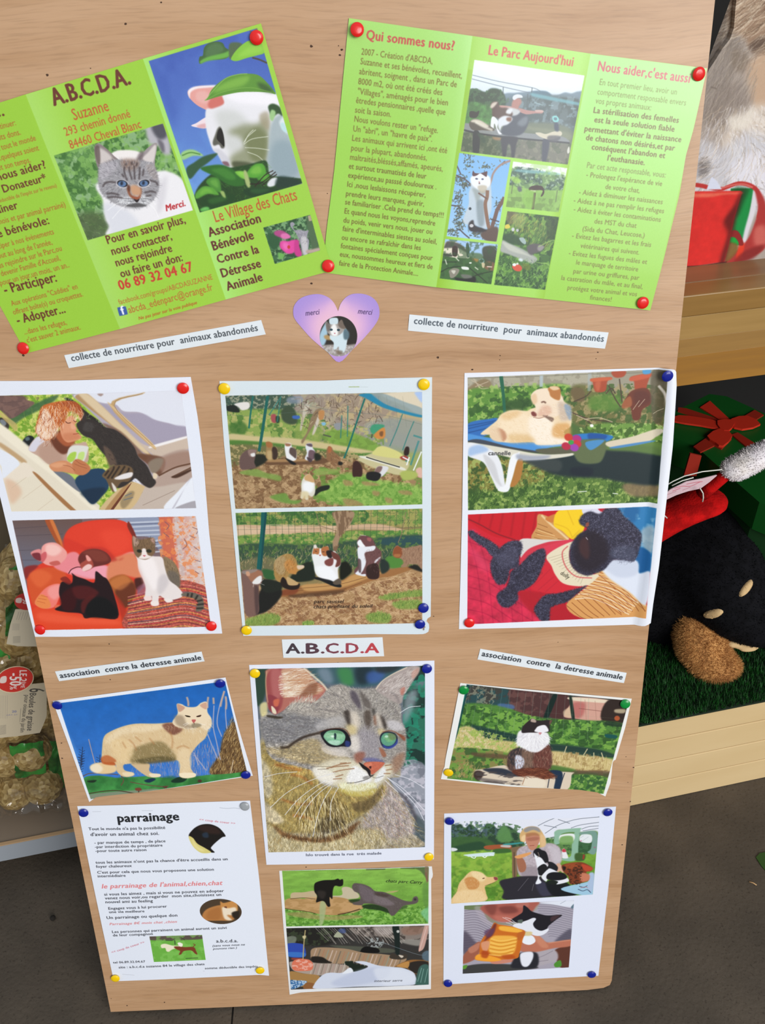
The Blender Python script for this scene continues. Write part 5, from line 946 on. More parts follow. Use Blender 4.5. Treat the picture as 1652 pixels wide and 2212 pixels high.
# ------------------------------------------------------------------ smaller photographs
def pic_cream():
    c = Canvas('114 1514 487 1463 545 1675 193 1731', 3000, 'e6eaf4')
    c.view(100, 1400, 3.5913)
    q = '95 425 1385 255 1562 985 345 1168'
    c.clip(q); c.G(q, (700, 300), '1a62b4', (800, 1000), '3c78cc'); c.V(q, .05, 60); c.L('100 480 160 640 230 800 290 980', 22, '5c98dc', .5, 8); c.L('330 700 350 780 378 885', 8, 'b89c9c', .8, 1)
    for x, y in [(265, 850), (275, 790), (410, 850)]:
        for i in range(12): c.L([(x + 3 * math.sin(i), y + i * 10), (x + 3 * math.sin(i) + (24 if i % 2 else -22), y - 12 + i * 10)], 5, '24304c', .8, 0)
        c.L([(x + 8, y - 30), (x, y + 120)], 5, '24304c', .9, 0)
    c.H('1100 760 1330 780 1300 990 780 990 640 940 800 880 1000 870', 420, 60, -85, 'a8a0b8 7c88b8 c8b4b0 8c7894', .6, 14, 4)
    c.P('1270 970 1340 820 1370 680 1420 600 1470 590 1560 980', '6c5030', 8); c.H('1270 970 1340 820 1380 650 1460 560 1560 980', 700, 50, -75, 'c8a468 4a3420 8c6c3c e0c488 34241c', .65, 25, 4)
    c.Ls('1250 660 1290 760 1330 850/1300 440 1295 600 1320 720 1350 860/1380 330 1340 460 1325 580 1360 680/1395 380 1390 500 1400 620/1145 800 1180 900/1150 820 1240 940', 9, 'a4a4c0', .9, .8); c.Ls('1090 375 1100 410 1102 445/1255 375 1250 420 1250 460/1295 380 1298 430/1380 330 1360 400 1350 450/1390 370 1396 430 1392 470', 15, 'c8a898', .9, 2); c.L('1450 860 1430 960 1418 1000', 6, 'e0d0b8', .8)
    c.P('290 1010 400 985 480 990 560 1000 700 990 800 985 950 1000 1050 1000 1180 985 1260 975 1400 970 1562 955 1562 990 345 1175', '3f8a44', 4)
    for x in (330, 560, 900, 1120): c.P([(x, 1000), (x + 90, 985), (x + 130, 1030), (x + 60, 1090), (x - 20, 1080)], '2c6c34', 14, .7)
    c.V('290 1010 1560 960 1560 990 345 1170', .12, 40); c.P('320 1025 390 1018 370 1038 330 1036', '1c3020', 3); c.P('760 1020 820 1000 850 1010 800 1035', '143048', 4); c.P('970 1020 1030 990 1090 1000 1060 1030 990 1035', '143424', 4); c.P('340 1130 800 1085 860 1090 700 1130 350 1175', '8c8c80', 5, .8); c.L('330 1125 450 1105 560 1100 700 1120 720 1095', 9, '4c3428', .9); c.Ls('650 1030 760 1050 900 1065 950 1062/280 990 350 965 500 970 560 975/580 980 600 1020 580 1060', 8, '6c4c3c', .9); c.P('690 1080 730 1075 740 1095 700 1098', '7c4030', 4); c.E(1190, 1022, 16, 12, 0, '4c3028', 3); c.P('900 1065 940 1060 930 1080', '5c3c30', 3)
    # cat
    c.P('340 915 370 890 430 880 520 890 550 930 520 960 430 970 360 950', 'e8c898', 5); c.P('345 910 400 890 440 930 400 965 350 945', 'f4e8d0', 8, .8)
    c.P('430 840 470 820 540 860 540 900 440 890', 'bc6030', 6)
    c.P('660 890 720 880 800 890 800 940 830 965 885 970 880 990 800 992 740 960 690 920', 'd4b890', 4)
    body = '435 760 450 680 500 640 600 600 700 580 850 580 980 570 1100 560 1240 600 1240 680 1180 740 1130 800 1110 850 1120 920 1150 970 1150 990 1080 1000 1030 980 1040 900 1010 860 900 860 760 880 640 890 600 900 610 940 680 960 670 985 600 990 550 950 530 880 440 870'
    c.P(body, 'dcc094', 4)
    c.P('460 700 600 610 860 585 960 600 800 640 600 660 500 740', 'ecd8b4', 16, .85); c.P('640 800 760 740 900 720 1000 820 1000 865 860 865 720 885 660 880', '8c7a50', 16, .9); c.P('700 860 900 830 1000 850 960 870 760 890', '5f5434', 10, .8); c.P('900 590 980 575 1060 620 1000 665 950 650', '7a4a3c', 10, .9); c.P('1020 790 1110 780 1120 930 1060 980 1030 900', 'e8d0a8', 12, .8); c.P('500 720 620 700 680 800 620 880 540 860', 'e8cc9c', 16, .8)
    c.H(body, 900, 34, 70, 'f4e4c4 b8946c e8cc9c cca878 fcf0d8', .5, 45, 3); c.Ls('640 700 680 740 700 790/690 680 740 720/960 640 980 700 975 770/1010 770 1060 750 1110 770/590 720 620 770/800 690 840 740', 12, 'b07848', .5, 5); c.P('430 840 480 825 540 860 530 880 440 880', 'bc6030', 6, .8)
    c.P('590 960 660 955 680 975 620 988', 'ecd8b4', 3); c.P('800 965 880 968 880 988 820 992', 'f0e0c0', 3); c.P('1040 960 1150 960 1155 988 1080 1000 1040 985', 'f4e4c4', 3)
    c.P('980 560 1010 520 1020 490 1012 430 1050 430 1090 450 1160 450 1200 420 1245 415 1250 490 1280 540 1280 600 1240 630 1180 600 1150 620 1090 620 1030 610 990 590', 'ecd8b8', 4); c.P('1014 430 1050 440 1075 460 1030 490', 'c89c84', 4); c.P('1190 440 1240 418 1240 470', 'd0a48c', 4); c.P('1000 520 1060 520 1090 580 1150 600 1100 620 1030 600 1000 570', 'a08c74', 12, .8); c.P('1130 580 1190 580 1200 600 1140 615', '7c7058', 6, .7)
    c.P('1075 515 1110 520 1118 530 1090 528', '3c3020', 2); c.P('1165 522 1200 512 1195 526 1170 530', '4c3428', 2); c.P('1128 550 1160 550 1148 572 1138 572', 'c0605c', 2); c.L('1145 572 1148 585', 5, '6c4c3c'); c.Ls('1070 600 1110 575/1060 590 1100 570/1180 575 1230 590', 3, 'ffffff', .7)
    c.H('980 560 1030 610 1100 640 1240 640 1280 600 1270 540 1200 600 1040 600', 220, 30, 70, 'fcf4e4 e4d0b0 d0b48c', .6, 40, 3)
    c.clip(); return c


def pic_longhair():
    c = Canvas('994 1474 1365 1509 1307 1721 952 1683', 3000, 'e8e8e6')
    c.view(930, 1390, 3.6711)
    q = '285 322 1568 452 1368 1190 130 1068'
    c.clip(q); c.R(q, '56843a')
    c.P('280 310 700 350 1560 440 1540 640 1200 600 900 590 540 480 260 480', '3c3c38', 6); c.N('280 320 680 360 660 500 270 480', '24484c', 44, .5, .12, .9); c.N('280 320 500 340 480 480 270 470', '8c8c78', 26, .6, .1, .7); c.P('640 350 940 385 900 590 700 540 640 500', '4c3030', 8); c.N('640 350 940 385 900 590 640 500', '6c4844', 40, .55, .15, .7); c.P('540 470 650 480 650 515 540 500', '4c6c9c', 5, .8)
    c.P('960 410 1100 420 1110 600 940 570', '4a2c2c', 6); c.P('1130 420 1420 450 1400 520 1340 610 1140 590 1050 570 1100 480', 'cc9c8c', 4); c.P('1120 470 1220 470 1200 570 1140 580', 'b0605c', 12, .8); c.P('1110 420 1430 450 1400 470 1120 445', 'e0d0b8', 4); c.Ls('1220 440 1230 600/1300 450 1310 600', 5, 'a07468', .5); c.L('1170 510 1400 540', 5, '6c3c34', .6); c.P('1400 450 1570 460 1530 620 1350 600', '2c201c', 5); c.P('1460 520 1540 520 1530 550 1460 545', 'c8b898', 5, .8); c.E(1475, 590, 22, 20, 0, 'a8502c', 4); c.P('1050 530 1110 500 1110 580 1060 570', 'd4b898', 5, .8)
    c.P('960 410 1000 410 920 600 885 600', '0c2420', 4); c.P('1095 420 1115 420 1140 595 1115 590', '1c2c24', 3)
    c.P('250 480 540 490 800 570 960 590 1100 600 1540 640 1480 840 900 800 380 700 240 650', '4c7c34', 8); c.N('250 480 960 590 1540 640 1480 840 240 650', '7cac48', 40, .52, .12, .8); c.N('250 480 960 590 1540 640 1480 840 240 650', '284c24', 36, .57, .12, .8); c.P('1400 610 1530 640 1510 660 1380 640', '182c20', 6, .8)
    c.P('330 640 560 690 680 720 680 780 560 770 420 740 340 690', '1c3c34', 10); c.P('940 790 1300 830 1460 880 1440 900 1200 890 960 850', '1c3434', 10, .9); c.P('1385 715 1470 725 1465 750 1385 740', '14504c', 3)
    c.P('210 680 300 650 390 700 440 750 680 780 640 870 420 860 160 830', 'c4b478', 8); c.N('200 660 680 760 620 880 160 830', '9cb858', 26, .52, .12, .8); c.N('180 660 500 760 460 880 160 830', 'dcc8a0', 22, .58, .1, .8); c.H('190 650 680 780 640 880 160 840', 500, 30, -80, 'e0d0a4 9cb050 c0a870 708c38', .55, 35, 4)
    c.P('160 830 640 870 600 1000 200 1060 130 1040', '6c9440', 8); c.N('160 830 640 870 600 1000 130 1060', '8c7c4c', 34, .54, .12, .8); c.N('160 830 640 870 600 1000 130 1060', '34582c', 34, .6, .12, .8); c.P('330 860 620 880 560 910 360 890', '5c4434', 9, .8)
    c.P('940 850 1200 880 1450 920 1430 1020 1200 1010 950 970', 'c8b47c', 8); c.N('940 840 1450 920 1430 1040 950 980', '9c8050', 26, .56, .12, .8); c.H('950 880 1440 930 1430 1000 960 960', 340, 50, -85, 'e8d8a8 b09c60 dcc890', .6, 20, 4); c.P('950 960 1150 1000 1420 1010 1410 1060 1100 1050 960 1000', '4c3c34', 9, .7); c.P('960 960 1130 990 1120 1010 970 1000', '4c7c34', 8, .8)
    c.P('1100 1040 1400 1060 1370 1190 1080 1150', '4c7c34', 8); c.N('1100 1040 1400 1060 1370 1190 1080 1150', '8cb058', 26, .56, .1, .8); c.N('1100 1040 1400 1060 1370 1190 1080 1150', '2c5430', 26, .56, .1, .8); c.Ls('1075 810 1050 880/1240 830 1210 880/1290 860 1290 910/1350 860 1370 920', 9, 'd8c89c', .8, 1)
    c.H('230 960 380 980 380 1080 200 1060', 120, 50, -80, 'd4b48c a88c5c 7c9448', .6, 25, 4)
    # fence mesh
    for i in range(16): c.L([(320 + i * 62, 330 + i * 6), (250 + i * 66, 700 + i * 4)], 3.5, '7c9488', .38, 0)
    for i in range(8): c.L([(250 - i * 4, 480 + i * 42), (900, 540 + i * 42), (1540, 600 + i * 42)], 3, '8ca078', .22, 0)
    c.P('255 330 305 330 270 470 215 700 165 830 150 820 200 640 240 470', '0f4444', 4); c.L('290 340 250 480 190 740', 8, '1c8478', .8, 1)
    # stump
    c.P('350 1005 430 990 580 960 680 1000 1100 1015 1115 1040 1080 1155 900 1145 500 1105 380 1080', 'd8c8b4', 4); c.P('350 1010 390 1005 420 1030 380 1085 340 1050', '3c2c28', 5); c.P('420 990 560 985 660 1020 700 1050 560 1040 440 1010', '1c2434', 6, .9); c.N('380 1010 700 1040 700 1120 400 1090', '4c4444', 24, .58, .08, .8, st=(3, 1)); c.P('380 1060 600 1090 560 1105 400 1088', '5c5454', 6, .7)
    c.P('930 1005 1040 1015 1020 1150 975 1150 985 1060', '1c3048', 4); c.Ls('1060 1020 1040 1080 1020 1150/940 1050 925 1140/1000 1040 990 1100', 8, '2c3444', .9); c.P('740 1060 900 1080 890 1140 740 1125', 'e8dcc8', 8, .8); c.L('745 1060 725 1115', 6, '9c6c4c', .8)
    # cat
    body = '690 760 700 830 620 860 600 930 620 990 660 1020 760 1000 900 1000 950 960 960 900 930 850 940 770'
    c.P('610 880 640 840 720 820 800 830 900 800 940 790 955 890 950 970 900 1010 780 1010 640 1010 605 960', '54403c', 5); c.P('640 850 710 820 720 900 680 960 620 940', '343034', 9, .9); c.P('850 830 930 800 955 890 940 990 860 1000 800 940', '6c3c34', 12, .9); c.P('720 840 800 840 800 980 740 990', '7c6454', 12, .8); c.P('670 890 700 880 735 910 735 960 690 1000 670 980', 'd0d4e4', 5); c.H('610 860 940 800 955 960 900 1010 620 990', 500, 30, 90, '8c6454 2c201c 6c4c40 a88474', .55, 25, 4)
    c.P('680 770 690 700 740 680 900 690 940 740 930 790 860 850 800 855 740 830 690 800', 'e8e6ea', 5); c.H('680 760 740 700 930 720 930 780 820 840 700 800', 420, 34, lambda x, y: math.degrees(math.atan2(y - 690, x - 860)), 'ffffff dcdce4 f4f4f8 c8c4cc', .65, 20, 4)
    c.P('720 700 730 650 770 610 800 588 830 600 880 605 910 600 958 604 940 640 940 690 900 700 780 700', '2a2224', 4); c.P('800 588 830 600 830 620 790 612', 'b09c90', 3); c.P('850 650 900 640 925 665 930 690 900 700 880 720 850 700 820 690 830 670', 'eceaf0', 4); c.P('852 700 878 700 865 718', 'c88c90', 2); c.P('940 606 960 604 940 640', '6c4c44', 3)
    c.P('640 1010 700 990 860 980 930 1000 980 1050 900 1070 800 1045 700 1050', '5f3022', 5); c.H('680 1000 860 985 980 1050 900 1070 700 1045', 300, 36, 10, '8c4c34 3c1c14 6c3828 a46848', .6, 30, 4)
    c.clip(); return c


def pic_garden():
    c = Canvas('959 1757 1330 1742 1292 2108 957 2125', 3000, 'dde2f2')
    c.view(940, 1730, 3.9333)
    q = '135 170 1393 130 1335 790 135 868'
    c.clip(q); c.P('100 100 1400 100 1392 330 100 330', 'dfe2ee', 0, 1, 0); c.G('135 390 1393 350 1335 790 135 868', (500, 430), '7ca83c', (500, 830), '4c7c28'); c.V('135 390 1393 350 1335 790 135 868', .14, 40); c.N('135 430 700 430 600 850 135 860', 'a4c04c', 60, .55, .2, .5)
    c.P('135 210 180 200 220 195 250 230 290 195 340 220 390 260 430 190 490 200 530 230 600 205 660 230 710 280 740 380 440 400 135 420', '2c4434', 5); c.N('135 190 700 200 740 380 135 420', '486c44', 26, .55, .12, .8); c.N('135 190 560 190 560 300 135 300', '54687c', 18, .6, .1, .6); c.P('520 280 560 220 610 215 650 300 640 340 540 340', '5c8c50', 10, .9); c.P('135 330 240 300 420 310 520 380 440 410 135 410', '3c6034', 10, .9); c.P('150 390 380 340 420 400 250 420', '244430', 8, .8)
    c.P('430 375 630 365 635 415 560 410 430 405', 'a05434', 3); c.P('580 360 730 345 735 355 600 372', '3c9090', 3); c.P('560 370 635 372 630 390 560 385', 'c8ccd0', 3, .8); c.P('135 395 180 400 185 415 140 425', 'd8dce0', 3); c.P('500 405 620 400 640 430 500 440', '3c6430', 5)
    c.P('250 452 480 430 500 445 480 462 300 470 270 465', 'd0e4e8', 3); c.Ls('300 470 330 482 345 468/400 465 420 476 440 460/460 450 495 460', 8, 'eef2f4', 1)
    c.P('940 310 1010 310 1020 260 1060 240 1240 260 1380 260 1380 420 1200 440 1060 440 940 360', '5c8448', 8); c.P('1190 340 1380 345 1375 420 1200 430', '3c6440', 5); c.N('940 310 1380 300 1375 430 1050 440', '2c5030', 26, .55, .1, .7)
    c.P('1010 290 1030 245 1225 225 1230 245 1215 350 1195 495 1080 500 1090 470 1150 460 1160 300 1180 260 1070 275 1060 350 1010 360', '8cb49c', 3); c.P('1060 285 1175 275 1165 340 1065 345', 'e4e8e8', 3); c.P('1065 300 1160 295 1160 360 1060 360', '74a058', 5, .9); c.P('1225 265 1368 262 1360 440 1290 430 1320 400 1325 285 1240 285', '74988c', 3); c.P('1235 285 1322 285 1320 350 1230 340', 'dfe4e8', 3); c.Ls('1240 340 1300 300/1230 310 1260 290', 3, '8c98a0', .6)
    c.Ls('870 205 960 160 1060 125 1155 112/930 270 1040 200 1180 155 1300 140 1392 133/1340 105 1392 133/1150 225 1230 200 1390 178/1240 235 1300 215 1390 208/1250 250 1390 228/1040 150 1140 185/920 200 1030 220', 6, '6c7480', .9)
    c.P('1075 410 1095 400 1120 450 1125 480 1080 480 1070 450', 'e4e4e8', 3); c.P('1075 410 1095 400 1110 425 1080 428', 'c0404c', 3); c.Ls('1230 340 1240 330/1345 390 1360 390', 8, 'c0407c', .8); c.P('1190 440 1270 450 1260 500 1190 500', '3c5c2c', 6)
    c.L('1260 450 1255 490', 16, '8c3c2c')
    # chair, woman
    c.P('640 395 740 380 740 420 700 440 690 640 655 640 650 440', '7c6248', 4); c.Ls('668 430 672 640/690 440 700 620', 8, '4c3c30', .8)
    c.P('690 430 720 390 790 370 860 400 940 355 1010 360 1060 400 1075 480 1050 540 1010 560 1030 600 880 640 740 640 700 600 690 500', 'b4a8b0', 5); c.V('690 430 790 370 940 355 1060 400 1075 540 880 640 740 640', .1, 14); c.P('950 370 1040 400 1070 500 1010 520 980 440', 'c8c0c8', 14, .8); c.P('740 560 860 560 860 640 740 640', '948890', 8, .8)
    c.P('720 330 715 280 750 230 800 210 860 215 900 250 930 310 935 360 890 390 880 330 840 290 780 290 760 340 735 340', 'd0aa74', 4); c.P('750 240 800 212 870 220 890 260 830 240 770 260', '8c8c90', 6, .9); c.P('730 300 770 280 760 340 735 335', 'e8c898', 5); c.P('890 280 930 300 935 370 900 380', 'dcb888', 5)
    c.P('765 330 775 280 840 270 880 290 885 330 860 390 830 412 800 405 780 370', 'c0846c', 4); c.P('780 310 870 300 870 325 790 335', 'a06450', 6, .7); c.L('800 375 840 372', 6, '8c4038', .8); c.P('770 270 850 262 885 290 830 288 775 300', 'a8744c', 5, .8)
    c.P('690 480 740 480 770 540 760 590 720 600 700 560', 'a06850', 4); c.P('675 465 760 440 810 430 800 450 730 480 690 482', 'dc9c60', 3); c.P('1030 530 1060 530 1095 590 1080 605 1060 590 1040 600 1020 570', 'd0a48c', 3)
    # lap and table
    c.P('545 680 640 650 740 635 900 640 960 700 1140 720 1200 790 1000 810 600 835 580 760', '2a2830', 5); c.P('850 680 950 700 1000 780 900 800', '3c3c50', 10, .8); c.Ls('700 760 790 650/820 760 835 700', 5, '7c7880', .6); c.P('940 680 1100 680 1190 790 1000 800', '101418', 6, .9)
    c.P('1065 740 1300 680 1340 650 1335 790 1210 790', '9cc4dc', 3); c.P('1300 620 1350 615 1340 740 1300 760', 'a8bcd8', 5); c.Ls('1210 745 1250 760 1290 750 1320 775/1220 720 1260 730 1290 715', 9, '44546c', .8); c.Ls('1230 735 1270 725 1295 735', 5, 'c86c6c', .8)
    # black and white cat
    c.P('830 440 840 410 875 395 900 410 940 430 960 500 940 520 860 520 870 480 840 470', '1a1a20', 4); c.P('835 440 860 460 900 480 930 520 960 560 900 620 880 650 900 690 850 700 870 640 860 540', 'e8eaf2', 4); c.P('870 560 920 530 950 560 920 620 880 625 870 590', '17171c', 4); c.P('950 510 1000 520 1040 560 1020 600 960 600 940 570 960 540', '1c1c22', 4); c.P('900 640 950 580 980 570 1060 610 1120 650 1130 680 1030 705 1040 680 960 660 940 680', 'e4e6ee', 4); c.P('950 620 1000 600 1090 610 1115 650 1040 670 950 660', '15151a', 4); c.L('870 430 880 460 865 475', 7, '8c7c70', .8)
    # brown dog, cream dog
    c.P('1070 550 1100 530 1200 515 1260 520 1330 560 1320 590 1280 600 1305 650 1280 680 1150 705 1130 640 1090 600', '7a3a20', 4); c.P('1240 530 1330 560 1325 585 1270 590', 'b8442c', 5); c.P('1100 535 1200 520 1200 560 1110 580', '9c4c28', 8, .8); c.P('1230 610 1305 620 1300 670 1240 680', 'c4785c', 6); c.P('1080 550 1110 560 1090 590', '1c1414', 5); c.N('1120 560 1240 540 1240 690 1150 700', '301c14', 16, .55, .1, .7)
    c.P('135 868 135 830 180 770 200 700 240 650 290 600 340 590 400 610 440 640 510 640 530 655 510 680 440 710 420 730 430 780 420 845', 'e0bc84', 4); c.P('300 600 380 600 430 640 400 680 340 660', 'ecd4a4', 9, .9); c.P('250 660 300 640 350 660 375 700 350 740 290 750 260 710', 'c88c50', 5); c.P('495 642 525 645 528 665 505 668', '8c4444', 3); c.L('400 655 418 650', 10, '5c3420', .9, 1); c.P('200 760 380 760 420 845 160 860', 'ecd0a0', 12, .7); c.H('135 860 200 700 290 600 400 610 380 700 430 780 420 845', 340, 24, 100, 'f8e8c8 c89c64 e8c894', .5, 30, 3); c.L('420 715 480 695 520 675', 4, '6c4430', .7)
    c.clip()
    # lower picture
    q = '245 885 1178 840 1133 1412 232 1465'
    c.clip(q); c.R(q, 'a49eac')
    c.P('245 885 420 878 420 920 245 915', '6c7c54', 4); c.P('880 860 1178 840 1170 900 1000 880', 'dde2ee', 8); c.L('1060 870 1140 825', 5, '8c94a0', .7); c.P('1150 900 1178 870 1170 910', '5c7484', 3)
    for i in range(16): c.L([(240, 930 + i * 21), (360, 925 + i * 21), (520, 1010 + i * 20)], 7, '6e6674', .7, 1)
    for i in range(15): c.L([(850 + i * 8, 870 + i * 20), (1000, 880 + i * 19), (1178, 920 + i * 19)], 7, '74707e', .65, 1)
    c.P('330 900 400 900 450 1000 520 1040 480 1060 400 1020', 'b4aab4', 9, .5); c.P('400 890 430 890 470 980 560 1030 700 1030 700 1045 540 1045 440 1000', '8c8878', 5); c.P('850 850 880 850 860 920 820 930', 'a09c90', 5, .8)
    c.P('400 885 850 850 850 900 800 960 740 1000 640 1020 540 1020 460 980', 'a85c50', 8); c.P('420 885 520 880 500 960 450 950', '7c4038', 14, .8); c.P('540 900 660 890 700 940 580 950', '6c3430', 14, .7); c.P('500 970 660 980 640 1020 540 1020', 'c07060', 14, .8); c.P('690 870 790 860 780 900 700 900', 'b87468', 10, .7)
    c.P('240 1100 330 1180 360 1240 240 1300', '4c4454', 14, .8); c.P('1020 1180 1150 1080 1150 1180 1040 1200', '4c4858', 14, .8)
    c.P('1020 1260 1150 1230 1135 1410 1060 1410 1020 1320', '5c3428', 6); c.P('760 1270 1000 1260 1040 1340 960 1380 800 1400', 'aca4ac', 8); c.Ls('800 1340 900 1320 1000 1270/820 1370 960 1350', 7, '7c7480', .7)
    c.P('232 1410 400 1380 700 1390 860 1420 232 1465', '3c3c3c', 5); c.P('230 1400 270 1390 260 1420 232 1425', '5c9434', 4); c.P('1010 1380 1060 1350 1070 1400 1020 1410', '4c8c30', 4)
    # arm and hands
    c.P('700 1220 840 1130 900 1160 960 1200 1150 1175 1145 1230 1000 1250 860 1280 730 1275', 'b87058', 5); c.P('800 1135 850 1130 920 1180 960 1240 900 1240 850 1180', 'c88468', 8, .9); c.L('960 1205 1060 1190 1150 1180', 10, 'dc9c7c', .7, 4)
    c.P('232 1320 290 1250 370 1190 400 1230 370 1290 340 1340 232 1380', '9c5c48', 5); c.P('280 1250 340 1215 380 1200 360 1260 300 1290', 'c08068', 7, .8); c.P('470 1350 560 1340 660 1345 670 1360 560 1380 480 1378', 'c88470', 4)
    # cat
    c.P('700 1300 800 1280 870 1300 860 1410 700 1420 640 1400', '24242c', 8); c.P('730 1290 820 1280 830 1330 790 1400 740 1400 720 1340', 'e4e6f0', 7)
    c.P('640 1010 700 970 740 940 748 885 780 900 820 935 900 960 960 970 1075 965 1020 1010 960 1060 940 1095 880 1110 830 1080 780 1040 700 1030', '1c1a22', 4); c.P('985 980 1060 968 1010 1010 980 1020', '4c3438', 5, .8)
    c.P('660 1050 720 1030 780 1010 830 990 855 1000 830 1040 850 1080 900 1100 960 1080 950 1110 900 1140 840 1140 760 1100 680 1080', 'e2e4ee', 4); c.P('740 1150 820 1140 850 1190 800 1220 740 1200', 'e8ecf4', 4); c.P('760 1110 820 1110 810 1140 760 1140', 'd8c490', 6); c.P('700 1010 740 1005 735 1035 705 1030', '58645c', 4); c.Ls('570 985 620 1010 680 1045/590 985 640 1000 690 1040/600 1030 650 1045', 4, 'f0f0f4', .9)
    # pastry
    c.P('380 1210 410 1150 470 1080 500 1030 540 1045 640 1060 700 1080 762 1105 740 1180 715 1290 690 1335 560 1345 480 1360 340 1345 370 1300', 'c86a20', 4); c.P('550 1060 660 1070 740 1100 700 1115 600 1105 545 1090', 'f0b040', 6); c.P('480 1150 560 1140 680 1150 690 1200 650 1300 480 1300 450 1220', 'eeb048', 9)
    for i in range(9): c.L([(470 - i * 2, 1165 + i * 17), (560, 1185 + i * 16), (700 - i * 5, 1160 + i * 16)], 7, 'c07018' if i % 2 else 'f8d070', .85, 1)
    c.P('470 1090 500 1040 520 1050 490 1130 430 1180 400 1210', '6c2c2c', 8, .9); c.P('420 1100 500 1080 480 1140 430 1150', '5c3c5c', 8, .8); c.P('390 1200 460 1190 440 1270 400 1260', 'd89878', 6, .9); c.P('360 1300 460 1310 560 1345 480 1360 345 1345', 'f0a030', 6); c.P('400 1270 450 1280 440 1330 390 1320', 'a84018', 8, .8); c.P('560 1310 640 1300 680 1330 600 1340', 'b04818', 8, .7); c.P('700 1120 760 1110 740 1160 700 1180', 'b86028', 6, .8)
    c.clip(); return c


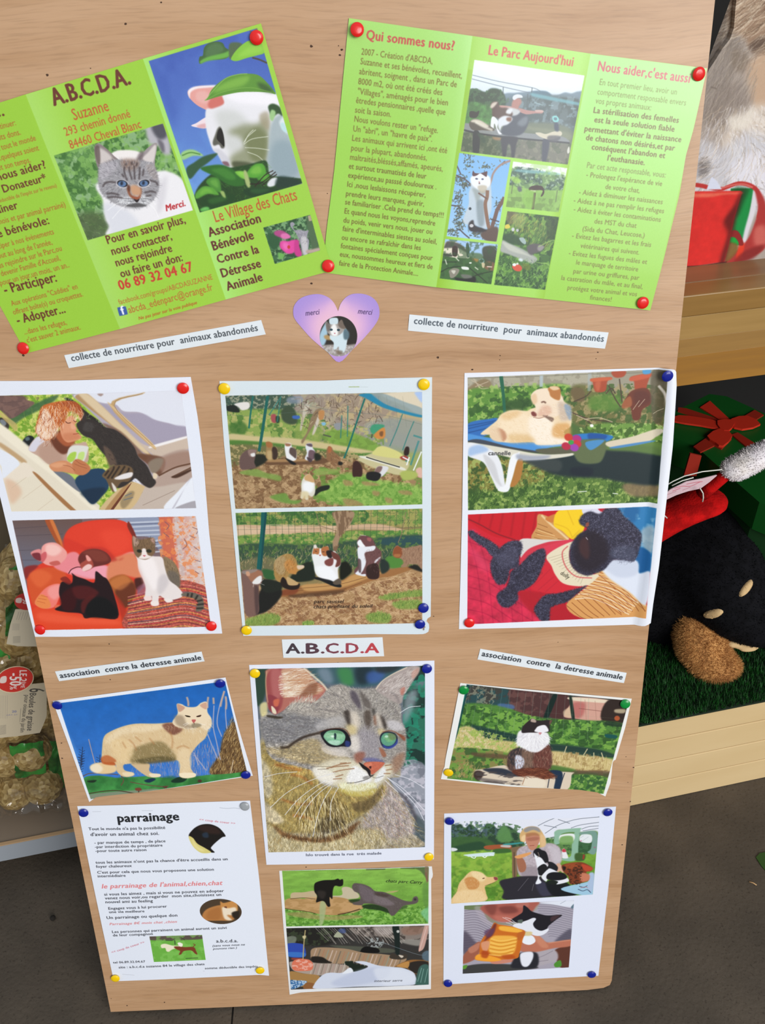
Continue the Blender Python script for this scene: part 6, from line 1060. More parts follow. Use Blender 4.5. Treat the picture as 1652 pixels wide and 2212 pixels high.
def pic_park():
    c = Canvas('603 1881 937 1871 931 2137 626 2148', 3200, 'e4e4e6')
    c.view(590, 1860, 4.5889)
    q = '88 94 1540 55 1535 610 130 645'
    c.clip(q); c.R(q, '6fa43c'); c.G(q, (700, 80), '84b44c', (700, 600), '649838'); c.V(q, .12, 40, st=(3, 1)); c.N('88 480 1540 440 1535 610 130 645', '447828', 26, .56, .1, .7); c.N('88 480 1540 440 1535 610 130 645', '94c464', 24, .58, .1, .7); c.H(q, 700, 22, -80, '9cc85c 4c8028 84b048', .4, 40, 4)
    c.Ls('420 80 520 75/920 75 1110 70/1260 62 1400 66', 24, '4c5440', .7, 3); c.P('1380 60 1540 60 1530 200 1510 160 1450 90', '4c5c3c', 8, .8); c.Ls('1510 110 1530 200', 16, '6c4030', .8, 3); c.P('1460 500 1520 450 1540 440 1540 600 1500 560', '7cc08c', 10, .8); c.P('1480 240 1535 200 1535 440 1490 420', '5c8840', 10, .6)
    c.P('170 350 190 310 300 305 400 290 430 320 420 370 300 360 190 370', 'c0ac88', 4); c.P('570 340 680 330 680 260 740 250 800 280 850 330 840 360 760 370 640 380 590 370', 'c4b89c', 4); c.P('1110 300 1240 285 1180 305', 'b8a074', 4)
    c.P('115 400 160 365 300 370 440 360 580 350 700 360 800 400 895 450 760 500 640 530 480 525 330 490 200 475 110 460', 'b08a58', 4); c.N('115 380 580 350 895 450 640 530 110 460', 'c8a070', 40, .5, .2, .7, st=(2, 1)); c.L('110 465 200 480 330 495 420 515', 9, '4c3420', .8); c.L('640 525 740 505 860 468', 12, '3c281c', .9, 2); c.L('170 370 300 360 420 372', 7, '4c3c2c', .8); c.P('130 520 300 500 500 540 800 530 880 550 600 580 300 560', 'a4905c', 10, .7); c.P('465 410 520 400 515 520 490 620 460 620', 'a4b484', 8, .8)
    c.P('750 380 860 370 860 400 780 410', '1c2c18', 6, .8); c.P('890 430 1000 420 1150 460 1160 510 1050 480 900 460', '1c3018', 6, .9); c.P('1150 460 1320 430 1310 460 1200 480', '2c4420', 8, .7)
    c.P('405 250 420 210 500 185 600 180 640 168 660 180 690 175 690 230 660 245 610 240 590 290 585 370 560 350 560 400 565 440 540 445 510 400 480 390 430 405 425 390 435 340 410 300', '14120f', 3); c.P('440 290 520 300 500 370 450 350', '3c3430', 14, .6)
    c.P('780 250 800 215 850 215 900 225 960 250 1010 290 1100 300 1200 340 1290 380 1370 390 1390 350 1425 345 1435 390 1400 415 1300 430 1260 460 1200 525 1160 525 1120 460 1000 420 900 415 880 430 800 425 790 405 860 380 850 320 800 290', '5c5250', 4); c.P('850 230 940 260 1000 320 960 400 880 360', '6e6268', 12, .8); c.P('1000 330 1120 360 1200 420 1100 430 1000 400', '7c7074', 14, .8); c.P('1020 300 1150 330 1100 350 1020 330', '463834', 10, .8); c.E(1405, 375, 26, 24, 0, '5c5450', 3); c.E(1405, 372, 13, 12, 0, '34302e', 3); c.H('790 230 960 250 1200 340 1300 420 1180 500 1000 400 860 380', 300, 20, 60, '887c7c 443c3a', .5, 40, 3)
    c.clip(); c.P('1500 60 1540 62 1530 200 1515 195', '8c6c58', 3, .6); c.T('chats parc Carry', (1115, 203), (1478, 220), '26301c', .8, 1, k=1.1)
    q = '130 662 1540 628 1540 1220 175 1270'
    c.clip(q); c.R(q, '343230')
    c.P('130 660 700 645 560 820 300 830 140 820', '201f1c', 12); c.N('130 660 560 645 500 820 140 820', '3c4830', 40, .56, .15, .7); c.P('135 750 225 745 215 810 140 815', '7c8474', 6, .8)
    c.P('830 640 1540 625 1540 760 1300 770 1050 740 880 740 780 690', '8c8078', 10, .9); c.N('760 640 1540 625 1540 780 800 780', '3c3430', 50, .55, .15, .8); c.P('1000 650 1180 640 1160 720 1040 710', 'a89c98', 14, .7); c.P('1280 650 1480 640 1460 710 1300 720', '8c6c5c', 14, .8); c.P('1260 770 1450 770 1440 830 1280 800', '9c9890', 10, .8)
    rng = random.Random(9)
    for i in range(30): x = 420 + i * 26 + rng.uniform(-8, 8); c.L([(x, 660), (x + 60, 720), (x + 130, 800 + rng.uniform(-30, 20))], rng.uniform(5, 11), rng.choice(['c8c0b8', '8c8480', '5c5854', 'b0a8a0', '3c3c3c']), .6, 1)
    c.P('600 745 625 705 650 695 695 740 660 752', 'a4a890', 4); c.P('640 680 700 660 720 700 680 710', '4c5c8c', 6, .8); c.P('1180 640 1245 640 1250 900 1210 900 1200 760', '16211f', 4); c.E(1235, 688, 15, 14, 0, 'c4c4c0', 3); c.L('1060 790 1450 920 1530 890', 5, '8c9ca8', .7); c.P('1440 860 1500 630 1540 628 1500 830 1460 880', 'c49c90', 3); c.L('1520 640 1450 870', 6, 'e0c8c0', .8)
    c.N('940 760 1080 760 1080 850 940 840', 'a8b0b0', 20, .52, .1, .8); c.P('560 830 1060 850 1200 870 1160 900 880 890', '5c6050', 8, .7); c.P('870 870 910 840 980 845 1040 860 1040 900 880 900', '0c0c0c', 4)
    c.P('135 820 280 815 310 850 325 910 300 950 150 940', '2c48a8', 3); c.P('140 900 310 905 300 945 150 940', '3c78c4', 5, .8); c.P('190 955 290 960 290 980 190 975', '8c3c34', 5)
    c.L('318 680 305 800 295 970', 12, 'b0a070', .9, 1); c.P('290 740 325 735 318 765 298 765', 'c8bc90', 3)
    c.P('370 930 410 855 700 860 900 900 1100 915 1320 955 1200 1040 1000 1030 820 990 700 1010 560 1010 400 990', 'a08468', 5)
    for i in range(22): x = 400 + i * 40; c.L([(x + 30, 862 + i * 4), (x + 5, 930 + i * 4), (x - 20, 1000 + i * 3)], 12, ['c0a898', '6c6458', 'a8785c', '8c9484', 'd0bcb0'][i % 5], .75, 1)
    c.P('160 1010 200 990 400 1000 700 1020 760 1040 700 1100 600 1110 460 1130 300 1110 200 1080', 'a8988c', 5)
    for i in range(15): x = 380 + i * 26; c.L([(x + 20, 1010), (x + 5, 1060), (x - 14, 1120)], 9, ['c8bcb0', '7c6c60', 'b09088'][i % 3], .75, 1)
    c.P('185 1040 200 985 270 965 360 975 395 1020 380 1075 300 1085 210 1080', 'd87458', 5); c.N('185 1040 270 965 395 1020 300 1085', 'e8b0a0', 20, .54, .1, .8); c.P('380 945 480 945 540 980 580 1005 400 1000', '201c18', 6); c.P('1150 940 1180 905 1240 925 1310 910 1330 940 1280 965 1180 960', '3c342c', 4); c.P('1240 920 1290 930 1270 950', 'd0c4b4', 4)
    c.P('1200 1040 1330 975 1460 970 1540 990 1540 1110 1400 1110 1300 1040', '8c6034', 5); c.P('1330 1010 1440 980 1540 1000 1530 1100 1420 1110 1350 1070', '2a2420', 7); c.P('1220 1030 1340 985 1330 1050', 'c08c4c', 5, .9)
    c.P('165 1090 300 1110 460 1135 400 1220 250 1240 170 1190', 'a47c48', 5); c.P('165 1180 240 1180 330 1185 310 1220 180 1265', '3c6ca0', 4); c.N('165 1180 330 1185 310 1220 180 1265', 'c8d8e8', 14, .56, .08, .8); c.P('330 1200 420 1215 430 1260 300 1260', '8c5c34', 5)
    c.P('710 990 750 985 790 985 800 1010 860 1020 920 1045 860 1080 780 1090 750 1040 720 1020', '1a241c', 4)
    c.P('810 990 900 985 1040 1025 1180 1040 1280 1050 1380 1090 1410 1140 1410 1215 1200 1230 800 1240 430 1262 405 1220 480 1130 560 1100 680 1100 760 1050 800 1090 940 1040 860 1010', 'd0d6e6', 5); c.P('600 1180 900 1060 1150 1050 1100 1160 800 1230 620 1230', 'b8c0d8', 24, .7); c.P('1000 1060 1250 1060 1390 1120 1380 1200 1100 1220', 'dde2ee', 20, .7); c.P('690 1100 760 1050 790 1090 700 1110', 'e4e8f0', 5)
    c.P('1410 1200 1450 1040 1540 1030 1540 1220 1420 1220', '3c6058', 6); c.Ls('1430 1190 1470 1050/1460 1200 1490 1060/1500 1200 1530 1060', 6, 'a8d0c4', .6); c.P('1480 900 1540 880 1540 980 1480 960', '5c7484', 8, .8)
    c.clip(); c.T('interieur serre', (1000, 1190), (1278, 1185), '4c4c54', .6, 1, k=.95)
    return c


def pic_sponsor():
    c = Canvas('167 1741 540 1729 581 2107 246 2119', 3600, 'e4e9f5')
    c.view(160, 1720, 3.7545)
    K = '3a3c44'
    c.T('parrainage', (360, 205), (852, 190), '26282c', 2, k=1.12)
    for s, a, b, d, e in [("Tout le monde n'a pas la possibilité", 120, 272, 740, 260), ("d'avoir un animal chez soi.", 136, 318, 690, 308), ('- par manque de temps , de place', 168, 382, 742, 368), ('-par interdiction du propriétaire', 172, 415, 718, 402),
                          ('-pour toute autre raison', 176, 447, 588, 438), ("tous les animaux n'ont pas la chance d'être accueillis dans un", 178, 540, 1245, 516), ('foyer chaleureux', 182, 573, 470, 566), ("C'est pour cela que nous vous proposons une solution", 192, 620, 1133, 600),
                          ('intermédiaire', 196, 650, 420, 645), ('si vous les aimez , mais si vous ne pouvez en adopter', 248, 798, 1215, 774), ('venez nous voir,ou regarder  mon site,choisissez un', 254, 829, 1193, 804), ('nouvel ami au feeling', 258, 860, 640, 852),
                          ('Engagez vous à lui procurer', 282, 912, 754, 896), ('une vie meilleure', 288, 940, 572, 934), ('Un parrainage ou quelque don', 268, 988, 838, 970), ('Les personnes qui parrainent un animal auront un suivi', 312, 1102, 1237, 1072),
                          ('de leur compagnon', 318, 1130, 640, 1118), ('tel 06.89.32.04.67', 318, 1352, 578, 1342), ('site : a.b.c.d.a suzanne 84 le village des chats', 364, 1392, 1058, 1364), ('somme déductible des impôts', 1062, 1398, 1488, 1384)]:
        c.T(s, (a, b), (d, e), K, 1.0, k=1.0)
    c.T('le parrainage de l\'animal,chien,chat', (228, 740), (1205, 716), 'e08488', 1.5, 1, k=1.05); c.T('Parrainage 8€ mois chat ,chien', (290, 1038), (835, 1020), 'd88488', 1.2, 1, k=.9)
    c.T('<< coup de coeur >>', (1015, 192), (1305, 226), 'd07480', .6, k=.95); c.T('<< coup de coeur >>', (310, 1268), (575, 1182), 'c86c7c', .6, k=.95)
    c.T('a.b.c.d.a.', (1153, 1182), (1328, 1180), K, 1, k=1); c.T('(sans vous nous ne', (1124, 1216), (1385, 1206), K, .8, 1, k=.95); c.T('pouvons rien )', (1126, 1240), (1320, 1232), K, .8, 1, k=.95)
    c.Ls('550 112 640 112/150 122 220 120/390 1440 490 1446/1045 1412 1060 1414', 3, '9ca0a8', .7); c.Ls('1180 90 1240 96 1300 92 1345 100', 4, '8c909c', .6)
    # black cat in an oval
    c.P('930 320 960 270 1000 240 1050 224 1110 225 1170 250 1210 290 1228 322 1200 330 1150 370 1120 400 1110 420 1140 452 1100 450 1040 420 980 370', '1a1614', 2); c.P('1000 250 1060 230 1150 250 1190 300 1100 300 1040 280', '38241e', 12, .7); c.P('1040 300 1080 290 1090 330 1050 330', '28384c', 7, .8)
    c.P('930 320 965 335 1000 380 1060 415 1110 448 1090 458 1030 455 980 420 945 370', 'd8cc7c', 3); c.P('960 345 1000 400 1060 440 1020 440 970 400', 'e8dc98', 8, .8)
    # ginger cat in an oval
    t = np.linspace(0, 2 * np.pi, 40, endpoint=False); ov = np.stack([1189 + 170 * np.cos(t), 931 + 102 * np.sin(t) + 6 * np.cos(t)], -1)
    c.clip(ov); c.P(ov, '4c3c2c', 0, 1, 0); c.P('1040 960 1080 910 1180 880 1230 900 1300 940 1290 1000 1180 1005 1060 1000', 'b87c44', 6); c.P('1185 850 1210 862 1260 852 1300 840 1325 880 1320 940 1260 960 1200 920', 'c88c4c', 4); c.P('1200 900 1250 905 1310 900 1310 960 1240 960 1280 1000 1220 990', 'ecdcc4', 7); c.P('1215 895 1235 890 1238 905', '6c3c28', 3); c.P('1090 930 1180 900 1180 990 1080 990', 'a86c38', 12, .8); c.P('1280 940 1340 930 1330 990 1290 980', '2c241c', 8)
    c.clip('612 1130 1038 1120 1068 1322 648 1338'); c.R('612 1130 1038 1120 1068 1322 648 1338', '6cb044'); c.P('600 1120 1040 1115 1045 1150 900 1160 620 1160', '5c5048', 5); c.Ls('700 1160 800 1165/815 1130 820 1200/870 1140 900 1160', 10, '3c4c30', .8); c.N(None, '84c45c', 40, .56, .15, .6)
    c.P('705 1200 740 1190 800 1205 850 1205 860 1190 880 1190 875 1215 830 1225 790 1240 770 1255 750 1250 740 1225 712 1225', 'ece4c8', 3); c.P('810 1215 850 1212 900 1218 970 1218 990 1250 1000 1278 980 1270 950 1245 890 1250 870 1275 850 1278 860 1250 830 1235', '7a3c24', 3); c.Ls('965 1215 982 1200 965 1192', 8, '7a3c24', .9); c.P('840 1185 860 1180 880 1195 870 1215 850 1205', 'f4f0e4', 3)
    c.Ls('905 1310 950 1308 1005 1306', 9, '2c3c20', .7)
    c.clip(); return c


def pic_heart():
    c = Canvas('630 630 822 630 822 785 630 785', 3600, 'b49cd8')
    c.view(400, 400, 3.591)
    c.G('800 820 1540 820 1540 1380 800 1380', (1180, 840), 'a890d8', (1180, 1370), 'b490d8'); c.E(1180, 1080, 250, 190, 0, 'e4b4d8', 90, .95); c.E(1180, 1120, 170, 170, 0, 'ecc0d0', 60, .7); c.P('1150 880 1185 960 1215 880 1260 960 1180 1040 1100 960', 'e8bcd8', 30, .6)
    c.T('merci', (934, 1012), (1045, 1000), '54406c', .8, 1, k=1.3); c.T('merci', (1338, 995), (1450, 1005), '54406c', .8, 1, k=1.3)
    t = np.linspace(0, 2 * np.pi, 48, endpoint=False); ov = np.stack([1188 + 146 * np.cos(t), 1170 + 156 * np.sin(t)], -1)
    c.clip(ov); c.P(ov, '2c2824', 0, 1, 0); c.P('1040 1170 1080 1080 1100 1060 1100 1180 1060 1260', 'a4c4d8', 7); c.P('1120 1035 1180 1030 1180 1080 1125 1080', 'ccdde6', 4); c.P('1075 1170 1100 1160 1140 1180 1130 1200 1090 1195', 'b09060', 5); c.P('1040 1255 1120 1235 1240 1240 1340 1236 1300 1330 1080 1330', '9c9490', 7); c.N('1040 1255 1340 1240 1300 1330 1080 1330', 'c8c4c4', 16, .55, .1, .7)
    c.P('1120 1180 1150 1100 1230 1100 1260 1150 1250 1240 1230 1295 1195 1290 1190 1250 1170 1270 1150 1270 1150 1220', 'cfe0e8', 4); c.P('1230 1110 1270 1140 1265 1190 1230 1190', '5c7480', 6)
    c.P('1090 1090 1092 1055 1120 1078 1180 1075 1210 1045 1225 1080 1235 1110 1210 1150 1160 1170 1110 1150', 'a49c98', 4); c.P('1092 1058 1120 1080 1130 1120 1100 1130', '6c6460', 5, .9); c.P('1185 1080 1212 1042 1230 1080 1245 1110 1210 1110', '74665c', 4); c.P('1140 1085 1165 1080 1185 1140 1175 1168 1140 1165 1125 1130', 'f0f0f0', 5); c.E(1132, 1120, 12, 9, 0, '2c4450', 2); c.E(1188, 1122, 12, 9, 0, '2c4450', 2); c.P('1152 1145 1166 1145 1160 1154', 'c8808c', 2); c.P('1170 1280 1220 1285 1210 1310 1175 1305', '6c5c4c', 5, .7)
    c.clip(); return c
# ------------------------------------------------------------------ paper strips, bag labels, display poster
STRIPS = [
    ('139 767 564 691 574 722 149 795', [('collecte de nourriture pour  animaux abandonnés', (156, 780), (557, 714), '4c5258', 1.1)]),
    ('884 679 1314 718 1306 753 881 714', [('collecte de nourriture  pour  animaux abandonnés', (893.5, 699), (1302, 738), '4c5660', 1.1)]),
    ('119 1450 435.5 1407 442 1428 128 1471', [('association  contre la detresse animale', (131, 1464), (435, 1424), '3c4046', 1.8)]),
    ('1037 1401 1353 1453 1347 1475 1031 1424', [('association  contre  la detresse animale', (1039.5, 1416), (1342, 1467), '3c4046', 1.8)]),
    ('608.5 1381 826 1376 829.5 1417 612 1420.5', [(ch, (618 + x0, 1410.6 - x0 * .006), (618 + x1, 1410.6 - x1 * .006), cc, 1.5) for ch, x0, x1, cc in
        [('A', 0, 29.5, '43383f'), ('.', 33, 38.5, '4a3c44'), ('B', 44, 70, '533a44'), ('.', 76, 81.5, '613e48'), ('C', 86, 112, '743e4a'), ('.', 118, 124, '853f4a'), ('D', 129.5, 155, '98404c'), ('.', 161, 166.5, 'a8424c'), ('A', 170, 199.5, 'bc444c')]]),
]


def pic_strip(i):
    o, tx = STRIPS[i]
    c = Canvas(o, 3600, 'dfe5ea')
    for s, p0, p1, col, b in tx:
        if i == 4: c.T(s, p0, p1, col, b, em=(2.2 * 15.5 if s == '.' else 35.5))
        else: c.T(s, p0, p1, col, b, k=1.08 if i < 2 else 1.0)
    return c


def tf_fix(off):
    def tf(x, y):
        x = np.asarray(x, float); y = np.asarray(y, float)
        v = np.stack([x - 826, y - 1106, np.full_like(x, FPX)], -1) @ WM.T
        q = FB + FN * off
        t = ((q - CAM) @ FN) / (v @ FN)
        p = CAM + v * t[..., None] - FB
        return p @ FD, CAM[2] + v[..., 2] * t
    return tf


POSTER = '1600 -60 1593 -20 1588 20 1585 60 1576 85 1560 105 1546 128 1531 150 1500 230 1440 400 1440 584 1487 577 1652 561 1760 551 1800 200 1780 -60'


def pic_poster():
    c = Canvas(POSTER, 1500, 'b4a698', tf_fix(.068))
    c.view(1390, 0, 5.267)
    c.P('600 -400 2100 -400 2200 3000 300 3100 300 1800 700 800', 'a89c94', 0, 1, 0)
    c.P('1050 -300 1700 -300 1700 500 1300 600 1100 400 1010 380', '9a7e68', 30); c.P('1300 -300 2000 -300 2000 200 1500 200 1350 60', '6c4c3c', 30, .8)
    c.P('740 780 900 500 1040 380 1150 600 1000 900 900 1300 700 1400 650 1200', '8f857e', 40); c.P('1200 500 1380 400 1500 560 1300 620 1220 580', '5c4a40', 24, .9); c.P('1020 560 1200 650 1120 820 1000 760', '7c6c5c', 30, .7)
    c.P('1200 700 1500 600 1600 1300 1300 1300 1180 1000', 'c4a488', 50, .9); c.P('900 1000 1150 950 1200 1300 1000 1450 760 1400 700 1250', '8c8078', 50, .9); c.P('1050 1300 1500 1200 1900 1500 1900 2100 1200 2000 900 1700', 'd8ccc0', 60)
    c.P('640 1600 900 1700 1200 1500 1900 1800 1900 2400 600 2300', 'c8c8d0', 60, .9); c.P('1000 1850 1500 1700 1900 2000 1900 2300 1100 2200', 'e0dee8', 50, .9); c.P('640 1800 760 1850 720 2000 620 2000', '6c6460', 30, .8)
    c.H('1020 -300 1900 -300 1900 500 1250 420 1020 400 900 520', 500, 300, 125, 'c4ac90 e0d0b8 7c6450 5c4838 f0e4d0', .6, 14, 9, curve=.4)
    c.H('740 780 900 500 1200 420 1300 900 1200 1300 700 1400', 500, 200, 110, 'a89c94 74685e bcaea0 8c8074', .5, 25, 8)
    c.H('700 1300 1300 1200 1900 1300 1900 2300 620 2200', 1300, 190, lambda x, y: 90 + (1000 - x) * .12 + 30 * math.sin(y / 150), 'ece4dc b0a498 dcd8e0 c4b09c f8f4f4 94887e', .55, 30, 8, curve=.5)
    c.P('960 1330 1150 1300 1250 1200 1200 1440 1000 1470', 'e8e0d4', 30, .7); c.Ls('760 990 800 1000 830 1010', 10, '5c5048', .5, 4)
    # gift in front of the dog
    c.view(1390, 380, 4.4244)
    c.P('830 120 1050 118 1000 400 950 600 900 600 820 660', '1c7434', 4, 1, 0); c.P('900 300 990 150 1040 130 1000 350 950 580 880 560', '149044', 20, .8); c.P('850 130 1000 125 960 240 880 400', '0c4c20', 26, .8)
    c.P('1050 120 1085 150 1060 350 1000 540 960 680 940 640 960 520 1020 300', 'd8d4dc', 7)
    c.L('490 85 560 95 620 110 740 125 800 105 900 72 1000 85 1080 140 1115 250 1090 400', 36, 'b83430', 1, 3); c.L('740 118 860 85 960 80 1040 110', 14, 'd8746c', .8, 3)
    c.P('1060 120 1130 180 1170 300 1180 500 1160 680 1060 760 900 830 770 830 880 720 980 620 1040 500 1090 320', 'a83432', 6); c.P('1060 500 1160 480 1180 640 1060 660', 'cc6c62', 24, .8); c.P('900 680 960 640 940 760 880 820', 'e03c24', 8, .9); c.P('960 720 1150 660 1040 790 860 830', '7c2020', 16, .8)
    c.P('820 560 850 520 900 530 940 600 950 660 900 660 880 610 830 585', '8c2424', 4); c.P('820 590 870 590 905 640 890 665 830 640', '18a03c', 5); c.P('790 650 890 650 880 740 780 820', '7c5c2c', 12, .9)
    c.P('300 150 700 145 925 142 942 155 925 200 860 420 820 620 770 820 560 850 300 890', 'd42c28', 3, 1, 0); c.P('300 195 600 205 760 180 920 172 925 158 600 165 300 180', 'e46c54', 8, .9); c.P('925 150 945 155 880 400 770 822 720 830 800 560 760 440 850 300', '5c1414', 22, .9)
    c.P('300 870 560 852 770 820 770 832 560 868 300 892', '4c1410', 4); c.V('300 210 880 200 760 800 300 860', .05, 60)
    c.P('600 130 640 20 652 8 700 50 745 128', 'd4d8ea', 3, 1, 0)
    return c


def pic_baglabel():
    c = Canvas('-60 1482 97 1476 101 1497 101 1555 86 1584 -60 1600', 2600, 'cdbfa4', tf_fix(.112))
    c.view(0, 1400, 4.6)
    for s, p0, p1, b, k in [('6', (290, 402), (290, 440), .6, 1.6), ('Boules de graisse', (296, 448), (268, 820), .8, 1.1), ('pour oiseaux du jardin', (246, 466), (200, 836), .3, 1.0)]: c.T(s, p0, p1, '55504a', b, k=k)
    c.Ls('206 600 196 735', 5, '7c746c', .7); c.T('20', (118, 640), (162, 640), '5a64a0', .3, k=1.0); c.T('ART 57', (60, 672), (172, 668), '8a84a0', .1, k=.8)
    for x in (10, 30, 52, 72): c.L([(x, 470), (x - 2, 700)], 3, '8c847c', .6, 0)
    for i in range(8): c.L([(0 - i * 1, 775 + i * 12), (60, 765 + i * 12)], 5, '6c6660', .8, 0)
    return c


def pic_sticker():
    c = Canvas('-20 1440 74 1440 74 1498 -20 1498', 2600, 'd23c34', tf_fix(.108))
    c.view(0, 1400, 4.6)
    c.T('LE 2', (195, 222), (193, 330), 'f2e6e0', 1.5, k=1.1); c.T('ÈME', (208, 336), (205, 396), 'f2e6e0', .8, k=1.1); c.T('-50', (96, 252), (98, 372), 'f2e6e0', 1.8, k=1.2); c.T('%', (96, 378), (98, 412), 'f2e6e0', 1, k=1.2)
    c.P('10 290 62 280 58 340 0 345', 'ecd8d0', 3)
    return c


def pic_baglabel2():
    c = Canvas('30 1316 110 1312 112 1396 10 1396', 2600, 'd0c4ac', tf_fix(.118))
    c.view(0, 1050, 5.395)
    for x in (150, 175, 205, 235, 260, 300): c.L([(x + 70, 1465), (x + 40, 1560)], 5, '8c847a', .7, 0)
    for i in range(7): c.L([(150 + i * 12, 1600), (146 + i * 12, 1680)], 4, '9c948a', .6, 0)
    for i in range(9): c.L([(150, 1755 + i * 9), (236, 1748 + i * 9)], 4, '7c766c', .8, 0)
    return c


def pic_sticker2():
    c = Canvas('28 1278 80 1278 80 1322 28 1322', 2600, 'c43c38', tf_fix(.112))
    c.view(0, 1050, 5.395)
    c.T('50', (262, 1318), (264, 1372), 'ecdcd4', 1.5, k=1.2); c.P('190 1310 250 1305 245 1360 185 1355', 'e0c8c0', 3)
    return c


def pic_tag():
    c = Canvas('1425 1020 1560 1020 1560 1095 1425 1095', 2200, 'd9bcc4', tf_fix(.1))
    c.view(1352, 820, 4.607)
    c.Ls('480 1080 560 1060 640 1060 740 1015/460 1110 540 1080/600 1040 700 1020 760 1015', 7, 'c05060', .7); c.Ls('370 1160 420 1140 500 1110/560 1100 640 1070', 5, '9c5c6c', .7)
    return c
# ------------------------------------------------------------------ mesh and material helpers
FZ = -.0044
MATS = {}


def lin(c):
    c = hexc(c) / 255.
    return tuple(float(x) for x in np.where(c <= .04045, c / 12.92, ((c + .055) / 1.055) ** 2.4)) + (1.0,)


def newmat(name):
    m = bpy.data.materials.new(name); m.use_nodes = True
    return m, m.node_tree, m.node_tree.nodes['Principled BSDF']


def mat(name, col, rough=.5, spec=.5, noise=None, bump=None, **kw):
    """noise = (colour2, scale, detail, lo, hi); bump = (scale, strength, distance)"""
    if name in MATS: return MATS[name]
    m, nt, b = newmat(name)
    b.inputs['Base Color'].default_value = lin(col); b.inputs['Roughness'].default_value = rough; b.inputs['Specular IOR Level'].default_value = spec
    tc = nt.nodes.new('ShaderNodeTexCoord')
    if noise:
        c2, s, d, lo, hi = noise[:5]
        n = nt.nodes.new('ShaderNodeTexNoise'); n.inputs['Scale'].default_value = s; n.inputs['Detail'].default_value = d
        if len(noise) > 5:
            mp = nt.nodes.new('ShaderNodeMapping'); mp.inputs['Scale'].default_value = noise[5]; nt.links.new(tc.outputs['Object'], mp.inputs[0]); nt.links.new(mp.outputs[0], n.inputs[0])
        else: nt.links.new(tc.outputs['Object'], n.inputs[0])
        r = nt.nodes.new('ShaderNodeValToRGB'); r.color_ramp.elements[0].position = lo; r.color_ramp.elements[1].position = hi
        r.color_ramp.elements[0].color = lin(col); r.color_ramp.elements[1].color = lin(c2)
        nt.links.new(n.outputs['Fac'], r.inputs[0]); nt.links.new(r.outputs[0], b.inputs['Base Color'])
    if bump:
        n = nt.nodes.new('ShaderNodeTexNoise'); n.inputs['Scale'].default_value = bump[0]; n.inputs['Detail'].default_value = 4; nt.links.new(tc.outputs['Object'], n.inputs[0])
        bp = nt.nodes.new('ShaderNodeBump'); bp.inputs['Strength'].default_value = bump[1]; bp.inputs['Distance'].default_value = bump[2]
        nt.links.new(n.outputs['Fac'], bp.inputs['Height']); nt.links.new(bp.outputs[0], b.inputs['Normal'])
    for k, v in kw.items(): b.inputs[k.replace('_', ' ')].default_value = v
    MATS[name] = m
    return m


def print_mat(name, c, rough=.55, spec=.3, coat=0.):
    a = np.clip(c.img, 0, 255) / 255.
    rng = np.random.RandomState(4); a = np.clip(a + rng.normal(0, .006, a.shape[:2])[..., None], 0, 1)
    h, w_ = a.shape[:2]
    im = bpy.data.images.new(name, w_, h); buf = np.ones((h, w_, 4), np.float32); buf[..., :3] = a[::-1]
    im.pixels.foreach_set(buf.ravel()); im.update(); im.pack()
    m, nt, b = newmat(name)
    t = nt.nodes.new('ShaderNodeTexImage'); t.image = im; t.interpolation = 'Cubic'; t.extension = 'EXTEND'
    nt.links.new(t.outputs[0], b.inputs['Base Color'])
    b.inputs['Roughness'].default_value = rough; b.inputs['Specular IOR Level'].default_value = spec
    if coat: b.inputs['Coat Weight'].default_value = coat; b.inputs['Coat Roughness'].default_value = .3
    return m


def tag(o, label=None, cat=None, group=None, kind=None):
    if label: o['label'] = label
    if cat: o['category'] = cat
    if group: o['group'] = group
    if kind: o['kind'] = kind
    return o


def link(name, me, m=None, parent=None, mw=None, smooth_=False):
    o = bpy.data.objects.new(name, me); COL.objects.link(o)
    if m: me.materials.append(m)
    if parent: o.parent = parent
    if mw is not None: o.matrix_world = mw
    if smooth_: me.polygons.foreach_set('use_smooth', [True] * len(me.polygons))
    return o


def meshof(name, v, f):
    me = bpy.data.meshes.new(name); me.from_pydata([tuple(map(float, p)) for p in v], [], f); me.update()
    return me


def empty(name, loc, rot=None):
    o = bpy.data.objects.new(name, None); COL.objects.link(o); o.empty_display_size = .02
    o.matrix_world = frame(loc, rot)
    return o


BR = Matrix([[RIGHT[i], UPB[i], NRM[i]] for i in range(3)])
FR = Matrix([[FD[i], FN[i], (0, 0, 1)[i]] for i in range(3)])


def frame(loc, R=None):
    M = (R.to_4x4() if R is not None else Matrix.Identity(4)); M.translation = Vector([float(t) for t in loc]); return M


def bp(u, v, w_=0): return RIGHT * u + UPB * v + NRM * w_


def fp(a, b, z): return FB * [1, 1, 0] + FD * a + FN * b + np.array([0, 0, z])


def boxmesh(name, x0, x1, y0, y1, z0, z1, bev=0.):
    bm = bmesh.new(); bmesh.ops.create_cube(bm, size=1)
    for v in bm.verts: v.co = Vector(((x0 + x1) / 2 + v.co.x * (x1 - x0), (y0 + y1) / 2 + v.co.y * (y1 - y0), (z0 + z1) / 2 + v.co.z * (z1 - z0)))
    if bev: bmesh.ops.bevel(bm, geom=bm.edges[:], offset=bev, segments=2, affect='EDGES', profile=.5)
    me = bpy.data.meshes.new(name); bm.to_mesh(me); bm.free(); return me


def fbox(name, a0, a1, b0, b1, z0, z1, m, parent, bev=.0015):
    """box in the shop display's own axes"""
    o = link(name, boxmesh(name, a0, a1, b0, b1, z0, z1, bev), m); o.parent = parent; return o


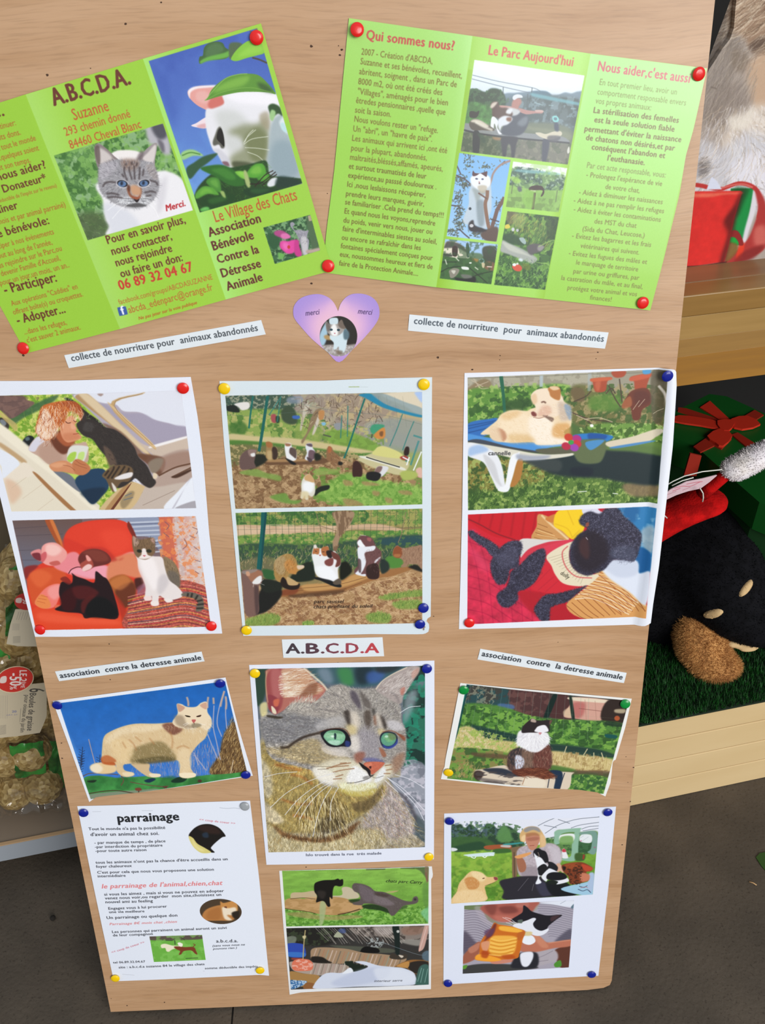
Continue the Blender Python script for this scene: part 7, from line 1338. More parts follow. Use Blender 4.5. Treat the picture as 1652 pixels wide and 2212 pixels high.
# ------------------------------------------------------------------ setting: floor
fm = mat('dark speckled floor', '564c41', .75, .3, ('463e35', 9, 8, .35, .7), (160, .25, .004))
nt_ = fm.node_tree
_n1 = nt_.nodes.new('ShaderNodeTexNoise'); _n1.inputs['Scale'].default_value = 260; _n1.inputs['Detail'].default_value = 2
_tc = nt_.nodes.new('ShaderNodeTexCoord'); nt_.links.new(_tc.outputs['Object'], _n1.inputs[0])
_r = nt_.nodes.new('ShaderNodeValToRGB'); _r.color_ramp.elements[0].position = .30; _r.color_ramp.elements[1].position = .40; _r.color_ramp.elements[0].color = (.45, .42, .4, 1); _r.color_ramp.elements[1].color = (1, 1, 1, 1)
_mx = nt_.nodes.new('ShaderNodeMixRGB'); _mx.blend_type = 'MULTIPLY'; _mx.inputs[0].default_value = .6
_bs = nt_.nodes['Principled BSDF']; _src = _bs.inputs['Base Color'].links[0].from_socket
nt_.links.new(_n1.outputs['Fac'], _r.inputs[0]); nt_.links.new(_src, _mx.inputs[1]); nt_.links.new(_r.outputs[0], _mx.inputs[2]); nt_.links.new(_mx.outputs[0], _bs.inputs['Base Color'])
floor = link('floor', boxmesh('floor', -3, 3, -3.5, 2.6, FZ - .06, FZ - .003), mat('dark joint', '2c2722', .9)); tag(floor, kind='structure')
_xs = [-3, -1.38, -.1775, 1.02, 2.22, 3]; _ys = [-3.5, -1.2, 0.95, 2.6]
for i in range(5):
    for j in range(3):
        o = link('slab', boxmesh('slab', _xs[i] + .0012, _xs[i + 1] - .0012, _ys[j] + .0012, _ys[j + 1] - .0012, FZ - .003, FZ, .0006), fm); o.parent = floor
# shop wall far behind the displays
wall = link('wall_back', boxmesh('wall_back', -3, 3, 1.62, 1.7, FZ, 2.8), mat('dim shop wall', '3a352f', .9)); tag(wall, kind='structure')

# ------------------------------------------------------------------ the notice board
wm, nt, b = newmat('pink plywood veneer')
tc = nt.nodes.new('ShaderNodeTexCoord'); mp = nt.nodes.new('ShaderNodeMapping'); nt.links.new(tc.outputs['Object'], mp.inputs[0])
nw = nt.nodes.new('ShaderNodeTexNoise'); nw.inputs['Scale'].default_value = 2.2; nw.inputs['Detail'].default_value = 3; nt.links.new(mp.outputs[0], nw.inputs[0])
mxv = nt.nodes.new('ShaderNodeVectorMath'); mxv.operation = 'MULTIPLY_ADD'; mxv.inputs[1].default_value = (.0, .09, 0)
nt.links.new(nw.outputs['Color'], mxv.inputs[0]); nt.links.new(mp.outputs[0], mxv.inputs[2])
m2 = nt.nodes.new('ShaderNodeMapping'); m2.inputs['Scale'].default_value = (2.4, 26, 1); m2.inputs['Rotation'].default_value = (0, 0, -.04); nt.links.new(mxv.outputs[0], m2.inputs[0])
n1 = nt.nodes.new('ShaderNodeTexNoise'); n1.inputs['Scale'].default_value = 1.0; n1.inputs['Detail'].default_value = 6; n1.inputs['Roughness'].default_value = .62; nt.links.new(m2.outputs[0], n1.inputs[0])
r1 = nt.nodes.new('ShaderNodeValToRGB'); r1.color_ramp.elements[0].position = .27; r1.color_ramp.elements[1].position = .72
r1.color_ramp.elements[0].color = lin('a37a54'); r1.color_ramp.elements[1].color = lin('c8a27f'); _e = r1.color_ramp.elements.new(.42); _e.color = lin('b9916c')
nt.links.new(n1.outputs['Fac'], r1.inputs[0])
m3 = nt.nodes.new('ShaderNodeMapping'); m3.inputs['Scale'].default_value = (30, 420, 1); nt.links.new(mxv.outputs[0], m3.inputs[0])
n2 = nt.nodes.new('ShaderNodeTexNoise'); n2.inputs['Scale'].default_value = 1; n2.inputs['Detail'].default_value = 3; nt.links.new(m3.outputs[0], n2.inputs[0])
r2 = nt.nodes.new('ShaderNodeValToRGB'); r2.color_ramp.elements[0].position = .3; r2.color_ramp.elements[1].position = .5; r2.color_ramp.elements[0].color = (.72, .70, .68, 1); r2.color_ramp.elements[1].color = (1, 1, 1, 1)
nt.links.new(n2.outputs['Fac'], r2.inputs[0])
mm = nt.nodes.new('ShaderNodeMixRGB'); mm.blend_type = 'MULTIPLY'; mm.inputs[0].default_value = .5; nt.links.new(r1.outputs[0], mm.inputs[1]); nt.links.new(r2.outputs[0], mm.inputs[2])
nt.links.new(mm.outputs[0], b.inputs['Base Color']); b.inputs['Roughness'].default_value = .42; b.inputs['Specular IOR Level'].default_value = .55
bpm = nt.nodes.new('ShaderNodeBump'); bpm.inputs['Strength'].default_value = .12; bpm.inputs['Distance'].default_value = .001; nt.links.new(n2.outputs['Fac'], bpm.inputs['Height']); nt.links.new(bpm.outputs[0], b.inputs['Normal'])
th = .018; ol = [(-.3435, 0.004), (-.2, .002), (0, 0), (.2, 0), (.315, 0), (.337, .0025), (.3455, .0075), (.3475, .016), (.3475, 1.285), (-.3415, 1.285)]
v = [(x, y, 0) for x, y in ol] + [(x, y, -th) for x, y in ol]; n = len(ol)
me = meshof('notice_board', v, [list(range(n)), list(range(2 * n - 1, n - 1, -1))] + [[i, i + n, (i + 1) % n + n, (i + 1) % n] for i in range(n)])
board = link('notice_board', me, wm, mw=frame((0, 0, 0), BR))
tag(board, 'tall plywood notice board with pinned leaflets and photographs, leaning back on the floor', 'board')
# worm holes, old pin holes and dirt specks of the veneer
sv, sf = [], []
rng = random.Random(11)
sp = [(348, 5), (672, 100), (731, 99), (737, 108), (734, 119), (102, 162), (738, 107), (707, 418), (51, 768), (50, 765), (1079, 777), (1080, 768), (946, 772), (1291, 761), (1287, 775), (600, 1370), (238, 1468), (133, 1605), (134, 1638), (1365, 1745), (1368, 1658), (1356, 1690), (355, 2165), (240, 2157), (274, 2172), (661, 1873), (1020, 798), (1300, 1850)]
sp += [(rng.uniform(60, 1400), rng.uniform(20, 2150)) for _ in range(50)]
for x, y in sp:
    u, vv = uv_board(x, y); r = rng.uniform(.0005, .0013); k = len(sv)
    for i in range(7): t = i * 6.283 / 7; sv.append((u + r * math.cos(t) * rng.uniform(.7, 1.5), vv + r * math.sin(t) * rng.uniform(.6, 1.1), .00012))
    sf.append(list(range(k, k + 7)))
sk = link('speck', meshof('speck', sv, sf), mat('dark speck', '4a3426', .9)); sk.parent = board; tag(sk, kind='stuff')
# the legs behind the board
for sx in (-1, 1):
    pass


# ------------------------------------------------------------------ pinned papers
def resamp(p, n):
    p = np.asarray(p, float); d = np.r_[0, np.cumsum(np.linalg.norm(np.diff(p, axis=0), axis=1))]; t = np.linspace(0, d[-1], n)
    return np.stack([np.interp(t, d, p[:, 0]), np.interp(t, d, p[:, 1])], -1)


def sheet(name, canvas, top, right, bottom, left, label, cat, wf, n=36, rough=.55, spec=.3, coat=0., group=None, lift=.0005):
    E = []
    for e in (top, right, bottom, left):
        q = pts(e); u, v = uv_board(q[:, 0], q[:, 1]); E.append(resamp(np.stack([u, v], -1), n + 1))
    T, R, B, L = E                                   # top L->R, right T->B, bottom L->R, left T->B
    s = np.linspace(0, 1, n + 1)[None, :, None]; t = np.linspace(0, 1, n + 1)[:, None, None]
    P = (1 - t) * T[None] + t * B[None] + (1 - s) * L[:, None] + s * R[:, None] - ((1 - s) * (1 - t) * T[0] + s * (1 - t) * T[-1] + (1 - s) * t * B[0] + s * t * B[-1])
    S, TT = np.meshgrid(np.linspace(0, 1, n + 1), np.linspace(0, 1, n + 1))
    W = lift + wf(S, TT)
    c0 = P.reshape(-1, 2).mean(0)
    co = np.concatenate([P - c0, W[..., None]], -1).reshape(-1, 3)
    N = n + 1
    f = [[i * N + j + N, i * N + j + N + 1, i * N + j + 1, i * N + j] for i in range(n) for j in range(n)]
    # underside so that the paper has thickness
    co2 = co.copy(); co2[:, 2] -= .0003; m_ = len(co)
    ring = [j for j in range(N)] + [i * N + n for i in range(1, N)] + [n * N + j for j in range(n - 1, -1, -1)] + [i * N for i in range(n - 1, 0, -1)]
    f2 = [[a + m_ for a in reversed(q)] for q in f] + [[a, b_, b_ + m_, a + m_] for a, b_ in zip(ring, ring[1:] + ring[:1])]
    me = meshof(name, np.vstack([co, co2]), f + f2)
    uvl = me.uv_layers.new(name='UVMap')
    vi = np.empty(len(me.loops), int); me.loops.foreach_get('vertex_index', vi)
    X = np.vstack([P.reshape(-1, 2)] * 2)[vi]
    uv = np.stack([(X[:, 0] - canvas.u0) / (canvas.u1 - canvas.u0), (X[:, 1] - canvas.v0) / (canvas.v1 - canvas.v0)], -1)
    uvl.data.foreach_set('uv', uv.ravel())
    o = link(name, me, print_mat(name + ' print', canvas, rough, spec, coat), mw=frame(bp(c0[0], c0[1], 0), BR), smooth_=True)
    me.set_sharp_from_angle(angle=.7)
    return tag(o, label, cat, group)


def ripple(a=.0012, seed=0):
    def wf(s, t):
        edge = np.minimum(np.minimum(s, 1 - s), np.minimum(t, 1 - t))
        g = np.sin(s * 3.1 + seed) * np.sin(t * 2.3 + seed * 2) * .5 + .5
        return a * g * np.clip(np.minimum(np.minimum(np.hypot(s, t), np.hypot(1 - s, t)), np.minimum(np.hypot(s, 1 - t), np.hypot(1 - s, 1 - t))) * 3, 0, 1)
    return wf


def folds(s, t):
    z = np.interp(s, [0, 1 / 3, 2 / 3, 1], [0, .0042, .0008, .003])
    return z * (1 - .25 * np.clip(1 - 6 * np.minimum(t, 1 - t), 0, 1))


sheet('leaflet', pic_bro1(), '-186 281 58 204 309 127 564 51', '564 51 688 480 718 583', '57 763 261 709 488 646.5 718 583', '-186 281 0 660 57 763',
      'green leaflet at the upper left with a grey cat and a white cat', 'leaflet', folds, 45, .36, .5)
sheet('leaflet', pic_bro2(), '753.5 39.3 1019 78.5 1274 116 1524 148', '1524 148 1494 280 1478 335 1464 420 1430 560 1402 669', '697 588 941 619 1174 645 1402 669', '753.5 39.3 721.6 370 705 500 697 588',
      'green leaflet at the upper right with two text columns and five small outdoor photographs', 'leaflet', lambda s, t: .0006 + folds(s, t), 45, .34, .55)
sheet('photo_sheet', pic_left(), '-62 823 150 821 300 817 412 814', '412 814 427 900 440 1000 452 1150 480 1368', '76 1375 150 1375 300 1370 480 1368', '-62 823 0 1067 40 1235 76 1375',
      'white sheet with a woman and dark cat above several cats on a red armchair', 'photo sheet', ripple(.0016, 1))
_mid = pic_mid()
_mid.view(900, 1280, 16.52); _mid.P('200 1200 270 1185 300 1210 290 1240 260 1250 270 1300 235 1335 205 1310 210 1260', '85746e', 5); _mid.P('130 1260 200 1250 180 1300', 'a8a0a0', 10, .6); _mid.P('330 990 440 1000 440 1040 400 1060 340 1030', 'd8c8c4', 12, .8)
sheet('photo_sheet', _mid, '474 823 600 822 700 821.5 800 817 933 814.5', '933 814.5 931 1080 930.7 1250 930 1333 919 1337 921 1341 926 1346 927 1358 925 1364', '525.5 1373 700 1371 800 1368.5 900 1369.5 917 1369 925 1364', '474 823 484 960 500 1105 514 1260 525.5 1373',
      'white sheet with two photographs of cats in the sun, torn lower right corner', 'photo sheet', ripple(.0014, 2), 60)


def curl(s, t):
    k = np.clip((s - .915) / .085, 0, 1)
    return ripple(.001, 3)(s, t) + .0075 * np.sin(k * 2.3) * (1 - .35 * t)


sheet('photo_sheet', pic_right(), '1003 805.5 1200 800 1350 796 1450 793 1456 800', '1456 800 1457 830 1454 880 1449 960 1440 1040 1432 1110 1420 1220 1408 1300 1403 1342', '991 1358.5 1200 1354 1330 1350 1388 1348 1403 1342', '1003 805.5 1000 960 998 1100 991 1358.5',
      'sheet with curled right border, cream dog above black poodle in red jumper', 'photo sheet', curl, 60, .4, .45)
sheet('photo_sheet', pic_tabby(), '538 1436 700 1432 850 1428 938 1426.5', '938 1426.5 938 1600 937 1855.5', '575.5 1867.5 700 1864 937 1855.5', '538 1436 548 1560 560 1700 575.5 1867.5',
      'large portrait of a green-eyed tabby cat printed on white paper, below the letter strip', 'photo sheet', ripple(.0014, 4))
sheet('sponsorship_notice', pic_sponsor(), '167 1741 400 1733 540 1729', '540 1729 560 1900 581 2107', '246 2119 400 2112 560 2105 581 2107', '167 1741 200 1900 246 2119',
      'white text notice titled parrainage with a black cat oval and a ginger cat oval', 'notice', ripple(.0012, 5))
sheet('photo_print', pic_cream(), '114 1514 300 1488.5 487 1463', '487 1463 515 1570 546 1675', '193 1732 208 1721 300 1710 546 1675', '114 1514 150 1610 193 1732',
      'photograph of a cream cat standing on a green roof against blue sky', 'photograph', ripple(.0014, 6))
sheet('photo_print', pic_longhair(), '994 1475 1100 1484 1200 1493 1364 1509', '1364 1509 1350 1570 1329 1640 1323 1643 1318 1690 1307 1720', '952 1682.5 1100 1698 1250 1705 1290 1711 1307 1720', '994 1475 985 1520 962 1638 960 1655 956 1664 952 1682.5',
      'photograph of a long-haired black and white cat sitting on a stump', 'photograph', ripple(.0014, 7), 50)
sheet('photo_sheet', pic_park(), '603 1880.5 700 1877 900 1872 925 1871 932.5 1871', '932.5 1871 935 1890 933.5 1895 931 1897 931.5 2000 930.5 2136', '625.5 2148 650 2143 700 2140 800 2137.5 930.5 2136', '603 1880.5 612 2000 625.5 2148',
      'small white-edged sheet with two cats on grass above a cluttered greenhouse interior', 'photo sheet', ripple(.0012, 8), 50)
sheet('photo_sheet', pic_garden(), '959 1757 1150 1749 1330 1742', '1330 1742 1315 1900 1292 2107', '957.5 2126 1100 2117 1292 2107', '959 1757 958 1950 957.5 2126',
      'white sheet with a woman at a garden table above a cat sniffing a pastry', 'photo sheet', ripple(.0012, 9))
SL = ['paper strip reading collecte de nourriture, left of the lilac heart', 'paper strip reading collecte de nourriture, right of the lilac heart',
      'paper strip reading association contre la detresse, above the cream cat photograph', 'paper strip reading association contre la detresse, above the long-haired cat photograph', 'short paper strip with large letters fading from black to red']
for i in range(5):
    q = pts(STRIPS[i][0])
    sheet('paper_strip', pic_strip(i), np.array([q[0], (q[0] + q[1]) / 2, q[1]]), np.array([q[1], q[2]]), np.array([q[3], (q[2] + q[3]) / 2 + [0, .6], q[2]]), np.array([q[0], q[3]]), SL[i], 'strip', ripple(.0006, i), 14)


def flat_cut(name, canvas, outline, label, cat, z=.0006):
    q = smooth(pts(outline), True, 4); u, v = uv_board(q[:, 0], q[:, 1]); P = np.stack([u, v], -1); c0 = P.mean(0); n = len(P)
    co = [(x - c0[0], y - c0[1], z) for x, y in P] + [(x - c0[0], y - c0[1], z - .0003) for x, y in P]
    bm = bmesh.new(); vs = [bm.verts.new(c) for c in co]
    f = bm.faces.new(vs[:n][::-1]); bm.faces.new(vs[n:])
    for i in range(n): bm.faces.new([vs[i], vs[(i + 1) % n], vs[(i + 1) % n + n], vs[i + n]])
    bmesh.ops.triangulate(bm, faces=[g for g in bm.faces if len(g.verts) > 4]); bmesh.ops.recalc_face_normals(bm, faces=bm.faces)
    uvl = bm.loops.layers.uv.new('UVMap')
    for g in bm.faces:
        for l in g.loops: l[uvl].uv = ((l.vert.co.x + c0[0] - canvas.u0) / (canvas.u1 - canvas.u0), (l.vert.co.y + c0[1] - canvas.v0) / (canvas.v1 - canvas.v0))
    me = bpy.data.meshes.new(name); bm.to_mesh(me); bm.free()
    return tag(link(name, me, print_mat(name + ' print', canvas), mw=frame(bp(c0[0], c0[1], 0), BR)), label, cat)


_h = pts('838 1000 845 935 890 880 960 852 1040 845 1110 870 1155 915 1184 974 1186 974 1205 920 1245 870 1300 843 1380 843 1450 870 1495 925 1506 1000 1480 1070 1400 1170 1300 1272 1194 1372 1100 1292 980 1190 895 1095 855 1045')
flat_cut('paper_heart', pic_heart(), _h / 3.591 + 400, 'lilac paper heart with merci twice and a round kitten photograph', 'heart')

# ------------------------------------------------------------------ push pins
PC = {'red': 'e0201c', 'yellow': 'f2c808', 'blue': '10208c', 'green': '0a8a3a', 'white': 'c8ccd0'}


def pinmesh():
    prof = [(0, .0021), (.0020, .00205), (.0036, .0019), (.0044, .0016), (.0049, .0012), (.0056, .0011), (.0059, .0007), (.0057, .0001), (0, 0)]
    v, f, N = [], [], 28
    for r, z in prof: v += [(r * math.cos(6.2832 * i / N), r * math.sin(6.2832 * i / N), z) for i in range(N)]
    for k in range(len(prof) - 1): f += [[k * N + i, (k + 1) * N + i, (k + 1) * N + (i + 1) % N, k * N + (i + 1) % N] for i in range(N)]
    return meshof('pin_head', v, f)


PINS = [(555, 82, 'red', 'on the top right corner of the left green leaflet'), (771, 65, 'red', 'beside the heading Qui sommes nous'), (1505, 160, 'red', 'on the top right corner of the right green leaflet'), (709, 573, 'red', 'where the two green leaflets meet'),
        (52, 751, 'red', 'on the bottom left corner of the left green leaflet'), (1385, 652, 'red', 'on the bottom right corner of the right green leaflet'), (396, 837, 'red', 'above the woman and cat photograph'), (88, 1358, 'red', 'on the bottom left corner of the red armchair photograph'),
        (457, 1350, 'red', 'on the bottom right corner of the red armchair photograph'), (1013, 1343, 'red', 'on the bottom left corner of the poodle photograph'),
        (485, 838, 'yellow', 'on the top left corner of the middle cats sheet'), (915, 829, 'yellow', 'on the top right corner of the middle cats sheet'), (533, 1359, 'yellow', 'on the bottom left corner of the middle cats sheet'), (551, 1452, 'yellow', 'on the top left corner of the tabby portrait'),
        (926, 1848, 'yellow', 'on the bottom right corner of the tabby portrait'), (968, 1666, 'yellow', 'on the bottom left corner of the long-haired cat photograph'), (250, 2110, 'yellow', 'on the bottom left corner of the parrainage notice'), (562, 2093, 'yellow', 'on the bottom right corner of the parrainage notice'),
        (914, 1311, 'blue', 'upper of two at the torn corner of the middle sheet'), (906.5, 1346, 'blue', 'lower of two at the torn corner of the middle sheet'), (1436, 808, 'blue', 'above the flower pots of the cream dog photograph'), (921.5, 1442, 'blue', 'on the top right corner of the tabby portrait'),
        (125, 1521, 'blue', 'on the top left corner of the cream cat photograph'), (476, 1474, 'blue', 'on the top right corner of the cream cat photograph'), (531, 1671, 'blue', 'on the bottom right corner of the cream cat photograph'), (181.5, 1753, 'blue', 'on the top left corner of the parrainage notice'),
        (970.5, 1771, 'blue', 'on the top left corner of the garden table sheet'), (1311.5, 1752, 'blue', 'on the top right corner of the garden table sheet'), (967, 2121, 'blue', 'on the bottom left corner of the garden table sheet'), (1277, 2102, 'blue', 'on the bottom right corner of the garden table sheet'),
        (1001, 1488, 'green', 'on the top left corner of the long-haired cat photograph'), (1349, 1518, 'green', 'on the top right corner of the long-haired cat photograph'), (529, 1739, 'white', 'on the top right corner of the parrainage notice')]
PM = {}
for k, (x, y, cc, where) in enumerate(PINS):
    if cc not in PM:
        PM[cc] = pinmesh(); PM[cc].materials.append(mat('%s plastic' % cc, PC[cc], .22, .5, Transmission_Weight=.5 if cc == 'white' else 0.)); PM[cc].polygons.foreach_set('use_smooth', [True] * len(PM[cc].polygons))
    u, v = uv_board(x, y); rr = random.Random(k)
    o = bpy.data.objects.new('push_pin', PM[cc]); COL.objects.link(o)
    M = frame(bp(u, v, .0046 if y < 700 else (.0075 if k == 20 else .0022)), BR) @ Matrix.Rotation(rr.uniform(-.12, .12), 4, 'X') @ Matrix.Rotation(rr.uniform(-.12, .12), 4, 'Y')
    o.matrix_world = M
    tag(o, ('round %s pin %s' % (cc, where)), 'pin', '%s pins on the board' % cc)
    # the needle that goes into the wood
    nd = bpy.data.objects.new('needle', bpy.data.meshes.get('pin_needle') or meshof('pin_needle', [(.0006, 0, .0002), (-.0003, .0005, .0002), (-.0003, -.0005, .0002), (0, 0, -.0085)], [[0, 1, 2], [0, 3, 1], [1, 3, 2], [2, 3, 0]]))
    COL.objects.link(nd); nd.parent = o
    if not nd.data.materials: nd.data.materials.append(mat('steel', '9a9a9a', .3, .5, Metallic=1.))
# ------------------------------------------------------------------ shop display on the right, in its own axes
TOPZ, RZ = .905, .212
unit = empty('display_unit', FB * [1, 1, 0] + [0, 0, FZ], FR)
tag(unit, 'pale wooden shop display with plank riser and thick shelf, right of the board', 'display unit')
_o = unit.matrix_world.translation.z
plank_m = mat('pale planks', 'e0c596', .5, .4, ('d6b988', 3, 4, .3, .75, (1, 3, 5)))
hs = [0, .0545, .108, .1615, .212]
for i in range(4):
    fbox('plank', -.12, .95, 0, .016, hs[i] + .0006, hs[i + 1] - .0014 if i < 3 else .212, plank_m, unit, .0012)
fbox('ledge', -.12, .95, .016, .56, .17, .209, mat('ledge board', '8c6c44', .6), unit)
for i, (z0, z1, c1, c2) in enumerate([(.797, .834, 'a0722f', '8a6230'), (.834, .855, 'a27c44', '8c6a3a'), (.855, .881, 'a88650', '94743f'), (.881, .905, '94703a', '84622f')]):
    o = fbox('shelf_strip', -.12, .95, 0, .03, z0 + FZ * 0 - _o, z1 - _o, mat('laminated strip %d' % i, c1, .38, .5, (c2, 4, 7, .35, .7, (1.2, 8, 16))), unit, .0012 if i == 3 else .0002)
fbox('shelf_board', -.12, .95, .03, .56, .872 - _o, .905 - _o, mat('shelf top', '8d6a42', .3, .5, ('7c5a36', 4, 6, .3, .7, (1, 10, 1))), unit)
fbox('back_panel', -.12, .95, .56, .575, 0, 2.1, mat('black backing', '0c0b0a', .8), unit)
fbox('side_panel', .95, .968, 0, .575, 0, 2.1, mat('dark side', '2a231c', .7), unit)
fbox('side_panel', -.136, -.12, .0, .575, 0, .905 - _o, MATS['dark side'], unit)
fbox('rear_screen', -.12, .95, .30, .31, .905 - _o, 2.1, mat('black screen', '0b0908', .7, .3, ('2a0808', 6, 2, .55, .7)), unit)


def fix_canvas_mesh(name, canvas, outline, off, thick, parent, m, inv=None, sm=3):
    q = pts(outline)
    if sm: q = smooth(q, True, sm)
    a, z = tf_fix(off)(q[:, 0], q[:, 1]); n = len(a)
    bm = bmesh.new(); P = [fp(x, off, y) for x, y in zip(a, z)]
    Mi = (inv or Matrix.Identity(4))
    front = [bm.verts.new(Mi @ Vector(p)) for p in P]; back = [bm.verts.new(Mi @ Vector(p + FN * thick)) for p in P]
    bm.faces.new(front); bm.faces.new(back[::-1])
    for i in range(n): bm.faces.new([front[i], back[i], back[(i + 1) % n], front[(i + 1) % n]])
    uvl = bm.loops.layers.uv.new('UVMap')
    ix = {v: (a[i], z[i]) for i, v in enumerate(front)}; ix.update({v: (a[i], z[i]) for i, v in enumerate(back)})
    for g in bm.faces:
        for l in g.loops: x, y = ix[l.vert]; l[uvl].uv = ((x - canvas.u0) / (canvas.u1 - canvas.u0), (y - canvas.v0) / (canvas.v1 - canvas.v0)) if canvas else (0, 0)
    bmesh.ops.triangulate(bm, faces=[g for g in bm.faces if len(g.verts) > 4]); bmesh.ops.recalc_face_normals(bm, faces=bm.faces)
    me = bpy.data.meshes.new(name); bm.to_mesh(me); bm.free()
    o = link(name, me, m)
    if parent: o.parent = parent
    return o


_c = pic_poster()
po = fix_canvas_mesh('poster_panel', _c, POSTER, .068, .006, None, print_mat('poster print', _c, .42, .35), sm=0)
_b = fp(.05, .07, TOPZ)
po.data.transform(frame(_b).inverted()); po.matrix_world = frame(_b)
tag(po, 'cut-out display panel printed with a fluffy dog and a red present, standing on the shelf', 'poster')


# artificial grass on the ledge
def fibre_mat(c1, c2): return mat('fibre %s' % c1, c1, .6, .3, (c2, 40, 2, .4, .6))


turf = link('turf_mat', boxmesh('turf_mat', -.11, .93, -.004, .54, 0, .004), mat('turf backing', '0a1f0c', .9), mw=frame(fp(0, 0, RZ + FZ), FR))
tag(turf, 'dark green artificial grass mat on the ledge of the wooden display', 'grass mat')
rs = np.random.RandomState(2); NB = 52000
A = rs.uniform(-.06, .55, NB); B_ = rs.uniform(-.004, .34, NB); th_ = rs.uniform(0, 6.283, NB); hh = rs.uniform(.006, .012, NB); ln = rs.uniform(.001, .007, NB); wd = .0007
bx = np.stack([A - wd * np.sin(th_), B_ + wd * np.cos(th_), np.full(NB, .004)], -1); cx = np.stack([A + wd * np.sin(th_), B_ - wd * np.cos(th_), np.full(NB, .004)], -1)
tip = np.stack([A + ln * np.cos(th_), B_ + ln * np.sin(th_), .004 + hh], -1)
V = np.stack([bx, cx, tip], 1).reshape(-1, 3)
me = bpy.data.meshes.new('blade'); me.vertices.add(len(V)); me.vertices.foreach_set('co', V.ravel()); me.loops.add(len(V)); me.loops.foreach_set('vertex_index', np.arange(len(V)))
me.polygons.add(NB); me.polygons.foreach_set('loop_start', np.arange(NB) * 3); me.polygons.foreach_set('loop_total', np.full(NB, 3)); me.update(); me.validate()
gb = link('grass_blade', me, mat('turf blades', '1c5a1e', .55, .3, ('0f3a12', 90, 2, .4, .6))); gb.parent = turf; tag(gb, kind='stuff')

# green present with a red bow behind the plush dog
LZ = .49
gift = empty('gift_box', on_z(1560, 960, LZ) * [1, 1, 0] + [0, 0, RZ]); gi = gift.matrix_world.inverted()
tag(gift, 'green gift box with a wide red ribbon and bow behind the black plush dog', 'gift box')


def prism(name, q, z0, z1, m, parent, inv, zq=None, sm=0):
    q = pts(q)
    if sm: q = smooth(q, True, sm)
    P = [on_z(x, y, zq if zq is not None else z1) for x, y in q]
    n = len(P); bm = bmesh.new()
    t = [bm.verts.new(inv @ Vector((p[0], p[1], z1))) for p in P]; b = [bm.verts.new(inv @ Vector((p[0], p[1], z0))) for p in P]
    bm.faces.new(t); bm.faces.new(b[::-1])
    for i in range(n): bm.faces.new([t[i], b[i], b[(i + 1) % n], t[(i + 1) % n]])
    bmesh.ops.recalc_face_normals(bm, faces=bm.faces)
    me = bpy.data.meshes.new(name); bm.to_mesh(me); bm.free()
    o = link(name, me, m); o.parent = parent; return o


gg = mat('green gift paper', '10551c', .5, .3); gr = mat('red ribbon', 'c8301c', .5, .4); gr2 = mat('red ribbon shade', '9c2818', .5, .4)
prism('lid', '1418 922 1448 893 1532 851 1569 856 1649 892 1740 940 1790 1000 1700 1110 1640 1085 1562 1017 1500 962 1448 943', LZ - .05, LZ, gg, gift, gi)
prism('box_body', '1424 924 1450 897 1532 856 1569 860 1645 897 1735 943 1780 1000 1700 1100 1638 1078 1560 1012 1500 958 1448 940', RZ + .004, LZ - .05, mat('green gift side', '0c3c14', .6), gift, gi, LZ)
VV = lambda s: pts(s) / 4.607 + [1352, 820]
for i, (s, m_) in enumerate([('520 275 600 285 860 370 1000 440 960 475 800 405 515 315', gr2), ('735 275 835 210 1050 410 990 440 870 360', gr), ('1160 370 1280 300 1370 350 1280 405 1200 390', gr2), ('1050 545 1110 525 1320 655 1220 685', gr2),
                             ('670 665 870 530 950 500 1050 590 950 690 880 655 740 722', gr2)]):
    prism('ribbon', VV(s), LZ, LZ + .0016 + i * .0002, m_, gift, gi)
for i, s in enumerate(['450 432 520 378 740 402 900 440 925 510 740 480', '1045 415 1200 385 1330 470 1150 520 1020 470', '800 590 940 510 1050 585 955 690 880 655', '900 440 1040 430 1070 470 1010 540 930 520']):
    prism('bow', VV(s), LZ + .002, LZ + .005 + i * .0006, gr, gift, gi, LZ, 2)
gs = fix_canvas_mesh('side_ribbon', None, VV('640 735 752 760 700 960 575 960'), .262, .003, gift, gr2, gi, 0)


# black plush dog with a Santa hat
def blob(elems, res=.006, thr=.6):
    """one smooth body from ellipsoids: (centre, (rx, ry, rz), euler)"""
    mb = bpy.data.metaballs.new('body'); mb.resolution = res; mb.render_resolution = res; mb.threshold = thr
    for c, r, e in elems:
        el = mb.elements.new(type='ELLIPSOID'); el.co = Vector([float(t) for t in c]); k = max(r); el.radius = k * 1.48
        el.size_x, el.size_y, el.size_z = [t / k for t in r]
        from mathutils import Euler
        el.rotation = Euler(e).to_quaternion()
    o = bpy.data.objects.new('mb%d' % random.randint(0, 10 ** 9), mb); COL.objects.link(o)
    dg = bpy.context.evaluated_depsgraph_get(); ev = o.evaluated_get(dg); me = bpy.data.meshes.new_from_object(ev)
    bpy.data.objects.remove(o); bpy.data.metaballs.remove(mb)
    me.materials.clear()
    return me


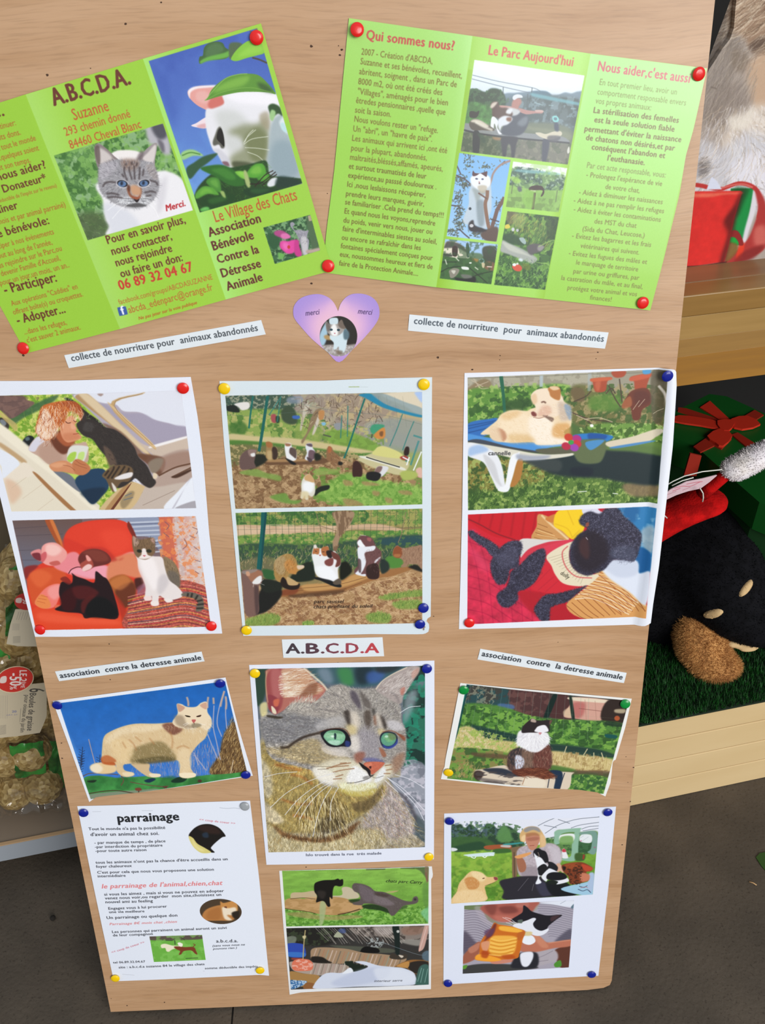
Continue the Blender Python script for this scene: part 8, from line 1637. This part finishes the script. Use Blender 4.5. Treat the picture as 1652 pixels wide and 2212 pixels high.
def fur(name, me, n, ln, m, parent, seed=1, down=0., fw=.0006):
    """short pile growing out of a mesh"""
    bm = bmesh.new(); bm.from_mesh(me); bmesh.ops.triangulate(bm, faces=bm.faces); rr = np.random.RandomState(seed)
    T = np.array([[list(v.co) for v in f.verts] for f in bm.faces]); N_ = np.array([list(f.normal) for f in bm.faces]); bm.free()
    ar = np.linalg.norm(np.cross(T[:, 1] - T[:, 0], T[:, 2] - T[:, 0]), axis=1); ix = rr.choice(len(T), n, p=ar / ar.sum())
    a, b = rr.rand(n, 1), rr.rand(n, 1); fl = (a + b) > 1; a = np.where(fl, 1 - a, a); b = np.where(fl, 1 - b, b)
    p = T[ix, 0] + a * (T[ix, 1] - T[ix, 0]) + b * (T[ix, 2] - T[ix, 0]); nn = N_[ix] + rr.normal(0, .38, (n, 3)) + [0, 0, -down]
    nn /= np.linalg.norm(nn, axis=1)[:, None]; sd = np.cross(nn, rr.normal(0, 1, (n, 3))); sd /= np.linalg.norm(sd, axis=1)[:, None] + 1e-9
    L = ln * rr.uniform(.5, 1.1, (n, 1)); V = np.stack([p - sd * fw, p + sd * fw, p + nn * L], 1).reshape(-1, 3)
    m2 = bpy.data.meshes.new(name); m2.vertices.add(len(V)); m2.vertices.foreach_set('co', V.ravel()); m2.loops.add(len(V)); m2.loops.foreach_set('vertex_index', np.arange(len(V)))
    m2.polygons.add(n); m2.polygons.foreach_set('loop_start', np.arange(n) * 3); m2.polygons.foreach_set('loop_total', np.full(n, 3)); m2.update(); m2.validate()
    o = link(name, m2, m); o.parent = parent; tag(o, kind='stuff'); return o


dog0 = on_z(1520, 1400, RZ)
dog = empty('plush_dog', dog0 * [1, 1, 0] + [0, 0, RZ]); di = dog.matrix_world.inverted()
tag(dog, 'black plush dog with tan eyebrows and paw, wearing a red Santa hat', 'soft toy')
blackp = mat('black plush', '08080b', .95, .15, ('101014', 60, 3, .4, .6)); tanp = mat('tan plush', 'd09c60', .9, .15, ('b07c4a', 45, 4, .35, .65))


def L(px, py, off): return list(di @ Vector(on_fix(px, py, off)))


body_e = [(L(1470, 1235, .22), (.13, .10, .12), (0, 0, 0)), (L(1440, 1300, .2), (.10, .08, .10), (0, 0, 0)), (L(1530, 1180, .2), (.10, .08, .085), (0, 0, 0)),
          (L(1562, 1235, .14), (.068, .062, .068), (0, 0, 0)), (L(1575, 1290, .115), (.068, .058, .056), (0, 0, 0)), (L(1600, 1330, .1), (.052, .048, .045), (0, 0, 0)), (L(1648, 1350, .085), (.045, .044, .036), (0, 0, 0)),
          (L(1500, 1310, .17), (.062, .06, .07), (0, 0, 0)), (L(1640, 1140, .17), (.035, .03, .05), (0, .5, 0))]
bme = blob(body_e); bd = link('body', bme, blackp, smooth_=True); bd.parent = dog
fur('pile', bme, 16000, .004, blackp, dog, 1)
paw_e = [(L(1487, 1358, .12), (.022, .024, .034), (0, 0, 0)), (L(1500, 1378, .105), (.032, .030, .036), (0, 0, 0)), (L(1528, 1388, .095), (.038, .03, .032), (0, 0, 0)), (L(1518, 1410, .085), (.040, .032, .028), (0, 0, 0)), (L(1524, 1404, .105), (.034, .034, .033), (0, 0, 0)), (L(1547, 1443, .066), (.036, .030, .023), (0, 0, 0)), (L(1522, 1440, .076), (.026, .024, .02), (0, 0, 0)), (L(1572, 1436, .070), (.020, .022, .02), (0, 0, 0))]
pme = blob(paw_e, .005); pw = link('paw', pme, tanp, smooth_=True); pw.parent = dog; tag(pw, 'tan front paw')
fur('paw_fur', pme, 16000, .0065, tanp, dog, 2, .1, .00045)
from mathutils.bvhtree import BVHTree
bv = BVHTree.FromPolygons([v.co[:] for v in bme.vertices], [p.vertices[:] for p in bme.polygons])


def on_body(x, y):
    o_ = di @ Vector(CAM); d_ = (Vector(ray(x, y))).normalized()
    h = bv.ray_cast(o_, d_)
    return h[0], h[1]


def patch(name, x, y, rx, ry, ang, m, label):
    p, nn = on_body(x, y)
    if p is None: return None
    e1 = di.to_3x3() @ (Vector(ray(x + math.cos(math.radians(ang)) * 10, y + math.sin(math.radians(ang)) * 10)) - Vector(ray(x, y))); e1 = (e1 - nn * e1.dot(nn)).normalized(); e2 = nn.cross(e1)
    v, f = [], []; N = 16
    for k, (r, z) in enumerate([(0, .0045), (.5, .004), (.85, .0025), (1, -.002)]):
        for i in range(N): t = 6.2832 * i / N; v.append(p + e1 * (rx * r * math.cos(t)) + e2 * (ry * r * math.sin(t)) + nn * z)
    for k in range(3): f += [[k * N + i, k * N + (i + 1) % N, (k + 1) * N + (i + 1) % N, (k + 1) * N + i] for i in range(N)]
    me = meshof(name, v, f); o = link(name, me, m, smooth_=True); o.parent = dog; tag(o, label)
    fur(name + '_fur', me, 900, .004, m, o, 5)
    return o


lt = mat('pale tan plush', 'd8b888', .9, .1)
patch('eyebrow', 1539, 1326, .0175, .0075, -38, lt, 'tan eyebrow spot'); patch('eyebrow', 1611, 1271, .016, .0062, -52, lt, 'tan eyebrow spot')
jw = blob([(L(1590, 1388, .078), (.022, .01, .008), (0, 0, .2)), (L(1618, 1398, .068), (.020, .01, .007), (0, 0, .2))], .004)
jo = link('jaw', jw, lt, smooth_=True); jo.parent = dog; tag(jo, 'tan lower jaw')


def tube(name, P, R, m, parent, N=14, cap=True):
    P = [Vector(p) for p in P]; v, f = [], []
    for i, p in enumerate(P):
        t = (P[min(i + 1, len(P) - 1)] - P[max(i - 1, 0)]).normalized(); a = t.orthogonal().normalized(); b_ = t.cross(a)
        if i: 
            a = (pa - t * pa.dot(t)).normalized(); b_ = t.cross(a)
        pa = a
        r = R[i] if isinstance(R, (list, tuple)) else R
        v += [p + a * (r * math.cos(6.2832 * k / N)) + b_ * (r * math.sin(6.2832 * k / N)) for k in range(N)]
    for i in range(len(P) - 1): f += [[i * N + k, (i + 1) * N + k, (i + 1) * N + (k + 1) % N, i * N + (k + 1) % N] for k in range(N)]
    f += [list(range(N)), list(range(len(v) - 1, len(v) - N - 1, -1))]
    bm = bmesh.new(); [bm.verts.new(c) for c in v]; bm.verts.ensure_lookup_table()
    for q in f:
        try: bm.faces.new([bm.verts[k] for k in q])
        except ValueError: pass
    bmesh.ops.recalc_face_normals(bm, faces=bm.faces); me = bpy.data.meshes.new(name); bm.to_mesh(me); bm.free()
    o = link(name, me, m, smooth_=True); o.parent = parent; return o


redf = mat('red felt', 'cc1414', .9, .1, ('a80f10', 60, 3, .4, .6), (300, .5, .002)); whf = mat('white plush', 'f4eef2', .9, .2, ('e0d8d0', 25, 3, .45, .65))
hm = blob([(L(1392 + 12 * i, 1150 - 8.2 * i + .2 * i * i, .15), (.026, .030, .0125), (0, .3 - .03 * i, 0)) for i in range(13)], .004)
ho = link('hat', hm, redf, smooth_=True); ho.parent = dog; tag(ho, 'red felt Santa hat')
tube('hat_tip', [L(1515, 1068, .125), L(1535, 1050, .12), L(1556, 1034, .115), L(1572, 1022, .11)], [.010, .010, .009, .008], redf, ho)
pm_ = blob([(L(1582, 1014, .11), (.018, .018, .015), (0, 0, 0)), (L(1606, 1003, .11), (.026, .022, .020), (0, -.5, 0)), (L(1638, 984, .11), (.024, .022, .017), (0, -.6, 0)), (L(1663, 968, .11), (.014, .015, .012), (0, 0, 0))], .004)
pmo = link('pompom', pm_, whf, smooth_=True); pmo.parent = ho; tag(pmo, 'white plush tip of the hat')
fur('pompom_fur', pm_, 2500, .003, whf, ho, 7)
_t = pic_tag()
tg = fix_canvas_mesh('care_label', _t, VV('360 1215 375 1150 440 1095 600 1015 760 985 900 950 905 955 830 1020 740 1085 620 1110 500 1150'), .1, .0012, dog, print_mat('care label print', _t), di, 0); tag(tg, 'pale pink label with red print')
wc = mat('white cord', 'dcdcd4', .8)
tube('cord', [L(x / 4.607 + 1352, y / 4.607 + 820, .098) for x, y in [(360, 1075), (470, 1010), (580, 960), (760, 915), (955, 895)]], .0009, wc, dog, 6)
tube('cord', [L(x / 4.607 + 1352, y / 4.607 + 820, .098) for x, y in [(455, 1055), (560, 1005), (670, 975)]], .0009, wc, dog, 6)
tube('cord', [L(x / 4.607 + 1352, y / 4.607 + 820, .088) for x, y in [(735, 1080), (765, 1130), (768, 1175), (760, 1215)]], .0009, wc, dog, 6)
tube('cord', [L(x / 4.607 + 1352, y / 4.607 + 820, .088) for x, y in [(350, 1325), (380, 1352), (408, 1378)]], .0009, wc, dog, 6)

# ------------------------------------------------------------------ low shelf with bags of fat balls, left of the board
SZ = .085
shelf = empty('low_shelf', fp(-.75, .1, 0) * [1, 1, 0] + [0, 0, FZ], FR); si = shelf.matrix_world.inverted()
tag(shelf, 'low grey shelf with a pale plastic front edge, left of the board', 'shelf')
zz = lambda z: z - FZ
fbox('shelf_board', -.55, .38, 0, .42, zz(SZ - .012), zz(SZ), mat('taupe laminate', '857666', .5, .4, ('75685a', 3, 4, .3, .7)), shelf)
fbox('front_edge', -.55, .38, -.003, 0, zz(SZ - .038), zz(SZ + .0005), mat('pale plastic edge', '9aa0a8', .35, .5), shelf, .0008)
fbox('edge_trim', -.55, .38, -.004, .002, zz(SZ + .0006), zz(SZ + .0022), mat('tan edge trim', 'b0906c', .5), shelf, .0004)
fbox('back_panel', -.55, .38, .34, .36, zz(SZ), zz(1.5), mat('taupe metal panel', '857762', .6, .3, ('74664f', 2, 3, .3, .7)), shelf)
fbox('leg', .30, .36, .03, .34, 0, zz(SZ - .012), mat('dark plinth', '3a342e', .7), shelf); fbox('leg', -.55, -.49, .03, .34, 0, zz(SZ - .012), MATS['dark plinth'], shelf)


def seedball(name, r, seed):
    bm = bmesh.new(); bmesh.ops.create_icosphere(bm, subdivisions=4, radius=1); rr = random.Random(seed)
    from mathutils import noise as nz
    for v in bm.verts:
        n = v.co.normalized(); k = 1 + .05 * nz.noise(n * 3 + Vector((seed, 0, 0))) + .045 * nz.noise(n * 14 + Vector((0, seed, 0)))
        v.co = n * r * k
    me = bpy.data.meshes.new(name); bm.to_mesh(me); bm.free(); return me


bm_, nt, bs = newmat('seed and fat'); tc = nt.nodes.new('ShaderNodeTexCoord'); vo = nt.nodes.new('ShaderNodeTexVoronoi'); vo.inputs['Scale'].default_value = 170
nt.links.new(tc.outputs['Object'], vo.inputs[0]); rp_ = nt.nodes.new('ShaderNodeValToRGB'); rp_.color_ramp.elements[0].color = lin('86683a'); rp_.color_ramp.elements[1].color = lin('d8bc84'); _e = rp_.color_ramp.elements.new(.5); _e.color = lin('a98b54')
nt.links.new(vo.outputs['Color'], rp_.inputs[0]); nt.links.new(rp_.outputs[0], bs.inputs['Base Color']); bs.inputs['Roughness'].default_value = .45
bb = nt.nodes.new('ShaderNodeBump'); bb.inputs['Strength'].default_value = .6; bb.inputs['Distance'].default_value = .003; nt.links.new(vo.outputs['Distance'], bb.inputs['Height']); nt.links.new(bb.outputs[0], bs.inputs['Normal'])
MATS['seed'] = bm_
SB = [seedball('seed_ball', .030, 3), seedball('seed_ball', .030, 8)]
for m_ in SB: m_.materials.append(bm_); m_.polygons.foreach_set('use_smooth', [True] * len(m_.polygons))
# clear film with crinkles
fl, nt, bs = newmat('clear film'); nt.nodes.remove(bs)
tr = nt.nodes.new('ShaderNodeBsdfTransparent'); gl = nt.nodes.new('ShaderNodeBsdfGlossy'); gl.inputs['Roughness'].default_value = .12; mxs = nt.nodes.new('ShaderNodeMixShader'); fr = nt.nodes.new('ShaderNodeLayerWeight'); fr.inputs['Blend'].default_value = .5
tr.inputs[0].default_value = (.985, .99, .98, 1)
tc = nt.nodes.new('ShaderNodeTexCoord'); n3 = nt.nodes.new('ShaderNodeTexNoise'); n3.inputs['Scale'].default_value = 26; n3.inputs['Detail'].default_value = 2; n3.inputs['Distortion'].default_value = .8
b3 = nt.nodes.new('ShaderNodeBump'); b3.inputs['Strength'].default_value = .25; b3.inputs['Distance'].default_value = .003
nt.links.new(tc.outputs['Object'], n3.inputs[0]); nt.links.new(n3.outputs['Fac'], b3.inputs['Height']); nt.links.new(b3.outputs[0], gl.inputs['Normal']); nt.links.new(b3.outputs[0], fr.inputs['Normal'])
pw_ = nt.nodes.new('ShaderNodeMath'); pw_.operation = 'POWER'; pw_.inputs[1].default_value = 3.0; nt.links.new(fr.outputs['Facing'], pw_.inputs[0])
ma = nt.nodes.new('ShaderNodeMath'); ma.operation = 'MULTIPLY_ADD'; ma.inputs[1].default_value = .7; ma.inputs[2].default_value = .07; nt.links.new(pw_.outputs[0], ma.inputs[0])
nt.links.new(ma.outputs[0], mxs.inputs[0]); nt.links.new(tr.outputs[0], mxs.inputs[1]); nt.links.new(gl.outputs[0], mxs.inputs[2]); nt.links.new(mxs.outputs[0], nt.nodes['Material Output'].inputs[0])
greenf = mat('green printed film', '3a9a3c', .3, .5, ('1c5c24', 30, 3, .4, .6)); 


def film(name, P, parent, inv, m, thick=0.):
    """crumpled sheet stretched over the balls: grid displaced by noise; P = px outline quad, off"""
    from mathutils import noise as nz
    q, off, amp = P; q = pts(q); N = 40; v = []
    for i in range(N + 1):
        for j in range(N + 1):
            s, t = j / N, i / N; x, y = (q[0] * (1 - s) + q[1] * s) * (1 - t) + (q[3] * (1 - s) + q[2] * s) * t
            wob = nz.noise(Vector((x * .02, y * .02, off * 40))); x2 = x + 6 * nz.noise(Vector((y * .03, x * .03, 2))) * (1 if j in (0, N) else .5); y2 = y + 9 * nz.noise(Vector((x * .05, 3, y * .02)))
            rid = abs(nz.noise(Vector((x * .035 + y * .01, y * .022, 7)))) + .12 * abs(nz.noise(Vector((x * .08, y * .08, 1))))
            v.append(inv @ Vector(on_fix(x2, y2, off + amp * (wob * .8 - rid))))
    f = [[i * (N + 1) + j, i * (N + 1) + j + 1, (i + 1) * (N + 1) + j + 1, (i + 1) * (N + 1) + j] for i in range(N) for j in range(N)]
    o = link(name, meshof(name, v, f), m, smooth_=True); o.parent = parent; return o


def bag(label, balls, films, greens, lab=None):
    b0 = on_fix(*balls[0][:2], .17)
    bg_ = empty('fat_ball_bag', b0 * [1, 1, 0] + [0, 0, SZ], FR); inv = bg_.matrix_world.inverted(); tag(bg_, label, 'bag', 'bags of bird fat balls')
    for k, (x, y, off) in enumerate(balls):
        o = bpy.data.objects.new('fat_ball', SB[k % 2]); COL.objects.link(o); o.parent = bg_; p = inv @ Vector(on_fix(x, y, off)); o.location = p; o.rotation_euler = (k, k * 2.1, k * .7)
    for q in greens: film('printed_film', q, bg_, inv, greenf)
    for q in films: film('clear_film', q, bg_, inv, fl)
    return bg_, inv


g1, i1 = bag('bottom clear bag of seed fat balls, its beige card reading 6 Boules de graisse', [(33, 1706, .165), (92, 1694, .160), (66, 1622, .165), (108, 1600, .20), (8, 1636, .165), (125, 1655, .2), (-35, 1700, .165), (-20, 1580, .17), (-95, 1690, .17), (-80, 1615, .18), (-75, 1550, .18), (35, 1560, .18), (85, 1530, .18)],
             [('-60 1470 118 1470 150 1752 -60 1775', .124, .008), ('-60 1712 145 1705 152 1748 -60 1768', .118, .014)], [('20 1612 92 1600 100 1668 30 1680', .150, .012), ('100 1600 128 1600 140 1700 110 1700', .165, .01)])
_c = pic_baglabel(); o = fix_canvas_mesh('label_card', _c, '-60 1482 60 1479 96 1476 101 1490 101 1545 96 1560 86 1583 40 1590 -60 1600', .112, .001, g1, print_mat('bag label print', _c), i1, 0); tag(o, 'beige card with French text')
_c = pic_sticker(); t = np.linspace(0, 2 * np.pi, 30, endpoint=False)
o = fix_canvas_mesh('sticker', _c, np.stack([32 + 39 * np.cos(t) + 2 * np.sin(t), 1468.5 + 26 * np.sin(t) - 6 * np.cos(t)], -1), .108, .001, g1, print_mat('sticker print', _c, .3), i1, 0); tag(o, 'red oval discount sticker')
o = fix_canvas_mesh('sticker_rim', None, np.stack([32 + 41 * np.cos(t) + 2 * np.sin(t), 1468.5 + 28 * np.sin(t) - 6 * np.cos(t)], -1), .1092, .0008, g1, mat('cream rim', 'e4cfae', .5), i1, 0)
g2, i2 = bag('middle bag of seed fat balls with a small beige label, beside the armchair sheet', [(62, 1425, .165), (18, 1425, .165), (-30, 1430, .165), (40, 1370, .17), (90, 1360, .18), (76, 1480, .20), (60, 1310, .175), (15, 1480, .185), (-85, 1420, .18), (-50, 1485, .18), (-20, 1365, .18)],
             [('-60 1300 95 1290 108 1475 -60 1480', .13, .012)], [('-20 1400 20 1390 30 1460 -10 1470', .152, .01), ('10 1310 35 1300 30 1400 14 1390', .15, .008)])
_c = pic_baglabel2(); o = fix_canvas_mesh('label_card', _c, '33 1317 60 1317 110 1312 112 1397 40 1396 14 1391 22 1350', .118, .001, g2, print_mat('bag label print small', _c), i2, 0); tag(o, 'small beige label with a bar code')
_c = pic_sticker2(); o = fix_canvas_mesh('sticker', _c, np.stack([58 + 27 * np.cos(t), 1300 + 18 * np.sin(t)], -1), .112, .001, g2, print_mat('small sticker print', _c, .3), i2, 0); tag(o, 'red oval discount sticker')
g3, i3 = bag('top bag of seed fat balls, mostly hidden behind the sheet edge', [(38, 1250, .17), (66, 1235, .19), (60, 1275, .18), (50, 1215, .2), (5, 1320, .2)],
             [('14 1180 70 1180 80 1300 8 1300', .14, .010)], [('18 1225 40 1215 44 1290 20 1290', .156, .008)])

# small litter on the floor at the right edge
lf = prism('leaf', '1632 1853 1640 1844 1660 1840 1672 1870 1655 1884 1644 1872', FZ, FZ + .0015, mat('green leaf', '24480c', .6), None, Matrix.Identity(4), FZ); tag(lf, 'dark green leaf scrap lying on the floor at the right', 'leaf')
st = tube('straw', [on_z(1618, 1905, FZ + .001), on_z(1626, 1907, FZ + .0015), on_z(1634, 1912, FZ + .001)], .0008, mat('dry straw', 'c8a070', .7), None, 6); tag(st, 'short pale straw lying on the floor at the right', 'straw')
cr = link('crumb', seedball('crumb', .004, 5), mat('dark crumb', '1c1610', .9), mw=frame(on_z(114, 1983, FZ + .003))); tag(cr, 'dark crumb on the floor left of the board', 'crumb')
bpy.context.view_layer.update()
